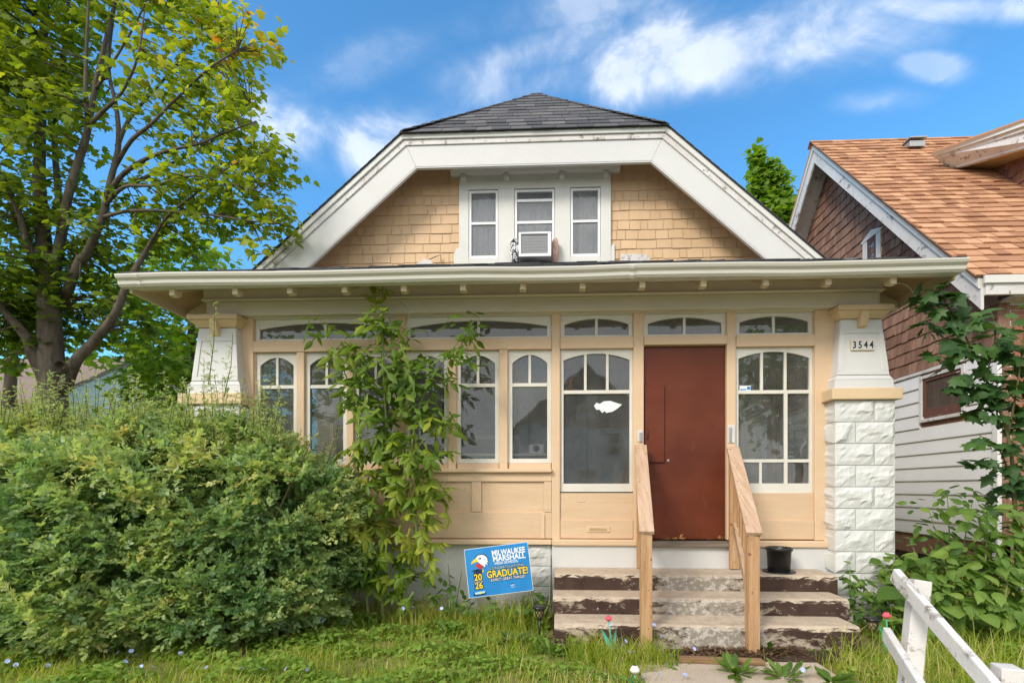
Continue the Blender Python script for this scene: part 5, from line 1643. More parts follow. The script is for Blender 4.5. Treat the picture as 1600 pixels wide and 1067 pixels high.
far_house('low white outbuilding with grey-brown roof between the maple trunk and the salmon house', W(62, 600, 10).x, W(150, 600, 10).x, 10, 14, 2.9, 3.7, 'siding', 'roof_far', True, 1)
far_house('salmon-walled far house half hidden behind leaves beside the bungalow', W(150, 600, 14).x, W(292, 600, 14).x, 14, 22, 4.6, 7.0, 'stucco', 'roof_far', True, 1)

# ---- the other side of the street, met only as reflections in the porch glass
op = thing('far_house', 'white-sided house across the road, met only as a reflection in the porch glass', 'house', (2.0, -25, 0))
ow = bx('wall', M['siding'], op, -2.5, 6.5, -33, -24.5, 0, 5.2, 0)
for k in range(26):
    MB().prism_x([(-24.499, k * .2), (-24.47, k * .2 + .005), (-24.49, k * .2 + .198), (-24.499, k * .2 + .198)], -2.5, 6.5).build('siding_board', M['siding'], ow)
m = MB(); m.slab([(-3.0, -24.0, 4.7), (2.0, -24.0, 9.0), (2.0, -33.4, 9.0), (-3.0, -33.4, 4.7)], .15); m.slab([(7.0, -24.0, 4.7), (7.0, -33.4, 4.7), (2.0, -33.4, 9.0), (2.0, -24.0, 9.0)], .15)
m.build('roof', M['roof_far'] if 'roof_far' in M else M['roof_dark'], op, tint=True)
MB().prism_y([(-2.5, 5.201), (6.5, 5.201), (2.0, 8.8)], -24.7, -24.5).build('gable_wall', M['shake_brown'], op, tint=True)
for x, z in ((-0.8, 1.2), (2.0, 1.2), (4.8, 1.2), (0.2, 3.4), (3.8, 3.4), (2.0, 5.8)):
    f = MB(); f.box(x - .55, x - .45, -24.46, -24.4, z, z + 1.4); f.box(x + .45, x + .55, -24.46, -24.4, z, z + 1.4); f.box(x - .45, x + .45, -24.46, -24.4, z, z + .1); f.box(x - .45, x + .45, -24.46, -24.4, z + 1.3, z + 1.4); f.box(x - .45, x + .45, -24.459, -24.4, z + .65, z + .73)
    wo_ = f.build('window', M['white'], op)
    MB().box(x - .45, x + .45, -24.45, -24.44, z + .1, z + 1.3).build('pane', M['dark'], wo_)

# ================================================================== vegetation
CAMP = np.array([0.0, -5.0, EYE])
def fan(outline, centre, droop=0.25, cup=0.12):
    pts = [centre] + outline
    v = [(x, y, -droop * max(0, y - .1) ** 2 - cup * abs(x) + (0.02 if i == 0 else 0)) for i, (x, y) in enumerate(pts)]
    f = [(0, i + 1, (i + 1) % len(outline) + 1) for i in range(len(outline))]
    return v, f
half = [(0.07, 0.02), (0.30, -0.06), (0.24, 0.12), (0.52, 0.22), (0.38, 0.36), (0.50, 0.58), (0.24, 0.52), (0.17, 0.72)]
MAPLE = fan([(0, 0.02)] + half + [(0, 1.0)] + [(-x, y) for x, y in half[::-1]], (0, 0.32), 0.25, 0.14)
half_s = [(0.28, -0.04), (0.5, 0.24), (0.36, 0.38), (0.42, 0.6), (0.16, 0.62)]
MAPLE_S = fan([(0, 0.02)] + half_s + [(0, 1.0)] + [(-x, y) for x, y in half_s[::-1]], (0, 0.32), 0.3, 0.16)
half_o = [(0.17, 0.10), (0.27, 0.32), (0.24, 0.55), (0.12, 0.80)]
OVATE = fan([(0, 0)] + half_o + [(0, 1.0)] + [(-x, y) for x, y in half_o[::-1]], (0, 0.42), 0.22, 0.22)
half_b = [(0.10, -0.06), (0.25, -0.08), (0.36, 0.0), (0.42, 0.12), (0.43, 0.26), (0.41, 0.40), (0.35, 0.54), (0.27, 0.68), (0.18, 0.80), (0.09, 0.91)]
BROAD = fan([(0, 0.04)] + half_b + [(0, 1.0)] + [(-x, y) for x, y in half_b[::-1]], (0, 0.38), 0.28, 0.16)
def merge(parts):
    V_, F_ = [], []
    for (v, f, mtx) in parts:
        b = len(V_)
        V_ += [tuple(mtx @ Vector(p)) for p in v]
        F_ += [tuple(b + i for i in q) for q in f]
    return V_, F_
def compound(n_pair, leaflet, span, size, seed, tip_size=1.15):
    """Compound leaf: a thin stalk with paired leaflets and one at the tip; unit length about SPAN."""
    rr = random.Random(seed)
    parts = [([(-.012, 0, 0), (.012, 0, 0), (.006, span * .9, -.04), (-.006, span * .9, -.04)], [(0, 1, 2), (0, 2, 3)], Matrix())]
    for k in range(n_pair):
        y = span * (0.42 + 0.5 * k / max(1, n_pair))
        for s in (-1, 1):
            m = Matrix.Translation((0, y + rr.uniform(-.02, .02), -.02)) @ Matrix.Rotation(-s * R(rr.uniform(48, 72)), 4, 'Z') @ Matrix.Rotation(R(rr.uniform(-35, 5)), 4, 'X') @ Matrix.Rotation(R(rr.uniform(-25, 25)), 4, 'Y') @ Matrix.Scale(size * rr.uniform(.85, 1.1), 4)
            parts.append((*leaflet, m))
    m = Matrix.Translation((0, span * .92, -.03)) @ Matrix.Rotation(R(rr.uniform(-30, 0)), 4, 'X') @ Matrix.Scale(size * tip_size, 4)
    parts.append((*leaflet, m))
    return merge(parts)

def clump_points(clumps, per, rng, shell=0.55):
    """clumps: (px, py, rx, ry, Y, ydepth, weight). Returns positions, outward vectors, clump index."""
    P, O, I = [], [], []
    for i, c in enumerate(clumps):
        px, py, rx, ry, Y, yd, wgt = c
        k = (Y + 5.0) / F
        n = max(1, int(per * wgt * rx * ry / 1000.0))
        d = rng.normal(size=(n, 3)); d /= np.linalg.norm(d, axis=1, keepdims=True)
        r = rng.random(n) ** shell
        o = np.array(W(px, py, Y))
        P.append(o + d * r[:, None] * np.array([rx * k, yd, ry * k])); O.append(d); I.append(np.full(n, i))
    return np.concatenate(P), np.concatenate(O), np.concatenate(I)
def leaf_frames(n, outw, rng, up=0.8, out=0.5, rnd=0.55, droop=0.5):
    nrm = outw * out + rng.normal(size=(n, 3)) * rnd + np.array([0, 0, up]) + np.array([0, -0.25, 0])
    dr = outw * 0.6 + rng.normal(size=(n, 3)) * 0.7 + np.array([0, 0, -droop])
    return frames(nrm, dr)
def add_leaves(parent, shape, P, Fm, size, tint, matl, n_parts, name='leaf', stuff='foliage', meshes=None):
    """The n_parts leaves nearest the photograph's standpoint are parts of their own; the rest is one part."""
    bv, bf = shape
    L0 = np.array(wloc(parent))
    Mx = Fm * size[:, None, None]
    dist = np.linalg.norm(P - CAMP, axis=1) - size * 2
    order = np.argsort(dist)
    near, far = order[:n_parts], order[n_parts:]
    if n_parts:
        nm = []
        for q in range(6):          # six shared colour variants of the leaf mesh
            me = bpy.data.meshes.new(name)
            me.from_pydata([tuple(v) for v in bv], [], [tuple(f) for f in bf])
            me.materials.append(matl); set_tint(me, [q / 5] * len(bf)); nm.append(me)
        for i in near:
            o = bpy.data.objects.new(name, nm[int(np.clip(round(tint[i] * 5), 0, 5))])
            COL.objects.link(o); o.parent = parent
            m4 = Matrix(Mx[i].tolist()).to_4x4(); m4.translation = Vector((P[i] - L0).tolist())
            o.matrix_basis = m4
    if len(far):
        me = inst_mesh(stuff, bv, bf, Mx[far], P[far] - L0, tint[far], matl)
        o = link(stuff, me, parent); o['kind'] = 'stuff'
def bezier(pts, n=6):
    """Smooth a polyline of Vectors (Catmull-Rom)."""
    if len(pts) < 3: return pts
    out = []
    for i in range(len(pts) - 1):
        p0, p1, p2, p3 = pts[max(i - 1, 0)], pts[i], pts[i + 1], pts[min(i + 2, len(pts) - 1)]
        for k in range(n):
            t = k / n
            out.append(0.5 * ((2 * p1) + (p2 - p0) * t + (2 * p0 - 5 * p1 + 4 * p2 - p3) * t * t + (3 * p1 - p0 - 3 * p2 + p3) * t ** 3))
    out.append(pts[-1])
    return out
def limb(mb, pix, r0, r1, rng=None, n=8):
    """pix: (px, py, Y) points; tapered limb."""
    pts = bezier([W(x, y, Y) for x, y, Y in pix], 5)
    k = len(pts)
    rad = [r0 + (r1 - r0) * (i / (k - 1)) ** 0.85 for i in range(k)]
    mb.tube(pts, rad, n)
    return pts

def barkmat(name, c1, c2):
    m = MT(name)
    a = m.noise(9, 8, 0.7, (1, 1, 0.22)); b = m.noise(2, 4, 0.6)
    c = m.mix(m.ramp(a, 0.35, 0.65), c1, c2)
    c = m.mix(m.mul(m.ramp(b, 0.5, 0.7), 0.4), c, tuple(q * 1.3 for q in c1))
    return m.out(c, 0.9, m.bump(a, 0.7, 0.02), 0.2)
M['bark'] = barkmat('grey_brown_bark', (0.15, 0.125, 0.095), (0.055, 0.043, 0.033))
M['twig'] = barkmat('young_stem', (0.16, 0.14, 0.06), (0.09, 0.075, 0.035))
M['twig_green'] = plain('green_stem', (0.22, 0.26, 0.10), 0.6)
M['maple_leaf'] = leafmat('maple_leaf', [(0.0, (0.09, 0.16, 0.016)), (0.35, (0.20, 0.26, 0.02)), (0.62, (0.28, 0.34, 0.026)), (0.85, (0.42, 0.36, 0.04)), (1.0, (0.48, 0.20, 0.04))], 0.55, tcol=(1.5, 1.5, 0.6))
M['green_leaf'] = leafmat('bright_green_leaf', [(0.0, (0.07, 0.15, 0.016)), (0.5, (0.17, 0.29, 0.025)), (1.0, (0.30, 0.39, 0.04))], 0.52, tcol=(1.4, 1.45, .6))
M['box_leaf'] = leafmat('young_box_elder_leaf', [(0.0, (0.055, 0.12, 0.012)), (0.45, (0.12, 0.21, 0.018)), (0.8, (0.26, 0.33, 0.03)), (1.0, (0.42, 0.42, 0.045))], 0.42)
M['dark_leaf'] = leafmat('dark_maple_leaf', [(0.0, (0.03, 0.08, 0.02)), (0.5, (0.06, 0.14, 0.03)), (0.85, (0.11, 0.21, 0.04)), (1.0, (0.22, 0.33, 0.05))], 0.38)
M['weed_leaf'] = leafmat('broad_weed_leaf', [(0.0, (0.055, 0.12, 0.02)), (0.5, (0.12, 0.22, 0.035)), (1.0, (0.24, 0.35, 0.07))], 0.45)
M['bush_leaf'] = leafmat('privet_leaf', [(0.0, (0.13, 0.24, 0.10)), (0.4, (0.29, 0.40, 0.16)), (0.75, (0.48, 0.54, 0.21)), (1.0, (0.54, 0.46, 0.16))], 0.45, rough=0.38, spec=0.5, tcol=(1.4, 1.45, .7))

# ---- big maple on the left
MY = 2.0
mp = thing('maple_tree', 'tall maple with yellowing and rusty leaves behind the big shrub left of the bungalow', 'tree', (W(85, 640, MY).x, MY, 0))
tb = MB()
base = W(88, 700, MY)
limb(tb, [(92, 905, MY), (88, 700, MY), (82, 600, MY), (77, 500, MY), (75, 430, MY)], 0.225, 0.125, n=12)
LIMBS = [
    ([(80, 610, MY), (55, 560, MY - .1), (40, 525, MY - .2), (0, 480, MY - .3), (-60, 430, MY - .4)], .13, .05),
    ([(100, 610, MY), (118, 565, MY - .1), (150, 530, MY - .1), (180, 490, MY - .2), (200, 440, MY - .2), (230, 390, MY - .1), (250, 350, MY)], .115, .03),
    ([(76, 450, MY), (70, 390, MY), (62, 300, MY + .1), (62, 241, MY + .1), (66, 120, MY + .2), (72, -20, MY + .2), (80, -120, MY + .2)], .14, .05),
    ([(74, 450, MY), (48, 395, MY - .2), (28, 330, MY - .3), (0, 270, MY - .4), (-50, 200, MY - .5)], .085, .03),
    ([(76, 440, MY), (88, 400, MY), (96, 350, MY + .1), (90, 290, MY + .2), (86, 200, MY + .3), (100, 80, MY + .4), (110, -30, MY + .4)], .09, .03),
    ([(82, 440, MY), (96, 370, MY - .1), (108, 300, MY - .2), (130, 230, MY - .2), (138, 198, MY - .2), (149, 134, MY - .1), (164, 70, MY), (180, 0, MY), (190, -80, MY)], .085, .025),
    ([(138, 200, MY - .2), (134, 140, MY - .3), (136, 60, MY - .3), (140, -30, MY - .3)], .045, .018),
    ([(136, 200, MY - .2), (160, 175, MY - .3), (190, 145, MY - .4), (215, 90, MY - .5), (225, 20, MY - .5)], .04, .014),
    ([(125, 405, MY - .2), (136, 395, MY - .2), (160, 340, MY - .2), (172, 285, MY - .1), (185, 228, MY), (182, 170, MY + .1), (170, 110, MY + .2), (175, 40, MY + .2), (185, -20, MY + .2)], .075, .02),
    ([(100, 470, MY), (125, 405, MY - .2)], .09, .075),
    ([(183, 230, MY), (200, 190, MY + .1), (228, 155, MY + .2), (260, 120, MY + .2), (300, 70, MY + .3), (330, 30, MY + .3)], .04, .012),
    ([(176, 292, MY - .1), (195, 270, MY - .2), (225, 250, MY - .3), (262, 236, MY - .4), (310, 225, MY - .5), (353, 207, MY - .5), (400, 190, MY - .6)], .045, .012),
    ([(174, 294, MY - .1), (215, 283, MY + .1), (255, 262, MY + .2), (300, 240, MY + .3), (340, 215, MY + .4), (390, 170, MY + .4)], .04, .012),
    ([(180, 260, MY), (205, 220, MY - .2), (235, 195, MY - .4), (280, 150, MY - .5), (330, 105, MY - .6), (370, 80, MY - .6)], .04, .012),
    ([(165, 320, MY - .2), (195, 292, MY - .3), (240, 290, MY - .4), (300, 275, MY - .5), (350, 285, MY - .6), (405, 300, MY - .6)], .035, .01),
    ([(160, 340, MY - .2), (200, 330, MY - .3), (260, 330, MY - .4), (320, 335, MY - .5), (390, 345, MY - .6), (430, 350, MY - .6)], .035, .01),
    ([(230, 390, MY - .1), (260, 340, MY - .2), (310, 300, MY - .3), (360, 260, MY - .3), (410, 240, MY - .3)], .03, .01),
    ([(150, 140, MY - .1), (175, 100, MY - .2), (205, 50, MY - .2), (230, 0, MY - .2)], .03, .012),
]
for pix, r0, r1 in LIMBS: limb(tb, pix, r0 * .8, r1 * .7)
tb.build('trunk', M['bark'], mp, smooth=True)
kn = W(98, 574, MY - .16)
MB().lathe([(0.085, 0.05), (0.09, 0.0), (0.075, -0.03), (0.05, -0.045), (0.03, -0.02), (0.0, -0.01)], (0, 0, 0), 14).build('branch_scar', M['bark'], mp, local=True, smooth=True)
ks = [o for o in mp.children if o.name.startswith('branch_scar')][0]
ks.location = kn - wloc(mp); ks.rotation_euler = (R(90), 0, 0)
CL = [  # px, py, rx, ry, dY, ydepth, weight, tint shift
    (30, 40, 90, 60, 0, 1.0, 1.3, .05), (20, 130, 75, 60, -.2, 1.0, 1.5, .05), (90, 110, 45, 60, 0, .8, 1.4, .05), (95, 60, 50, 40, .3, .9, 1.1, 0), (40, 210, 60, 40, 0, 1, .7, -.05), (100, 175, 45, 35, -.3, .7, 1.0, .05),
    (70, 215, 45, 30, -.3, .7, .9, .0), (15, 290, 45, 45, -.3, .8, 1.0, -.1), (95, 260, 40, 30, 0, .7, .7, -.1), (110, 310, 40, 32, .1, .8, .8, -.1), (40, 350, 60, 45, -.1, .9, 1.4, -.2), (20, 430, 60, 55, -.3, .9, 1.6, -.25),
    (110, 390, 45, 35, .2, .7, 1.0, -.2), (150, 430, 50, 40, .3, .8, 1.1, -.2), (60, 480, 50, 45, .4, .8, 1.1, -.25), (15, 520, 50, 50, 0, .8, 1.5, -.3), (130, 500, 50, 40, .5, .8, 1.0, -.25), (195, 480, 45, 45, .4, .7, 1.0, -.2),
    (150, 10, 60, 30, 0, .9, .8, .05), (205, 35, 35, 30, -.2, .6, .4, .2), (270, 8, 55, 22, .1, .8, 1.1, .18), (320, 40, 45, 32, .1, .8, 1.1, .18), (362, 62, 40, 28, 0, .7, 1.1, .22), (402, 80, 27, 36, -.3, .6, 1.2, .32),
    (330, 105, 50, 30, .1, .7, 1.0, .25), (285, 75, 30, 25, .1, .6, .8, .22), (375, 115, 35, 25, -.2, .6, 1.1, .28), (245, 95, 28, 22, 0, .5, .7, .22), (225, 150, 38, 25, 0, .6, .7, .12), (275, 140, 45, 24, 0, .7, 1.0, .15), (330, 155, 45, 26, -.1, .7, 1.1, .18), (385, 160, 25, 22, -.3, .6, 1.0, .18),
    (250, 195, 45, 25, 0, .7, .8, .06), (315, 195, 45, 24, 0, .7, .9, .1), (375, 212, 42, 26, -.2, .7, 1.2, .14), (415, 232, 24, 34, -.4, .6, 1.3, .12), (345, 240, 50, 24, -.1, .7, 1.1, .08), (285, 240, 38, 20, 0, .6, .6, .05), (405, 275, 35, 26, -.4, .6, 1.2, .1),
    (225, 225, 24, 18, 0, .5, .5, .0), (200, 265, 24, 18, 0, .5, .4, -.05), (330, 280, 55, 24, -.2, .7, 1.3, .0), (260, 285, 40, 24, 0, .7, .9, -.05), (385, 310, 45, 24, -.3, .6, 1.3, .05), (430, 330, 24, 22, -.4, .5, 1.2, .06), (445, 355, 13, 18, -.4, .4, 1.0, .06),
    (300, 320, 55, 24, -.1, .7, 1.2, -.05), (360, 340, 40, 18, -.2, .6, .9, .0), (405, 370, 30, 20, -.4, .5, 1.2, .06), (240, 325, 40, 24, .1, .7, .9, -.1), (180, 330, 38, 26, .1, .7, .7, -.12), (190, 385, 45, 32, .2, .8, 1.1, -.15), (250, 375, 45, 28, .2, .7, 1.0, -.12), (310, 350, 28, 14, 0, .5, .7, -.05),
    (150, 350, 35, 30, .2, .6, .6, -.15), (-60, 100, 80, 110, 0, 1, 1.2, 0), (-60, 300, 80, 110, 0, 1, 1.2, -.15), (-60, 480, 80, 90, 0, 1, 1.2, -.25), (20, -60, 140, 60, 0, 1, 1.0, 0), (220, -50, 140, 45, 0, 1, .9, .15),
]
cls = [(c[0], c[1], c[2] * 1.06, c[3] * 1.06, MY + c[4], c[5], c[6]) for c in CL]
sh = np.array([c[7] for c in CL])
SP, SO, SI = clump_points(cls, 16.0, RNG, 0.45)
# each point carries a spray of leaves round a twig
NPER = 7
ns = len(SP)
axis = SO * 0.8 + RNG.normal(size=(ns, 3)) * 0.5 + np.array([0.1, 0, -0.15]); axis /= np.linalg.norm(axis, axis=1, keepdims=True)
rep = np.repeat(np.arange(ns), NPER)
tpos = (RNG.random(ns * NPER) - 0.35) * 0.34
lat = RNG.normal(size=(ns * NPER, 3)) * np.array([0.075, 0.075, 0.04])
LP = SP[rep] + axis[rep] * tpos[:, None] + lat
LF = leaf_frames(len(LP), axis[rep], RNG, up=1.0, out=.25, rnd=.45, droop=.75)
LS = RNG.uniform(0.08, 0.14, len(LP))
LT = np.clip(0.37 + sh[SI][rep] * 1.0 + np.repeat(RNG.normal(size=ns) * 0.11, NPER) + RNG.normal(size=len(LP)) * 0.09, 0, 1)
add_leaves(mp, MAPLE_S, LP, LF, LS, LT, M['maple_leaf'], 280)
tw = MB()
pts_all = []
for pix, r0, r1 in LIMBS: pts_all += bezier([W(x, y, Y) for x, y, Y in pix], 5)
PA = np.array([tuple(p) for p in pts_all])
for i in range(0, ns, 2):
    d2 = np.sum((PA - SP[i]) ** 2, axis=1)
    j = int(np.argmin(d2))
    if d2[j] < 1.3:
        a, b = Vector(PA[j]), Vector(SP[i])
        mid_ = a.lerp(b, .5) + Vector((0, 0, .06 * math.sqrt(d2[j])))
        tw.tube([a, mid_, b], [.011, .007, .003], 4, cap=False)
o = tw.build('twigs', M['bark'], mp, kind='stuff')

# ---- other trees
def tree(name, label, px, Y, stems, clumps, size, matl, tshift, per, nper=6, ntop=0, group=None, spray=.3):
    t = thing(name, label, 'tree', (W(px, 600, Y).x, Y, 0), group=group)
    m = MB()
    for pix, r0, r1 in stems: limb(m, pix, r0, r1)
    m.build('trunk', M['bark'], t, smooth=True)
    P_, O_2, I_ = clump_points(clumps, per, RNG, .45)
    n_ = len(P_)
    ax = O_2 * .8 + RNG.normal(size=(n_, 3)) * .5; ax /= np.linalg.norm(ax, axis=1, keepdims=True)
    rp = np.repeat(np.arange(n_), nper)
    Q = P_[rp] + ax[rp] * ((RNG.random(n_ * nper) - .35) * spray)[:, None] + RNG.normal(size=(n_ * nper, 3)) * spray * .28
    Fm = leaf_frames(len(Q), ax[rp], RNG, up=.9, out=.3, rnd=.5, droop=.6)
    S_ = RNG.uniform(.75, 1.25, len(Q)) * size
    T_ = np.clip(.5 + tshift + np.repeat(RNG.normal(size=n_) * .15, nper) + RNG.normal(size=len(Q)) * .1, 0, 1)
    add_leaves(t, MAPLE_S, Q, Fm, S_, T_, matl, ntop, stuff='crown')
    return t
TY = 6.5
tree('broadleaf_tree', 'bright green tree behind the left end of the porch eave', 270, TY,
     [([(285, 700, TY), (290, 600, TY), (300, 520, TY), (290, 440, TY)], .16, .06), ([(292, 600, TY), (320, 540, TY), (340, 480, TY), (345, 420, TY)], .09, .03), ([(290, 580, TY), (240, 520, TY), (200, 470, TY)], .08, .03), ([(288, 640, TY), (250, 600, TY), (205, 570, TY)], .06, .02)],
     [(300, 400, 55, 30, TY, .9, 1.5), (340, 420, 25, 30, TY, .7, 1.3), (240, 430, 60, 40, TY, 1, 1.3), (180, 470, 50, 40, TY, 1, 1.0), (230, 500, 60, 45, TY, 1, 1.4), (280, 540, 50, 45, TY, 1, 1.4), (210, 570, 60, 35, TY, .9, 1.0), (160, 540, 45, 30, TY, .9, .8), (310, 480, 40, 40, TY, .8, 1.2), (250, 620, 55, 25, TY, .8, .9), (350, 520, 30, 60, TY, .8, 1.0)],
     .19, M['green_leaf'], .2, 17, ntop=120, spray=.45)
tree('side_tree', 'low bushy green tree beside the left wall of the porch', 255, 3.2,
     [([(262, 800, 3.2), (260, 690, 3.2), (255, 610, 3.2), (248, 540, 3.2)], .07, .02), ([(260, 690, 3.2), (285, 620, 3.2), (300, 560, 3.2)], .05, .015)],
     [(250, 555, 45, 40, 3.2, .6, 1.2), (290, 590, 40, 45, 3.2, .6, 1.3), (225, 610, 45, 35, 3.2, .6, 1.1), (270, 650, 60, 35, 3.2, .6, 1.2), (320, 640, 45, 50, 3.3, .5, 1.2), (200, 660, 45, 28, 3.2, .5, .8), (430, 590, 40, 60, 4.6, .6, 1.4), (400, 680, 40, 60, 4.2, .5, 1.2), (470, 650, 30, 60, 5.2, .6, 1.2), (350, 600, 30, 60, 3.8, .5, 1.2)],
     .12, M['green_leaf'], .1, 20, ntop=100, spray=.3)
tree('background_tree', 'lower green tree at the left behind the maple trunk', 30, 5.0,
     [([(10, 760, 5.0), (15, 620, 5.0), (20, 520, 5.0), (10, 430, 5.0)], .15, .05)],
     [(10, 450, 60, 55, 5.0, .9, 1.4), (-40, 520, 60, 60, 5.0, .9, 1.4), (45, 520, 45, 40, 5.0, .8, .7)], .16, M['green_leaf'], .15, 14, ntop=0, spray=.4)
tree('slender_tree', 'slender green tree in the gap between the bungalow and the neighbour roof', 1205, 14.0,
     [([(1205, 620, 14), (1205, 480, 14), (1202, 380, 14), (1192, 300, 14), (1184, 245, 14)], .14, .02), ([(1204, 420, 14), (1220, 370, 14), (1222, 310, 14)], .06, .02)],
     [(1184, 258, 9, 26, 14, .3, 3.5), (1207, 275, 8, 22, 14, .3, 2.0), (1190, 300, 22, 28, 14, .6, 2.0), (1215, 300, 14, 35, 14, .6, 2.0), (1198, 335, 38, 25, 14, .8, 2.2), (1225, 345, 26, 30, 14, .8, 2.2), (1180, 345, 22, 25, 14, .6, 2.0), (1215, 390, 40, 35, 14, .8, 2.0), (1240, 330, 14, 22, 14, .5, 1.2)],
     .24, M['green_leaf'], -.0, 60, ntop=0, spray=.4)

def street_tree(label, c, h, r):
    t = thing('street_tree', label, 'tree', c, group='street trees behind the camera')
    m = MB()
    x, y = c[0], c[1]
    m.tube([(x, y, 0), (x + .1, y, h * .35), (x, y, h * .75)], [.2, .15, .06], 8)
    for k in range(6):
        an = k * 1.05
        m.tube([(x, y, h * .35), (x + r * .4 * math.cos(an), y + r * .4 * math.sin(an), h * .6), (x + r * .8 * math.cos(an), y + r * .8 * math.sin(an), h * .75)], [.08, .05, .02], 6)
    m.build('trunk', M['bark'], t, smooth=True)
    n_ = 2600
    q = RNG.normal(size=(n_, 3)); q /= np.linalg.norm(q, axis=1, keepdims=True)
    rad = RNG.random(n_) ** .4 * (1 + .25 * np.sin(q[:, 0] * 5 + q[:, 2] * 7))
    P_ = np.array([x, y, h * .66]) + q * rad[:, None] * np.array([r, r, h * .36])
    add_leaves(t, MAPLE_S, P_, leaf_frames(n_, q, RNG), RNG.uniform(.16, .3, n_), np.clip(RNG.normal(size=n_) * .2 + .45, 0, 1), M['green_leaf'], 0, stuff='crown')
street_tree('street tree met as a reflection in the window right of the door', (9.0, -13.0, 0), 8.0, 2.4)
street_tree('street tree met as a reflection in the leftmost casements', (-11.5, -13.5, 0), 7.0, 2.4)

# ---- big overgrown shrub in front of the porch, left
bu = thing('overgrown_shrub', 'huge overgrown privet-like shrub covering the left half of the porch', 'shrub', (W(200, 990, -1.0).x, -1.0, 0))
ELL = [  # px, py, rx, ry, Y, yr
    (60, 815, 210, 125, -.75, .75), (200, 800, 190, 115, -.8, .75), (330, 815, 170, 130, -.7, .6), (430, 830, 120, 140, -.6, .5), (480, 860, 80, 110, -.55, .42), (120, 900, 240, 110, -1.0, .7), (330, 920, 170, 75, -.9, .55),
    (30, 712, 90, 66, -.45, .6), (140, 748, 80, 40, -.5, .5), (240, 718, 75, 66, -.45, .55), (370, 722, 80, 58, -.5, .45), (300, 700, 40, 40, -.5, .3), (415, 735, 50, 48, -.5, .35), (-120, 820, 160, 190, -.8, .8), (500, 800, 55, 60, -.5, .35), (-60, 720, 120, 60, -.5, .5)]
def shell_points(ell, n, rng, inner=.0):
    P_, N_ = [], []
    C_ = np.array([tuple(W(e[0], e[1], e[4])) for e in ell])
    R_ = np.array([(e[2] * (e[4] + 5) / F, e[5], e[3] * (e[4] + 5) / F) for e in ell])
    wts = np.array([r[0] * r[2] for r in R_]); wts /= wts.sum()
    while sum(len(p) for p in P_) < n:
        k = rng.choice(len(ell), 8000, p=wts)
        d = rng.normal(size=(8000, 3)); d /= np.linalg.norm(d, axis=1, keepdims=True)
        rad = 1.0 - np.abs(rng.normal(size=8000)) * 0.09 + rng.normal(size=8000) * 0.015
        ph = d @ np.array([[5.1, 2.2, 7.3], [3.3, 8.1, 1.7], [6.2, 4.4, 5.5]]) + k[:, None]
        rad = rad * (1 + 0.07 * np.sin(ph[:, 0]) + 0.06 * np.sin(ph[:, 1] * 1.9) + 0.06 * np.sin(ph[:, 2] * 3.1))
        p = C_[k] + d * rad[:, None] * R_[k]
        q = np.linalg.norm((p[:, None, :] - C_[None]) / R_[None], axis=2)
        q[np.arange(len(k)), k] = 9
        lump = np.sin(p[:, 0] * 5.3 + 2.1 * np.sin(p[:, 2] * 4.1)) * np.sin(p[:, 2] * 7.2 + 1.7 * np.sin(p[:, 0] * 3.7)) + .5 * np.sin(p[:, 0] * 12 + p[:, 1] * 9) * np.sin(p[:, 2] * 14)
        ok = (q.min(axis=1) > 0.90) & (rng.random(len(k)) < np.clip(.55 + .95 * lump, .03, 1)) & (p[:, 2] > 0.02) & (d[:, 1] < 0.55)
        wall_ok = ~((p[:, 0] > -3.9) & (p[:, 1] > -0.12))
        ok &= wall_ok
        P_.append(p[ok]); N_.append((d / R_[k])[ok])
    P_, N_ = np.concatenate(P_)[:n], np.concatenate(N_)[:n]
    return P_, N_ / np.linalg.norm(N_, axis=1, keepdims=True)
# sprig: short twig with seven pairs of small leaves
def sprig(seed, n=7, L_=1.0, ls=.27):
    rr = random.Random(seed)
    V_, F_ = [], []
    def lf(o, d, nn, s):
        sd = d.cross(nn).normalized(); b = len(V_)
        V_.extend([tuple(o), tuple(o + d * s * .5 + sd * s * .31 + nn * s * .05), tuple(o + d * s), tuple(o + d * s * .5 - sd * s * .31 + nn * s * .05)])
        F_.extend([(b, b + 1, b + 2), (b, b + 2, b + 3)])
    for k in range(n):
        y = L_ * (k + .3) / n
        for sg in (-1, 1):
            d = Vector((sg * rr.uniform(.3, 1), rr.uniform(.2, 1.0), rr.uniform(-.7, .9))).normalized()
            nn = (Vector((0, 0, 1)) + Vector((rr.uniform(-.9, .9), rr.uniform(-.9, .9), 0)))
            nn = (nn - d * nn.dot(d)).normalized()
            lf(Vector((0, y, .05 * math.sin(y * 3))), d, nn, ls * rr.uniform(.7, 1.2))
    lf(Vector((0, L_, 0)), Vector((0, 1, .1)), Vector((0, 0, 1)), ls)
    b = len(V_)
    V_ += [(-.008, 0, 0), (.008, 0, 0), (0, L_, 0)]; F_.append((b, b + 1, b + 2))
    return V_, F_
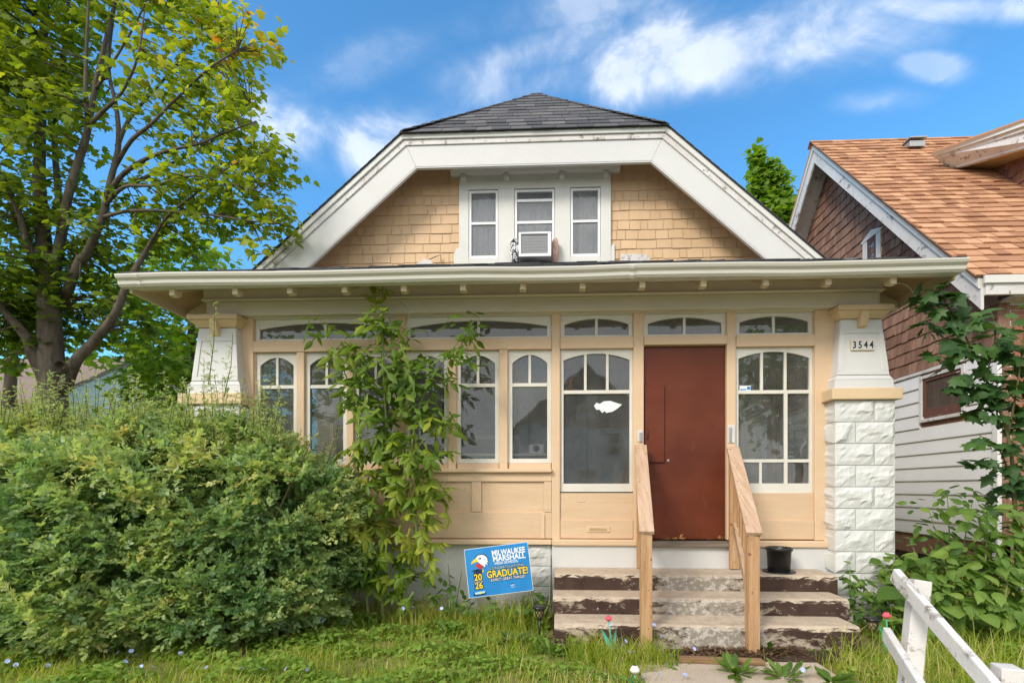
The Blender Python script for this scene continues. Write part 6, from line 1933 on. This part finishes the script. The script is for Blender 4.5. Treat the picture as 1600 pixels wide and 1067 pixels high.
def bush_fill(par, P_, N_, size, tint, matl, seed, up=.55, nvar=3, name='foliage'):
    L0 = np.array(wloc(par))
    nrm = RNG.normal(size=(len(P_), 3)) * .5 + np.array([0, -.2, .9])
    dr = N_ * .8 + RNG.normal(size=(len(P_), 3)) * .55 + np.array([0, 0, up])
    Fm = frames(nrm, dr)
    idx = RNG.integers(0, nvar, len(P_))
    Vs, Fs, Ts, b = [], [], [], 0
    mm = None
    for q in range(nvar):
        sel = idx == q
        bv, bf = sprig(seed + q)
        v = np.einsum('mij,nj->mni', Fm[sel] * size[sel][:, None, None], np.array(bv)) + (P_[sel] - L0)[:, None, :]
        f = np.array(bf)[None] + (np.arange(sel.sum()) * len(bv))[:, None, None] + b
        Vs.append(v.reshape(-1, 3)); Fs.append(f.reshape(-1, 3)); Ts.append(np.repeat(tint[sel], len(bf)))
        b += v.shape[0] * v.shape[1]
    V_, F_, T_ = np.concatenate(Vs), np.concatenate(Fs), np.concatenate(Ts)
    me = inst_mesh(name, V_, F_[:1], np.eye(3)[None], np.zeros((1, 3)), [0], matl) if False else None
    me = bpy.data.meshes.new(name)
    me.vertices.add(len(V_)); me.vertices.foreach_set('co', V_.reshape(-1).astype(np.float32))
    me.loops.add(F_.size); me.loops.foreach_set('vertex_index', F_.reshape(-1).astype(np.int32))
    me.polygons.add(len(F_)); me.polygons.foreach_set('loop_start', (np.arange(len(F_)) * 3).astype(np.int32)); me.polygons.foreach_set('loop_total', np.full(len(F_), 3, np.int32))
    me.update(calc_edges=True); set_tint(me, T_); me.materials.append(matl)
    o = link(name, me, par); o['kind'] = 'stuff'
    return o
BP, BN = shell_points(ELL, 13000, RNG)
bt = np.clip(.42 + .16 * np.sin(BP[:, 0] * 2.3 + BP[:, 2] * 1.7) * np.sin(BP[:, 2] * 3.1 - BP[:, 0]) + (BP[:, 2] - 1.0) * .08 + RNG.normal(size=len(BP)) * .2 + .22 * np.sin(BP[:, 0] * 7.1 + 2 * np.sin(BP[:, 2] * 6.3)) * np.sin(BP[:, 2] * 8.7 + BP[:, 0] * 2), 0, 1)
# inner, deeper layer so that the gaps show stems and darker leaves
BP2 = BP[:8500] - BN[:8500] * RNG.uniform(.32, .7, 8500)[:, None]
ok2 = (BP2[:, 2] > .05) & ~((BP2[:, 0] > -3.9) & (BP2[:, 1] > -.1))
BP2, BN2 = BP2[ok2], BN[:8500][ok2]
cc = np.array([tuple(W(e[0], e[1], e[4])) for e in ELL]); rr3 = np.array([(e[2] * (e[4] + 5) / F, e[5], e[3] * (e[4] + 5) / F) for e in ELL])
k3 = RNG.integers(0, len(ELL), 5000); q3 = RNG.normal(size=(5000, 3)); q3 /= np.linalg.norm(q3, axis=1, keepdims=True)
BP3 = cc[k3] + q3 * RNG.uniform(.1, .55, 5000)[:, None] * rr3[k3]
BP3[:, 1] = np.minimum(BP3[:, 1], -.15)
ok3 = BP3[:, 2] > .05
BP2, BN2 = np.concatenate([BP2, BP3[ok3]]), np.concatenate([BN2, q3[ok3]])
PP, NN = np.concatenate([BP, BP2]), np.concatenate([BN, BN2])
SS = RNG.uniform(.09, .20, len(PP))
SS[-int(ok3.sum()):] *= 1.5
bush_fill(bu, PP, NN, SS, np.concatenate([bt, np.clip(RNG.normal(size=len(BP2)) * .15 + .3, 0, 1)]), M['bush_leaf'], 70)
sm_ = MB()
rr = random.Random(12)
for i in range(46):
    px = rr.uniform(0, 500); b0 = W(px, 990, -.9 + rr.uniform(-.2, .4)); b0.z = 0
    t0 = W(px + rr.uniform(-90, 90), rr.uniform(690, 820), -.8 + rr.uniform(-.25, .25))
    sm_.tube([b0, b0.lerp(t0, .5) + Vector((rr.uniform(-.2, .2), rr.uniform(-.1, .1), 0)), t0], [.016, .011, .005], 5)
# tall arching shoots out of the top
shoots = []
sl = [(318, 560, 322, 690, -.55), (338, 585, 345, 700, -.5), (352, 590, 358, 690, -.5), (300, 600, 310, 700, -.5), (20, 600, 40, 700, -.6), (60, 610, 62, 700, -.6), (95, 620, 90, 700, -.6), (130, 600, 140, 700, -.6), (175, 590, 170, 690, -.6), (215, 585, 210, 690, -.6),
      (245, 600, 240, 700, -.5), (280, 590, 272, 690, -.5), (190, 630, 200, 700, -.7), (150, 640, 160, 720, -.8), (400, 650, 395, 720, -.45), (430, 655, 425, 740, -.45), (508, 690, 495, 780, -.4), (525, 665, 500, 760, -.4), (460, 690, 455, 760, -.4), (12, 640, 0, 720, -.8), (250, 640, 256, 720, -.8), (370, 640, 372, 720, -.5), (330, 470, 326, 600, -.55), (356, 520, 350, 620, -.5)]
for (x1, y1, x0, y0, Y) in sl: shoots.append((W(x0, y0, Y), W(x1 + rr.uniform(-8, 8), y1, Y - .05)))
for i in range(230):
    x0 = rr.uniform(-60, 440); Y = rr.uniform(-.9, -.4); y0 = 715 + 20 * rr.random()
    shoots.append((W(x0, y0, Y), W(x0 + rr.uniform(-35, 35), y0 - rr.uniform(50, 120) - 25 * (rr.random() < .25), Y)))
QP, QN, QS = [], [], []
for a, b in shoots:
    mdl = a.lerp(b, .5) + Vector((rr.uniform(-.03, .03), 0, 0))
    sm_.tube([a, mdl, b], [.006, .004, .002], 4)
    Ln = (b - a).length
    n_ = int(Ln / .022)
    for k in range(n_):
        f = (k + rr.random()) / n_
        p = a.lerp(b, f)
        QP.append(tuple(p)); an = k * 2.4 + rr.random()
        QN.append((math.cos(an), math.sin(an), .2)); QS.append(rr.uniform(.045, .075) * (1.15 - .5 * f))
sm_.build('stems', M['twig'], bu, kind='stuff')
QP, QN, QS = np.array(QP), np.array(QN), np.array(QS)
bush_fill(bu, QP, QN, QS, np.clip(.62 + RNG.normal(size=len(QP)) * .12, 0, 1), M['bush_leaf'], 80, up=.2, name='shoot_leaves')

# ---- box-elder sapling growing up the porch front
VY = -.34
va = thing('box_elder_sapling', 'yellow-green leafy sapling growing up the porch front from the ground to the gutter', 'sapling', (W(600, 950, VY).x, VY, 0))
vs_ = MB()
VST = [([(598, 985, VY), (597, 850, VY), (606, 740, VY), (600, 600, VY), (597, 500, VY), (598, 445, VY)], .022, .004),
       ([(612, 985, VY), (650, 850, VY - .05), (642, 720, VY - .05), (660, 620, VY), (700, 555, VY), (745, 495, VY)], .018, .003),
       ([(578, 985, VY), (562, 820, VY - .05), (556, 650, VY), (530, 560, VY), (500, 500, VY)], .016, .003),
       ([(605, 760, VY), (660, 690, VY - .05), (700, 650, VY - .05)], .009, .003), ([(600, 620, VY), (560, 560, VY - .05), (556, 510, VY)], .009, .003), ([(642, 840, VY), (680, 780, VY - .1), (700, 745, VY - .1)], .008, .003), ([(598, 560, VY), (640, 500, VY), (625, 470, VY)], .006, .002)]
for pix, r0, r1 in VST: limb(vs_, pix, r0, r1, n=6)
vs_.build('stem', M['twig_green'], va, smooth=True)
VC = [(597, 452, 18, 16, VY, .06, 3.2, .45), (596, 490, 30, 22, VY, .12, 1.6, .2), (578, 510, 22, 25, VY, .12, 1.6, -.1), (620, 520, 25, 30, VY, .12, 1.4, .0), (500, 505, 20, 25, VY, .1, 1.0, -.05), (520, 540, 40, 22, VY, .15, 1.3, .1), (545, 580, 38, 40, VY, .18, 1.5, .12), (600, 565, 40, 40, VY, .18, 1.6, .0), (575, 620, 42, 40, VY - .05, .2, 1.6, .1),
      (640, 580, 45, 30, VY, .18, 1.4, -.05), (690, 570, 30, 30, VY, .12, 1.0, -.08), (725, 505, 30, 22, VY, .1, 1.3, -.12), (722, 548, 32, 16, VY, .1, 1.1, -.05), (742, 570, 12, 22, VY, .08, .9, -.2), (650, 625, 45, 32, VY, .18, 1.5, .0), (690, 655, 26, 26, VY, .12, 1.3, .12), (610, 660, 45, 35, VY - .05, .2, 1.7, .06),
      (640, 700, 50, 30, VY - .05, .2, 1.6, .1), (585, 705, 38, 35, VY - .05, .2, 1.5, .08), (645, 755, 42, 35, VY - .1, .2, 1.5, .25), (685, 770, 28, 28, VY - .1, .15, 1.2, .2), (600, 770, 48, 45, VY - .1, .2, 1.7, .15), (580, 830, 50, 35, VY - .12, .2, 1.5, .25), (640, 825, 36, 30, VY - .12, .2, 1.4, .4), (665, 860, 24, 22, VY - .1, .14, 1.2, .42), (600, 875, 55, 28, VY - .1, .2, 1.4, .15), (640, 905, 34, 22, VY - .1, .18, 1.1, .0), (570, 900, 35, 30, VY - .1, .2, 1.2, -.1)]
P_, O_, I_ = clump_points([c[:7] for c in VC], 11.0, RNG, .5)
P_[:, 1] = np.minimum(P_[:, 1], -.16)
n_ = len(P_)
Fm = leaf_frames(n_, O_ + np.array([0, -.5, .1]), RNG, up=.75, out=.35, rnd=.35, droop=.45)
T_ = np.clip(.46 + np.array([c[7] for c in VC])[I_] + RNG.normal(size=n_) * .12, 0, 1)
S_ = RNG.uniform(.8, 1.15, n_)
S_ *= np.where(I_ == 0, .55, 1.0)
hn = n_ // 2
NARROW = ([(x * .78, y, z) for x, y, z in OVATE[0]], OVATE[1])
add_leaves(va, compound(1, NARROW, .14, .125, 1), P_[:hn], Fm[:hn], S_[:hn], T_[:hn], M['box_leaf'], 150)
add_leaves(va, compound(2, NARROW, .17, .108, 2), P_[hn:], Fm[hn:], S_[hn:], T_[hn:], M['box_leaf'], 150)

# ---- maple sapling at the right
RY2 = -.45
ma = thing('maple_sapling', 'dark green maple sapling leaning in front of the neighbour siding', 'sapling', (W(1590, 930, RY2).x, RY2, 0))
ms_ = MB()
for pix, r0, r1 in [([(1592, 1000, RY2), (1586, 800, RY2), (1575, 680, RY2), (1535, 580, RY2), (1500, 510, RY2), (1462, 450, RY2)], .022, .004), ([(1584, 760, RY2), (1560, 700, RY2 - .1), (1530, 680, RY2 - .1)], .01, .003), ([(1575, 680, RY2), (1590, 600, RY2 - .1), (1600, 520, RY2 - .1)], .012, .004), ([(1540, 590, RY2), (1555, 530, RY2), (1550, 490, RY2)], .008, .003)]:
    limb(ms_, pix, r0, r1, n=6)
ms_.build('stem', M['twig'], ma, smooth=True)
MC = [(1457, 462, 24, 26, RY2, .15, 1.8, -.15), (1475, 485, 30, 28, RY2, .15, 1.7, -.1), (1462, 510, 22, 22, RY2, .12, 1.2, -.1), (1500, 500, 26, 22, RY2, .12, 1.1, .1), (1530, 500, 28, 20, RY2, .12, .9, .35), (1480, 550, 28, 22, RY2, .15, 1.2, -.1), (1510, 545, 28, 25, RY2, .15, 1.0, 0), (1560, 540, 35, 28, RY2, .2, 1.2, .1), (1590, 560, 24, 40, RY2, .2, 1.5, .05), (1490, 590, 25, 22, RY2, .15, .9, -.1), (1520, 600, 34, 24, RY2, .2, 1.5, -.05), (1565, 605, 36, 32, RY2, .2, 1.7, 0), (1540, 640, 34, 22, RY2, .18, 1.4, -.1), (1585, 660, 24, 36, RY2, .2, 1.6, -.05),
      (1525, 690, 24, 20, RY2 - .1, .12, .9, .1), (1535, 720, 24, 16, RY2 - .1, .12, 1.2, -.05), (1580, 720, 28, 34, RY2, .2, 1.4, -.15), (1592, 775, 22, 30, RY2, .2, 1.6, -.2), (1590, 500, 22, 26, RY2, .15, .8, .2), (1625, 620, 30, 90, RY2, .2, 1.2, 0), (1560, 745, 20, 18, RY2, .12, .9, -.1)]
P_, O_, I_ = clump_points([c[:7] for c in MC], 18, RNG, .5)
n_ = len(P_)
Fm = leaf_frames(n_, O_ + np.array([-.2, -.4, .1]), RNG, up=.8, out=.3, rnd=.4, droop=.55)
T_ = np.clip(.38 + np.array([c[7] for c in MC])[I_] + RNG.normal(size=n_) * .12, 0, 1)
add_leaves(ma, MAPLE, P_, Fm, RNG.uniform(.10, .175, n_), T_, M['dark_leaf'], 280)

# ---- leafy undergrowth between the pillar and the neighbour
def weed_bush(label, px, Y, clumps, per, shape, size, matl, nparts, stems, name='leafy_bush', tshift=0.0, droop=.5):
    t = thing(name, label, 'bush', (W(px, 990, Y).x, Y, 0))
    m = MB()
    for (x0, y0, x1, y1) in stems:
        a = W(x0, y0, Y); a.z = 0
        b = W(x1, y1, Y)
        m.tube([a, a.lerp(b, .55) + Vector((random.uniform(-.05, .05), 0, 0)), b], [.010, .007, .003], 5)
    m.build('stems', M['twig_green'], t, kind='stuff')
    P_, O_, I_ = clump_points(clumps, per, RNG, .5)
    P_[:, 2] = np.maximum(P_[:, 2], .05)
    n_ = len(P_)
    Fm = leaf_frames(n_, O_ + np.array([0, -.45, .15]), RNG, up=.95, out=.3, rnd=.38, droop=droop)
    T_ = np.clip(.5 + tshift + RNG.normal(size=n_) * .24, 0, 1)
    add_leaves(t, shape, P_, Fm, RNG.uniform(size * .7, size * 1.25, n_), T_, matl, nparts)
    return t
UY = -.55
weed_bush('sparse tall bush with small leaves against the white siding', 1480, UY + .3, [(1450, 790, 40, 14, UY + .3, .12, 1.3), (1490, 770, 40, 16, UY + .3, .12, 1.6), (1520, 790, 35, 22, UY + .3, .15, 1.4), (1450, 825, 40, 16, UY + .3, .12, 1.3), (1480, 830, 50, 26, UY + .3, .2, 1.5), (1430, 850, 25, 14, UY + .3, .12, 1.2), (1500, 860, 60, 26, UY + .3, .2, 1.4)], 15, OVATE, .10, M['weed_leaf'], 160,
          [(1490, 980, 1480, 765), (1500, 980, 1450, 790), (1480, 980, 1520, 780), (1470, 980, 1425, 850), (1510, 980, 1540, 830)], 'tall_bush', -.1)
half_w = [(0.13, -0.02), (0.26, 0.10), (0.25, 0.16), (0.33, 0.30), (0.28, 0.36), (0.29, 0.50), (0.21, 0.56), (0.19, 0.70), (0.10, 0.80)]
SERR = fan([(0, 0.02)] + half_w + [(0, 1.0)] + [(-x, y) for x, y in half_w[::-1]], (0, 0.38), 0.45, 0.28)
weed_bush('lush weeds with toothed leaves massed behind the white railing', 1500, UY, [(1530, 800, 50, 26, UY, .25, .9), (1580, 850, 50, 60, UY, .3, 1.2), (1510, 880, 55, 40, UY - .1, .3, 1.2), (1450, 895, 45, 38, UY, .3, 1.3), (1560, 925, 60, 50, UY - .2, .3, 1.2), (1490, 940, 60, 40, UY - .2, .3, 1.3), (1410, 925, 36, 36, UY, .25, 1.5), (1400, 880, 30, 30, UY + .1, .2, 1.0), (1650, 890, 60, 110, UY, .3, 1.0), (1420, 965, 40, 26, UY - .15, .25, 1.2)], 30, SERR, .125, M['weed_leaf'], 290,
          [(1540, 1000, 1545, 800), (1560, 1000, 1590, 830), (1500, 1000, 1505, 870), (1450, 1000, 1455, 890)], 'weed_patch', .2)
weed_bush('burdock with a few very large leaves low behind the white railing', 1540, UY - .3, [(1500, 945, 60, 26, UY - .35, .2, 1.0), (1570, 925, 45, 40, UY - .3, .2, 1.0), (1400, 905, 26, 22, UY - .1, .15, 1.0), (1440, 960, 30, 18, UY - .3, .15, 1.0)], 4.2, BROAD, .17, M['weed_leaf'], 60,
          [(1500, 1000, 1505, 930), (1570, 1000, 1575, 900)], 'burdock', .05)
weed_bush('small-leaved weeds climbing the foot of the right pillar', 1350, -.45, [(1330, 905, 14, 26, -.4, .1, 1.8), (1350, 930, 26, 24, -.45, .15, 1.8), (1380, 945, 30, 24, -.5, .2, 1.6), (1390, 905, 22, 20, -.4, .15, 1.2), (1340, 960, 24, 16, -.6, .15, 1.5), (1400, 880, 20, 16, -.35, .12, 1.2)], 40, OVATE, .085, M['weed_leaf'], 120,
          [(1340, 990, 1328, 885), (1350, 990, 1352, 900), (1380, 990, 1398, 875)], 'pillar_weeds', -.1)
weed_bush('dark weeds and thistles under the blue yard sign', 760, -.35, [(700, 930, 30, 26, -.35, .15, 1.0), (745, 950, 40, 18, -.4, .2, 1.6), (800, 952, 40, 16, -.4, .2, 1.5), (845, 945, 22, 26, -.4, .15, .9), (660, 945, 30, 22, -.4, .2, 1.3), (690, 905, 10, 22, -.3, .1, .8)], 26, OVATE, .085, M['weed_leaf'], 120,
          [(700, 985, 700, 880), (710, 985, 722, 890), (845, 985, 860, 905), (840, 985, 830, 915), (850, 985, 868, 925)], 'sign_weeds', -.15)

# ---- lawn
def in_path(x, y):
    return (x > 0.6 + 0.06 * np.sin(y * 9) + .4 * np.clip((y + 1.62) / .2, 0, 1)) & (x < 2.05 + .05 * np.sin(y * 7 + 1)) & (y > -4.7)
def grass(n, xr, yr, hmin, hmax, seed, name_keep=None, pw=.004):
    rg = np.random.default_rng(seed)
    x = rg.uniform(*xr, n); y = rg.uniform(*yr, n)
    clump = (np.sin(x * 5.1 + 2 * np.sin(y * 3.3)) * np.sin(y * 6.2 + 1.5 * np.sin(x * 2.7)))
    keep = ~in_path(x, y)
    keep &= ~((x > -0.06) & (x < 2.82) & (y > -1.06) & (y < .1))
    keep &= ~((x > 0.85) & (x < 2.25) & (y > -1.32) & (y < -1.0) & (rg.random(n) < .93))
    keep &= ~((y > -0.02) & (x > -3.9) & (x < 3.9))
    keep &= rg.random(n) < .62 + .38 * clump
    x, y, clump = x[keep], y[keep], clump[keep]
    n = len(x)
    h = rg.uniform(hmin, hmax, n) * (1 + .35 * clump)
    az = rg.uniform(0, 2 * math.pi, n); bend = rg.uniform(.2, 1.25, n)
    w = rg.uniform(.6, 1.4, n) * pw
    dx, dy = np.cos(az), np.sin(az)
    sxv, syv = -dy, dx
    V_ = np.zeros((n, 7, 3))
    for k, (f, ww) in enumerate(((0, 1), (.4, .85), (.75, .55), (1, 0))):
        cx = x + dx * bend * h * f * f * .8; cy = y + dy * bend * h * f * f * .8
        cz = h * (f - .28 * bend * f * f)
        if k < 3:
            V_[:, 2 * k] = np.stack([cx - sxv * w * ww, cy - syv * w * ww, cz], 1); V_[:, 2 * k + 1] = np.stack([cx + sxv * w * ww, cy + syv * w * ww, cz], 1)
        else:
            V_[:, 6] = np.stack([cx, cy, cz], 1)
    bf = np.array([(0, 1, 3), (0, 3, 2), (2, 3, 5), (2, 5, 4), (4, 5, 6)])
    F_ = bf[None] + (np.arange(n) * 7)[:, None, None]
    dry = np.clip(np.sin(x * 1.9 + 1.1) * np.sin(y * 2.6 + x * .7 + .4), 0, 1)
    t = np.clip(.42 + .18 * clump + rg.normal(size=n) * .16 + (rg.random(n) < .10 + .45 * dry ** 2) * .42, 0, 1)
    return V_.reshape(-1, 3), F_.reshape(-1, 3), np.repeat(t, 5), n * 7
parts_ = [grass(70000, (-5.2, 5.2), (-2.6, -0.05), .03, .13, 1, pw=.0036), grass(5200, (-5.2, 5.2), (-2.6, -0.05), .10, .20, 11, pw=.0026), grass(1500, (.1, .95), (-1.4, -1.07), .10, .26, 12, pw=.003), grass(500, (1.9, 2.5), (-1.6, -1.1), .08, .2, 13, pw=.0035), grass(20000, (-5.5, 5.5), (-4.6, -2.6), .06, .15, 2, pw=.004), grass(22000, (-16, -3.6), (-1.2, 9), .08, .22, 3, pw=.007), grass(9000, (3.6, 6.0), (-1.5, 5), .08, .2, 4, pw=.005), grass(14000, (5.0, 13.0), (-4.5, 1.0), .05, .14, 7, pw=.006), grass(14000, (-14.0, -5.0), (-4.5, -1.0), .05, .14, 8, pw=.006), grass(4500, (-4.0, 0.0), (-.6, -.05), .14, .32, 5, pw=.004), grass(2600, (2.05, 4.6), (-2.4, -.9), .16, .42, 6, pw=.003)]
Vs, Fs, Ts, b = [], [], [], 0
for v, f, t, nv in parts_:
    Vs.append(v); Fs.append(f + b); Ts.append(t); b += nv
V_, F_, T_ = np.concatenate(Vs), np.concatenate(Fs), np.concatenate(Ts)
M['grass'] = leafmat('grass_blade', [(0.0, (0.12, 0.21, 0.02)), (0.4, (0.28, 0.38, 0.04)), (0.68, (0.44, 0.46, 0.09)), (1.0, (0.66, 0.55, 0.29))], 0.5, rough=.55, spec=.25, tcol=(1.5, 1.5, .6))
me = bpy.data.meshes.new('grass')
me.vertices.add(len(V_)); me.vertices.foreach_set('co', V_.reshape(-1).astype(np.float32))
me.loops.add(F_.size); me.loops.foreach_set('vertex_index', F_.reshape(-1).astype(np.int32))
me.polygons.add(len(F_)); me.polygons.foreach_set('loop_start', (np.arange(len(F_)) * 3).astype(np.int32)); me.polygons.foreach_set('loop_total', np.full(len(F_), 3, np.int32))
me.update(calc_edges=True); set_tint(me, T_); me.materials.append(M['grass'])
tag(link('grass', me), 'uncut yellow-green grass of the front lawn', 'grass', kind='stuff')

M['clover_leaf'] = leafmat('clover_leaf', [(0.0, (0.10, 0.19, 0.03)), (0.5, (0.20, 0.33, 0.045)), (1.0, (0.36, 0.44, 0.09))], 0.45, tcol=(1.4, 1.45, .6))
# ---- clover and small broad leaves between the grass
rg = np.random.default_rng(77)
n_ = 42000
x, y = rg.uniform(-5.2, 5.2, n_), rg.uniform(-2.7, -.1, n_)
pat_ = np.sin(x * 3.1 + 1.7 * np.sin(y * 4.3)) * np.sin(y * 5.3 + 1.2 * np.sin(x * 2.2)) + .4 * np.sin(x * 9) * np.sin(y * 11)
keep = (pat_ > -.02) & ~in_path(x, y) & ~((x > -0.06) & (x < 2.82) & (y > -1.09))
x, y, pat_ = x[keep], y[keep], pat_[keep]
n_ = len(x)
P_ = np.stack([x, y, rg.uniform(.015, .10, n_) * (.5 + pat_)], 1)
Fm = leaf_frames(n_, rg.normal(size=(n_, 3)), rg, up=1.4, out=.2, rnd=.4, droop=-.1)
me = inst_mesh('clover', OVATE[0], OVATE[1], Fm * rg.uniform(.025, .07, n_)[:, None, None], P_, np.clip(.55 + rg.normal(size=n_) * .22, 0, 1), M['clover_leaf'])
tag(link('clover', me), 'patches of small broad-leaved weeds between the lawn grass', 'ground cover', kind='stuff')

# ---- dandelion-like rosettes in the path joints
LANCE = fan([(0, 0), (.09, .25), (.13, .5), (.17, .72), (.08, .9), (0, 1), (-.08, .9), (-.17, .72), (-.13, .5), (-.09, .25)], (0, .5), .35, .2)
ros = [(1203, 1012, 'round green rosette at the foot of the right handrail post'), (1150, 1048, 'green weed tuft growing out of the middle of the path'), (1270, 1006, 'low leafy weeds along the foot of the steps near the path light'), (1300, 1062, 'dark green weed tuft at the right edge of the path'), (1310, 1004, 'bright leafy weed in front of the right end of the steps'), (860, 1015, 'leafy weed left of the steps in the grass'), (800, 1000, 'broad leafy weed in the lawn below the blue sign'), (700, 985, 'leafy weed in the grass below the sapling'), (1225, 1054, 'small weed tuft beside the path tuft')]
for i, (px, py, lab) in enumerate(ros):
    o, d = ray(px, py + 8); tt = -o.z / d.z; c = o + d * tt
    t = thing('weed_tuft', lab, 'weed', (c.x, c.y, 0.0), group='weeds in the lawn and path')
    n_ = 34 if i in (0, 1) else 24
    an = RNG.uniform(0, 2 * math.pi, n_); el = RNG.uniform(.25, 1.2, n_)
    dr = np.stack([np.cos(an) * np.cos(el), np.sin(an) * np.cos(el), np.sin(el)], 1)
    nr_ = np.stack([-np.cos(an) * np.sin(el), -np.sin(an) * np.sin(el), np.cos(el)], 1)
    Fm = frames(nr_, dr)
    P_ = np.array([c.x, c.y, .015]) + np.stack([np.cos(an), np.sin(an), np.zeros(n_)], 1) * RNG.uniform(.0, .06, n_)[:, None]
    add_leaves(t, LANCE, P_, Fm, RNG.uniform(.09, .17, n_), np.clip(RNG.normal(size=n_) * .2 + .55, 0, 1), M['weed_leaf'], n_)

# ---- blue chicory flowers
M['chicory'] = plain('chicory_petal', (0.42, 0.50, 0.85), .6)
pet = MB()
for k in range(8):
    an = 2 * math.pi * k / 8
    c_, s_ = math.cos(an), math.sin(an)
    pet.add([(0, 0, 0), (c_ * .7 - s_ * .28, s_ * .7 + c_ * .28, .12), (c_, s_, .1), (c_ * .7 + s_ * .28, s_ * .7 - c_ * .28, .12)], [(0, 1, 2, 3)])
me_fl = pet.mesh('flower', M['chicory'])
spots = [(0, 1018), (12, 1032), (25, 1047), (80, 1018), (125, 1034), (75, 1050), (165, 1016), (184, 1019), (196, 1033), (205, 1016), (212, 1028), (220, 1046), (240, 1058), (282, 1020), (292, 1021), (305, 1056), (322, 1048), (378, 1055), (410, 1050), (480, 1052), (492, 1042), (446, 1062), (645, 948), (660, 945), (690, 950), (630, 950), (955, 976), (970, 982), (978, 1001), (972, 1008), (990, 1018), (1022, 976), (1034, 994), (1085, 1013), (972, 1030), (1048, 1028), (984, 1018), (947, 1050), (884, 1052), (1030, 1052), (1070, 1058), (1192, 990), (1255, 1046), (500, 965), (505, 970)]
for i, (px, py) in enumerate(spots):
    q = W(px, py, -1.45 if py > 985 else -.75)
    if 880 < px < 1090 and 960 < py < 1030: q = W(px, py, -1.3)
    if py > 1030: q = W(px, py, -1.68)
    zt_ = max(q.z, .06)
    lab = ('pale blue chicory flower in the lawn before the overgrown shrub' if px < 520 else 'pale blue chicory flower among the weeds below the sapling' if px < 760 else 'pale blue chicory flower at the foot of the steps left of the path' if py < 1025 and px < 1100 else 'pale blue chicory flower beside or on the concrete path')
    t = thing('chicory', lab, 'flower', (q.x, q.y, 0), group='chicory flowers in the lawn')
    dxl = random.uniform(-.04, .04)
    MB().tube([(q.x + dxl, q.y + .02, 0), (q.x + dxl * .4, q.y + .01, zt_ * .5), (q.x, q.y, zt_)], [.0022, .0018, .0014], 4).build('stalk', M['twig_green'], t)
    f = link('flower', me_fl, t, Vector((0, 0, zt_)))
    f.scale = (.019, .019, .019)
    f.rotation_euler = (R(random.uniform(20, 80)), R(random.uniform(-30, 30)), random.random() * 6)
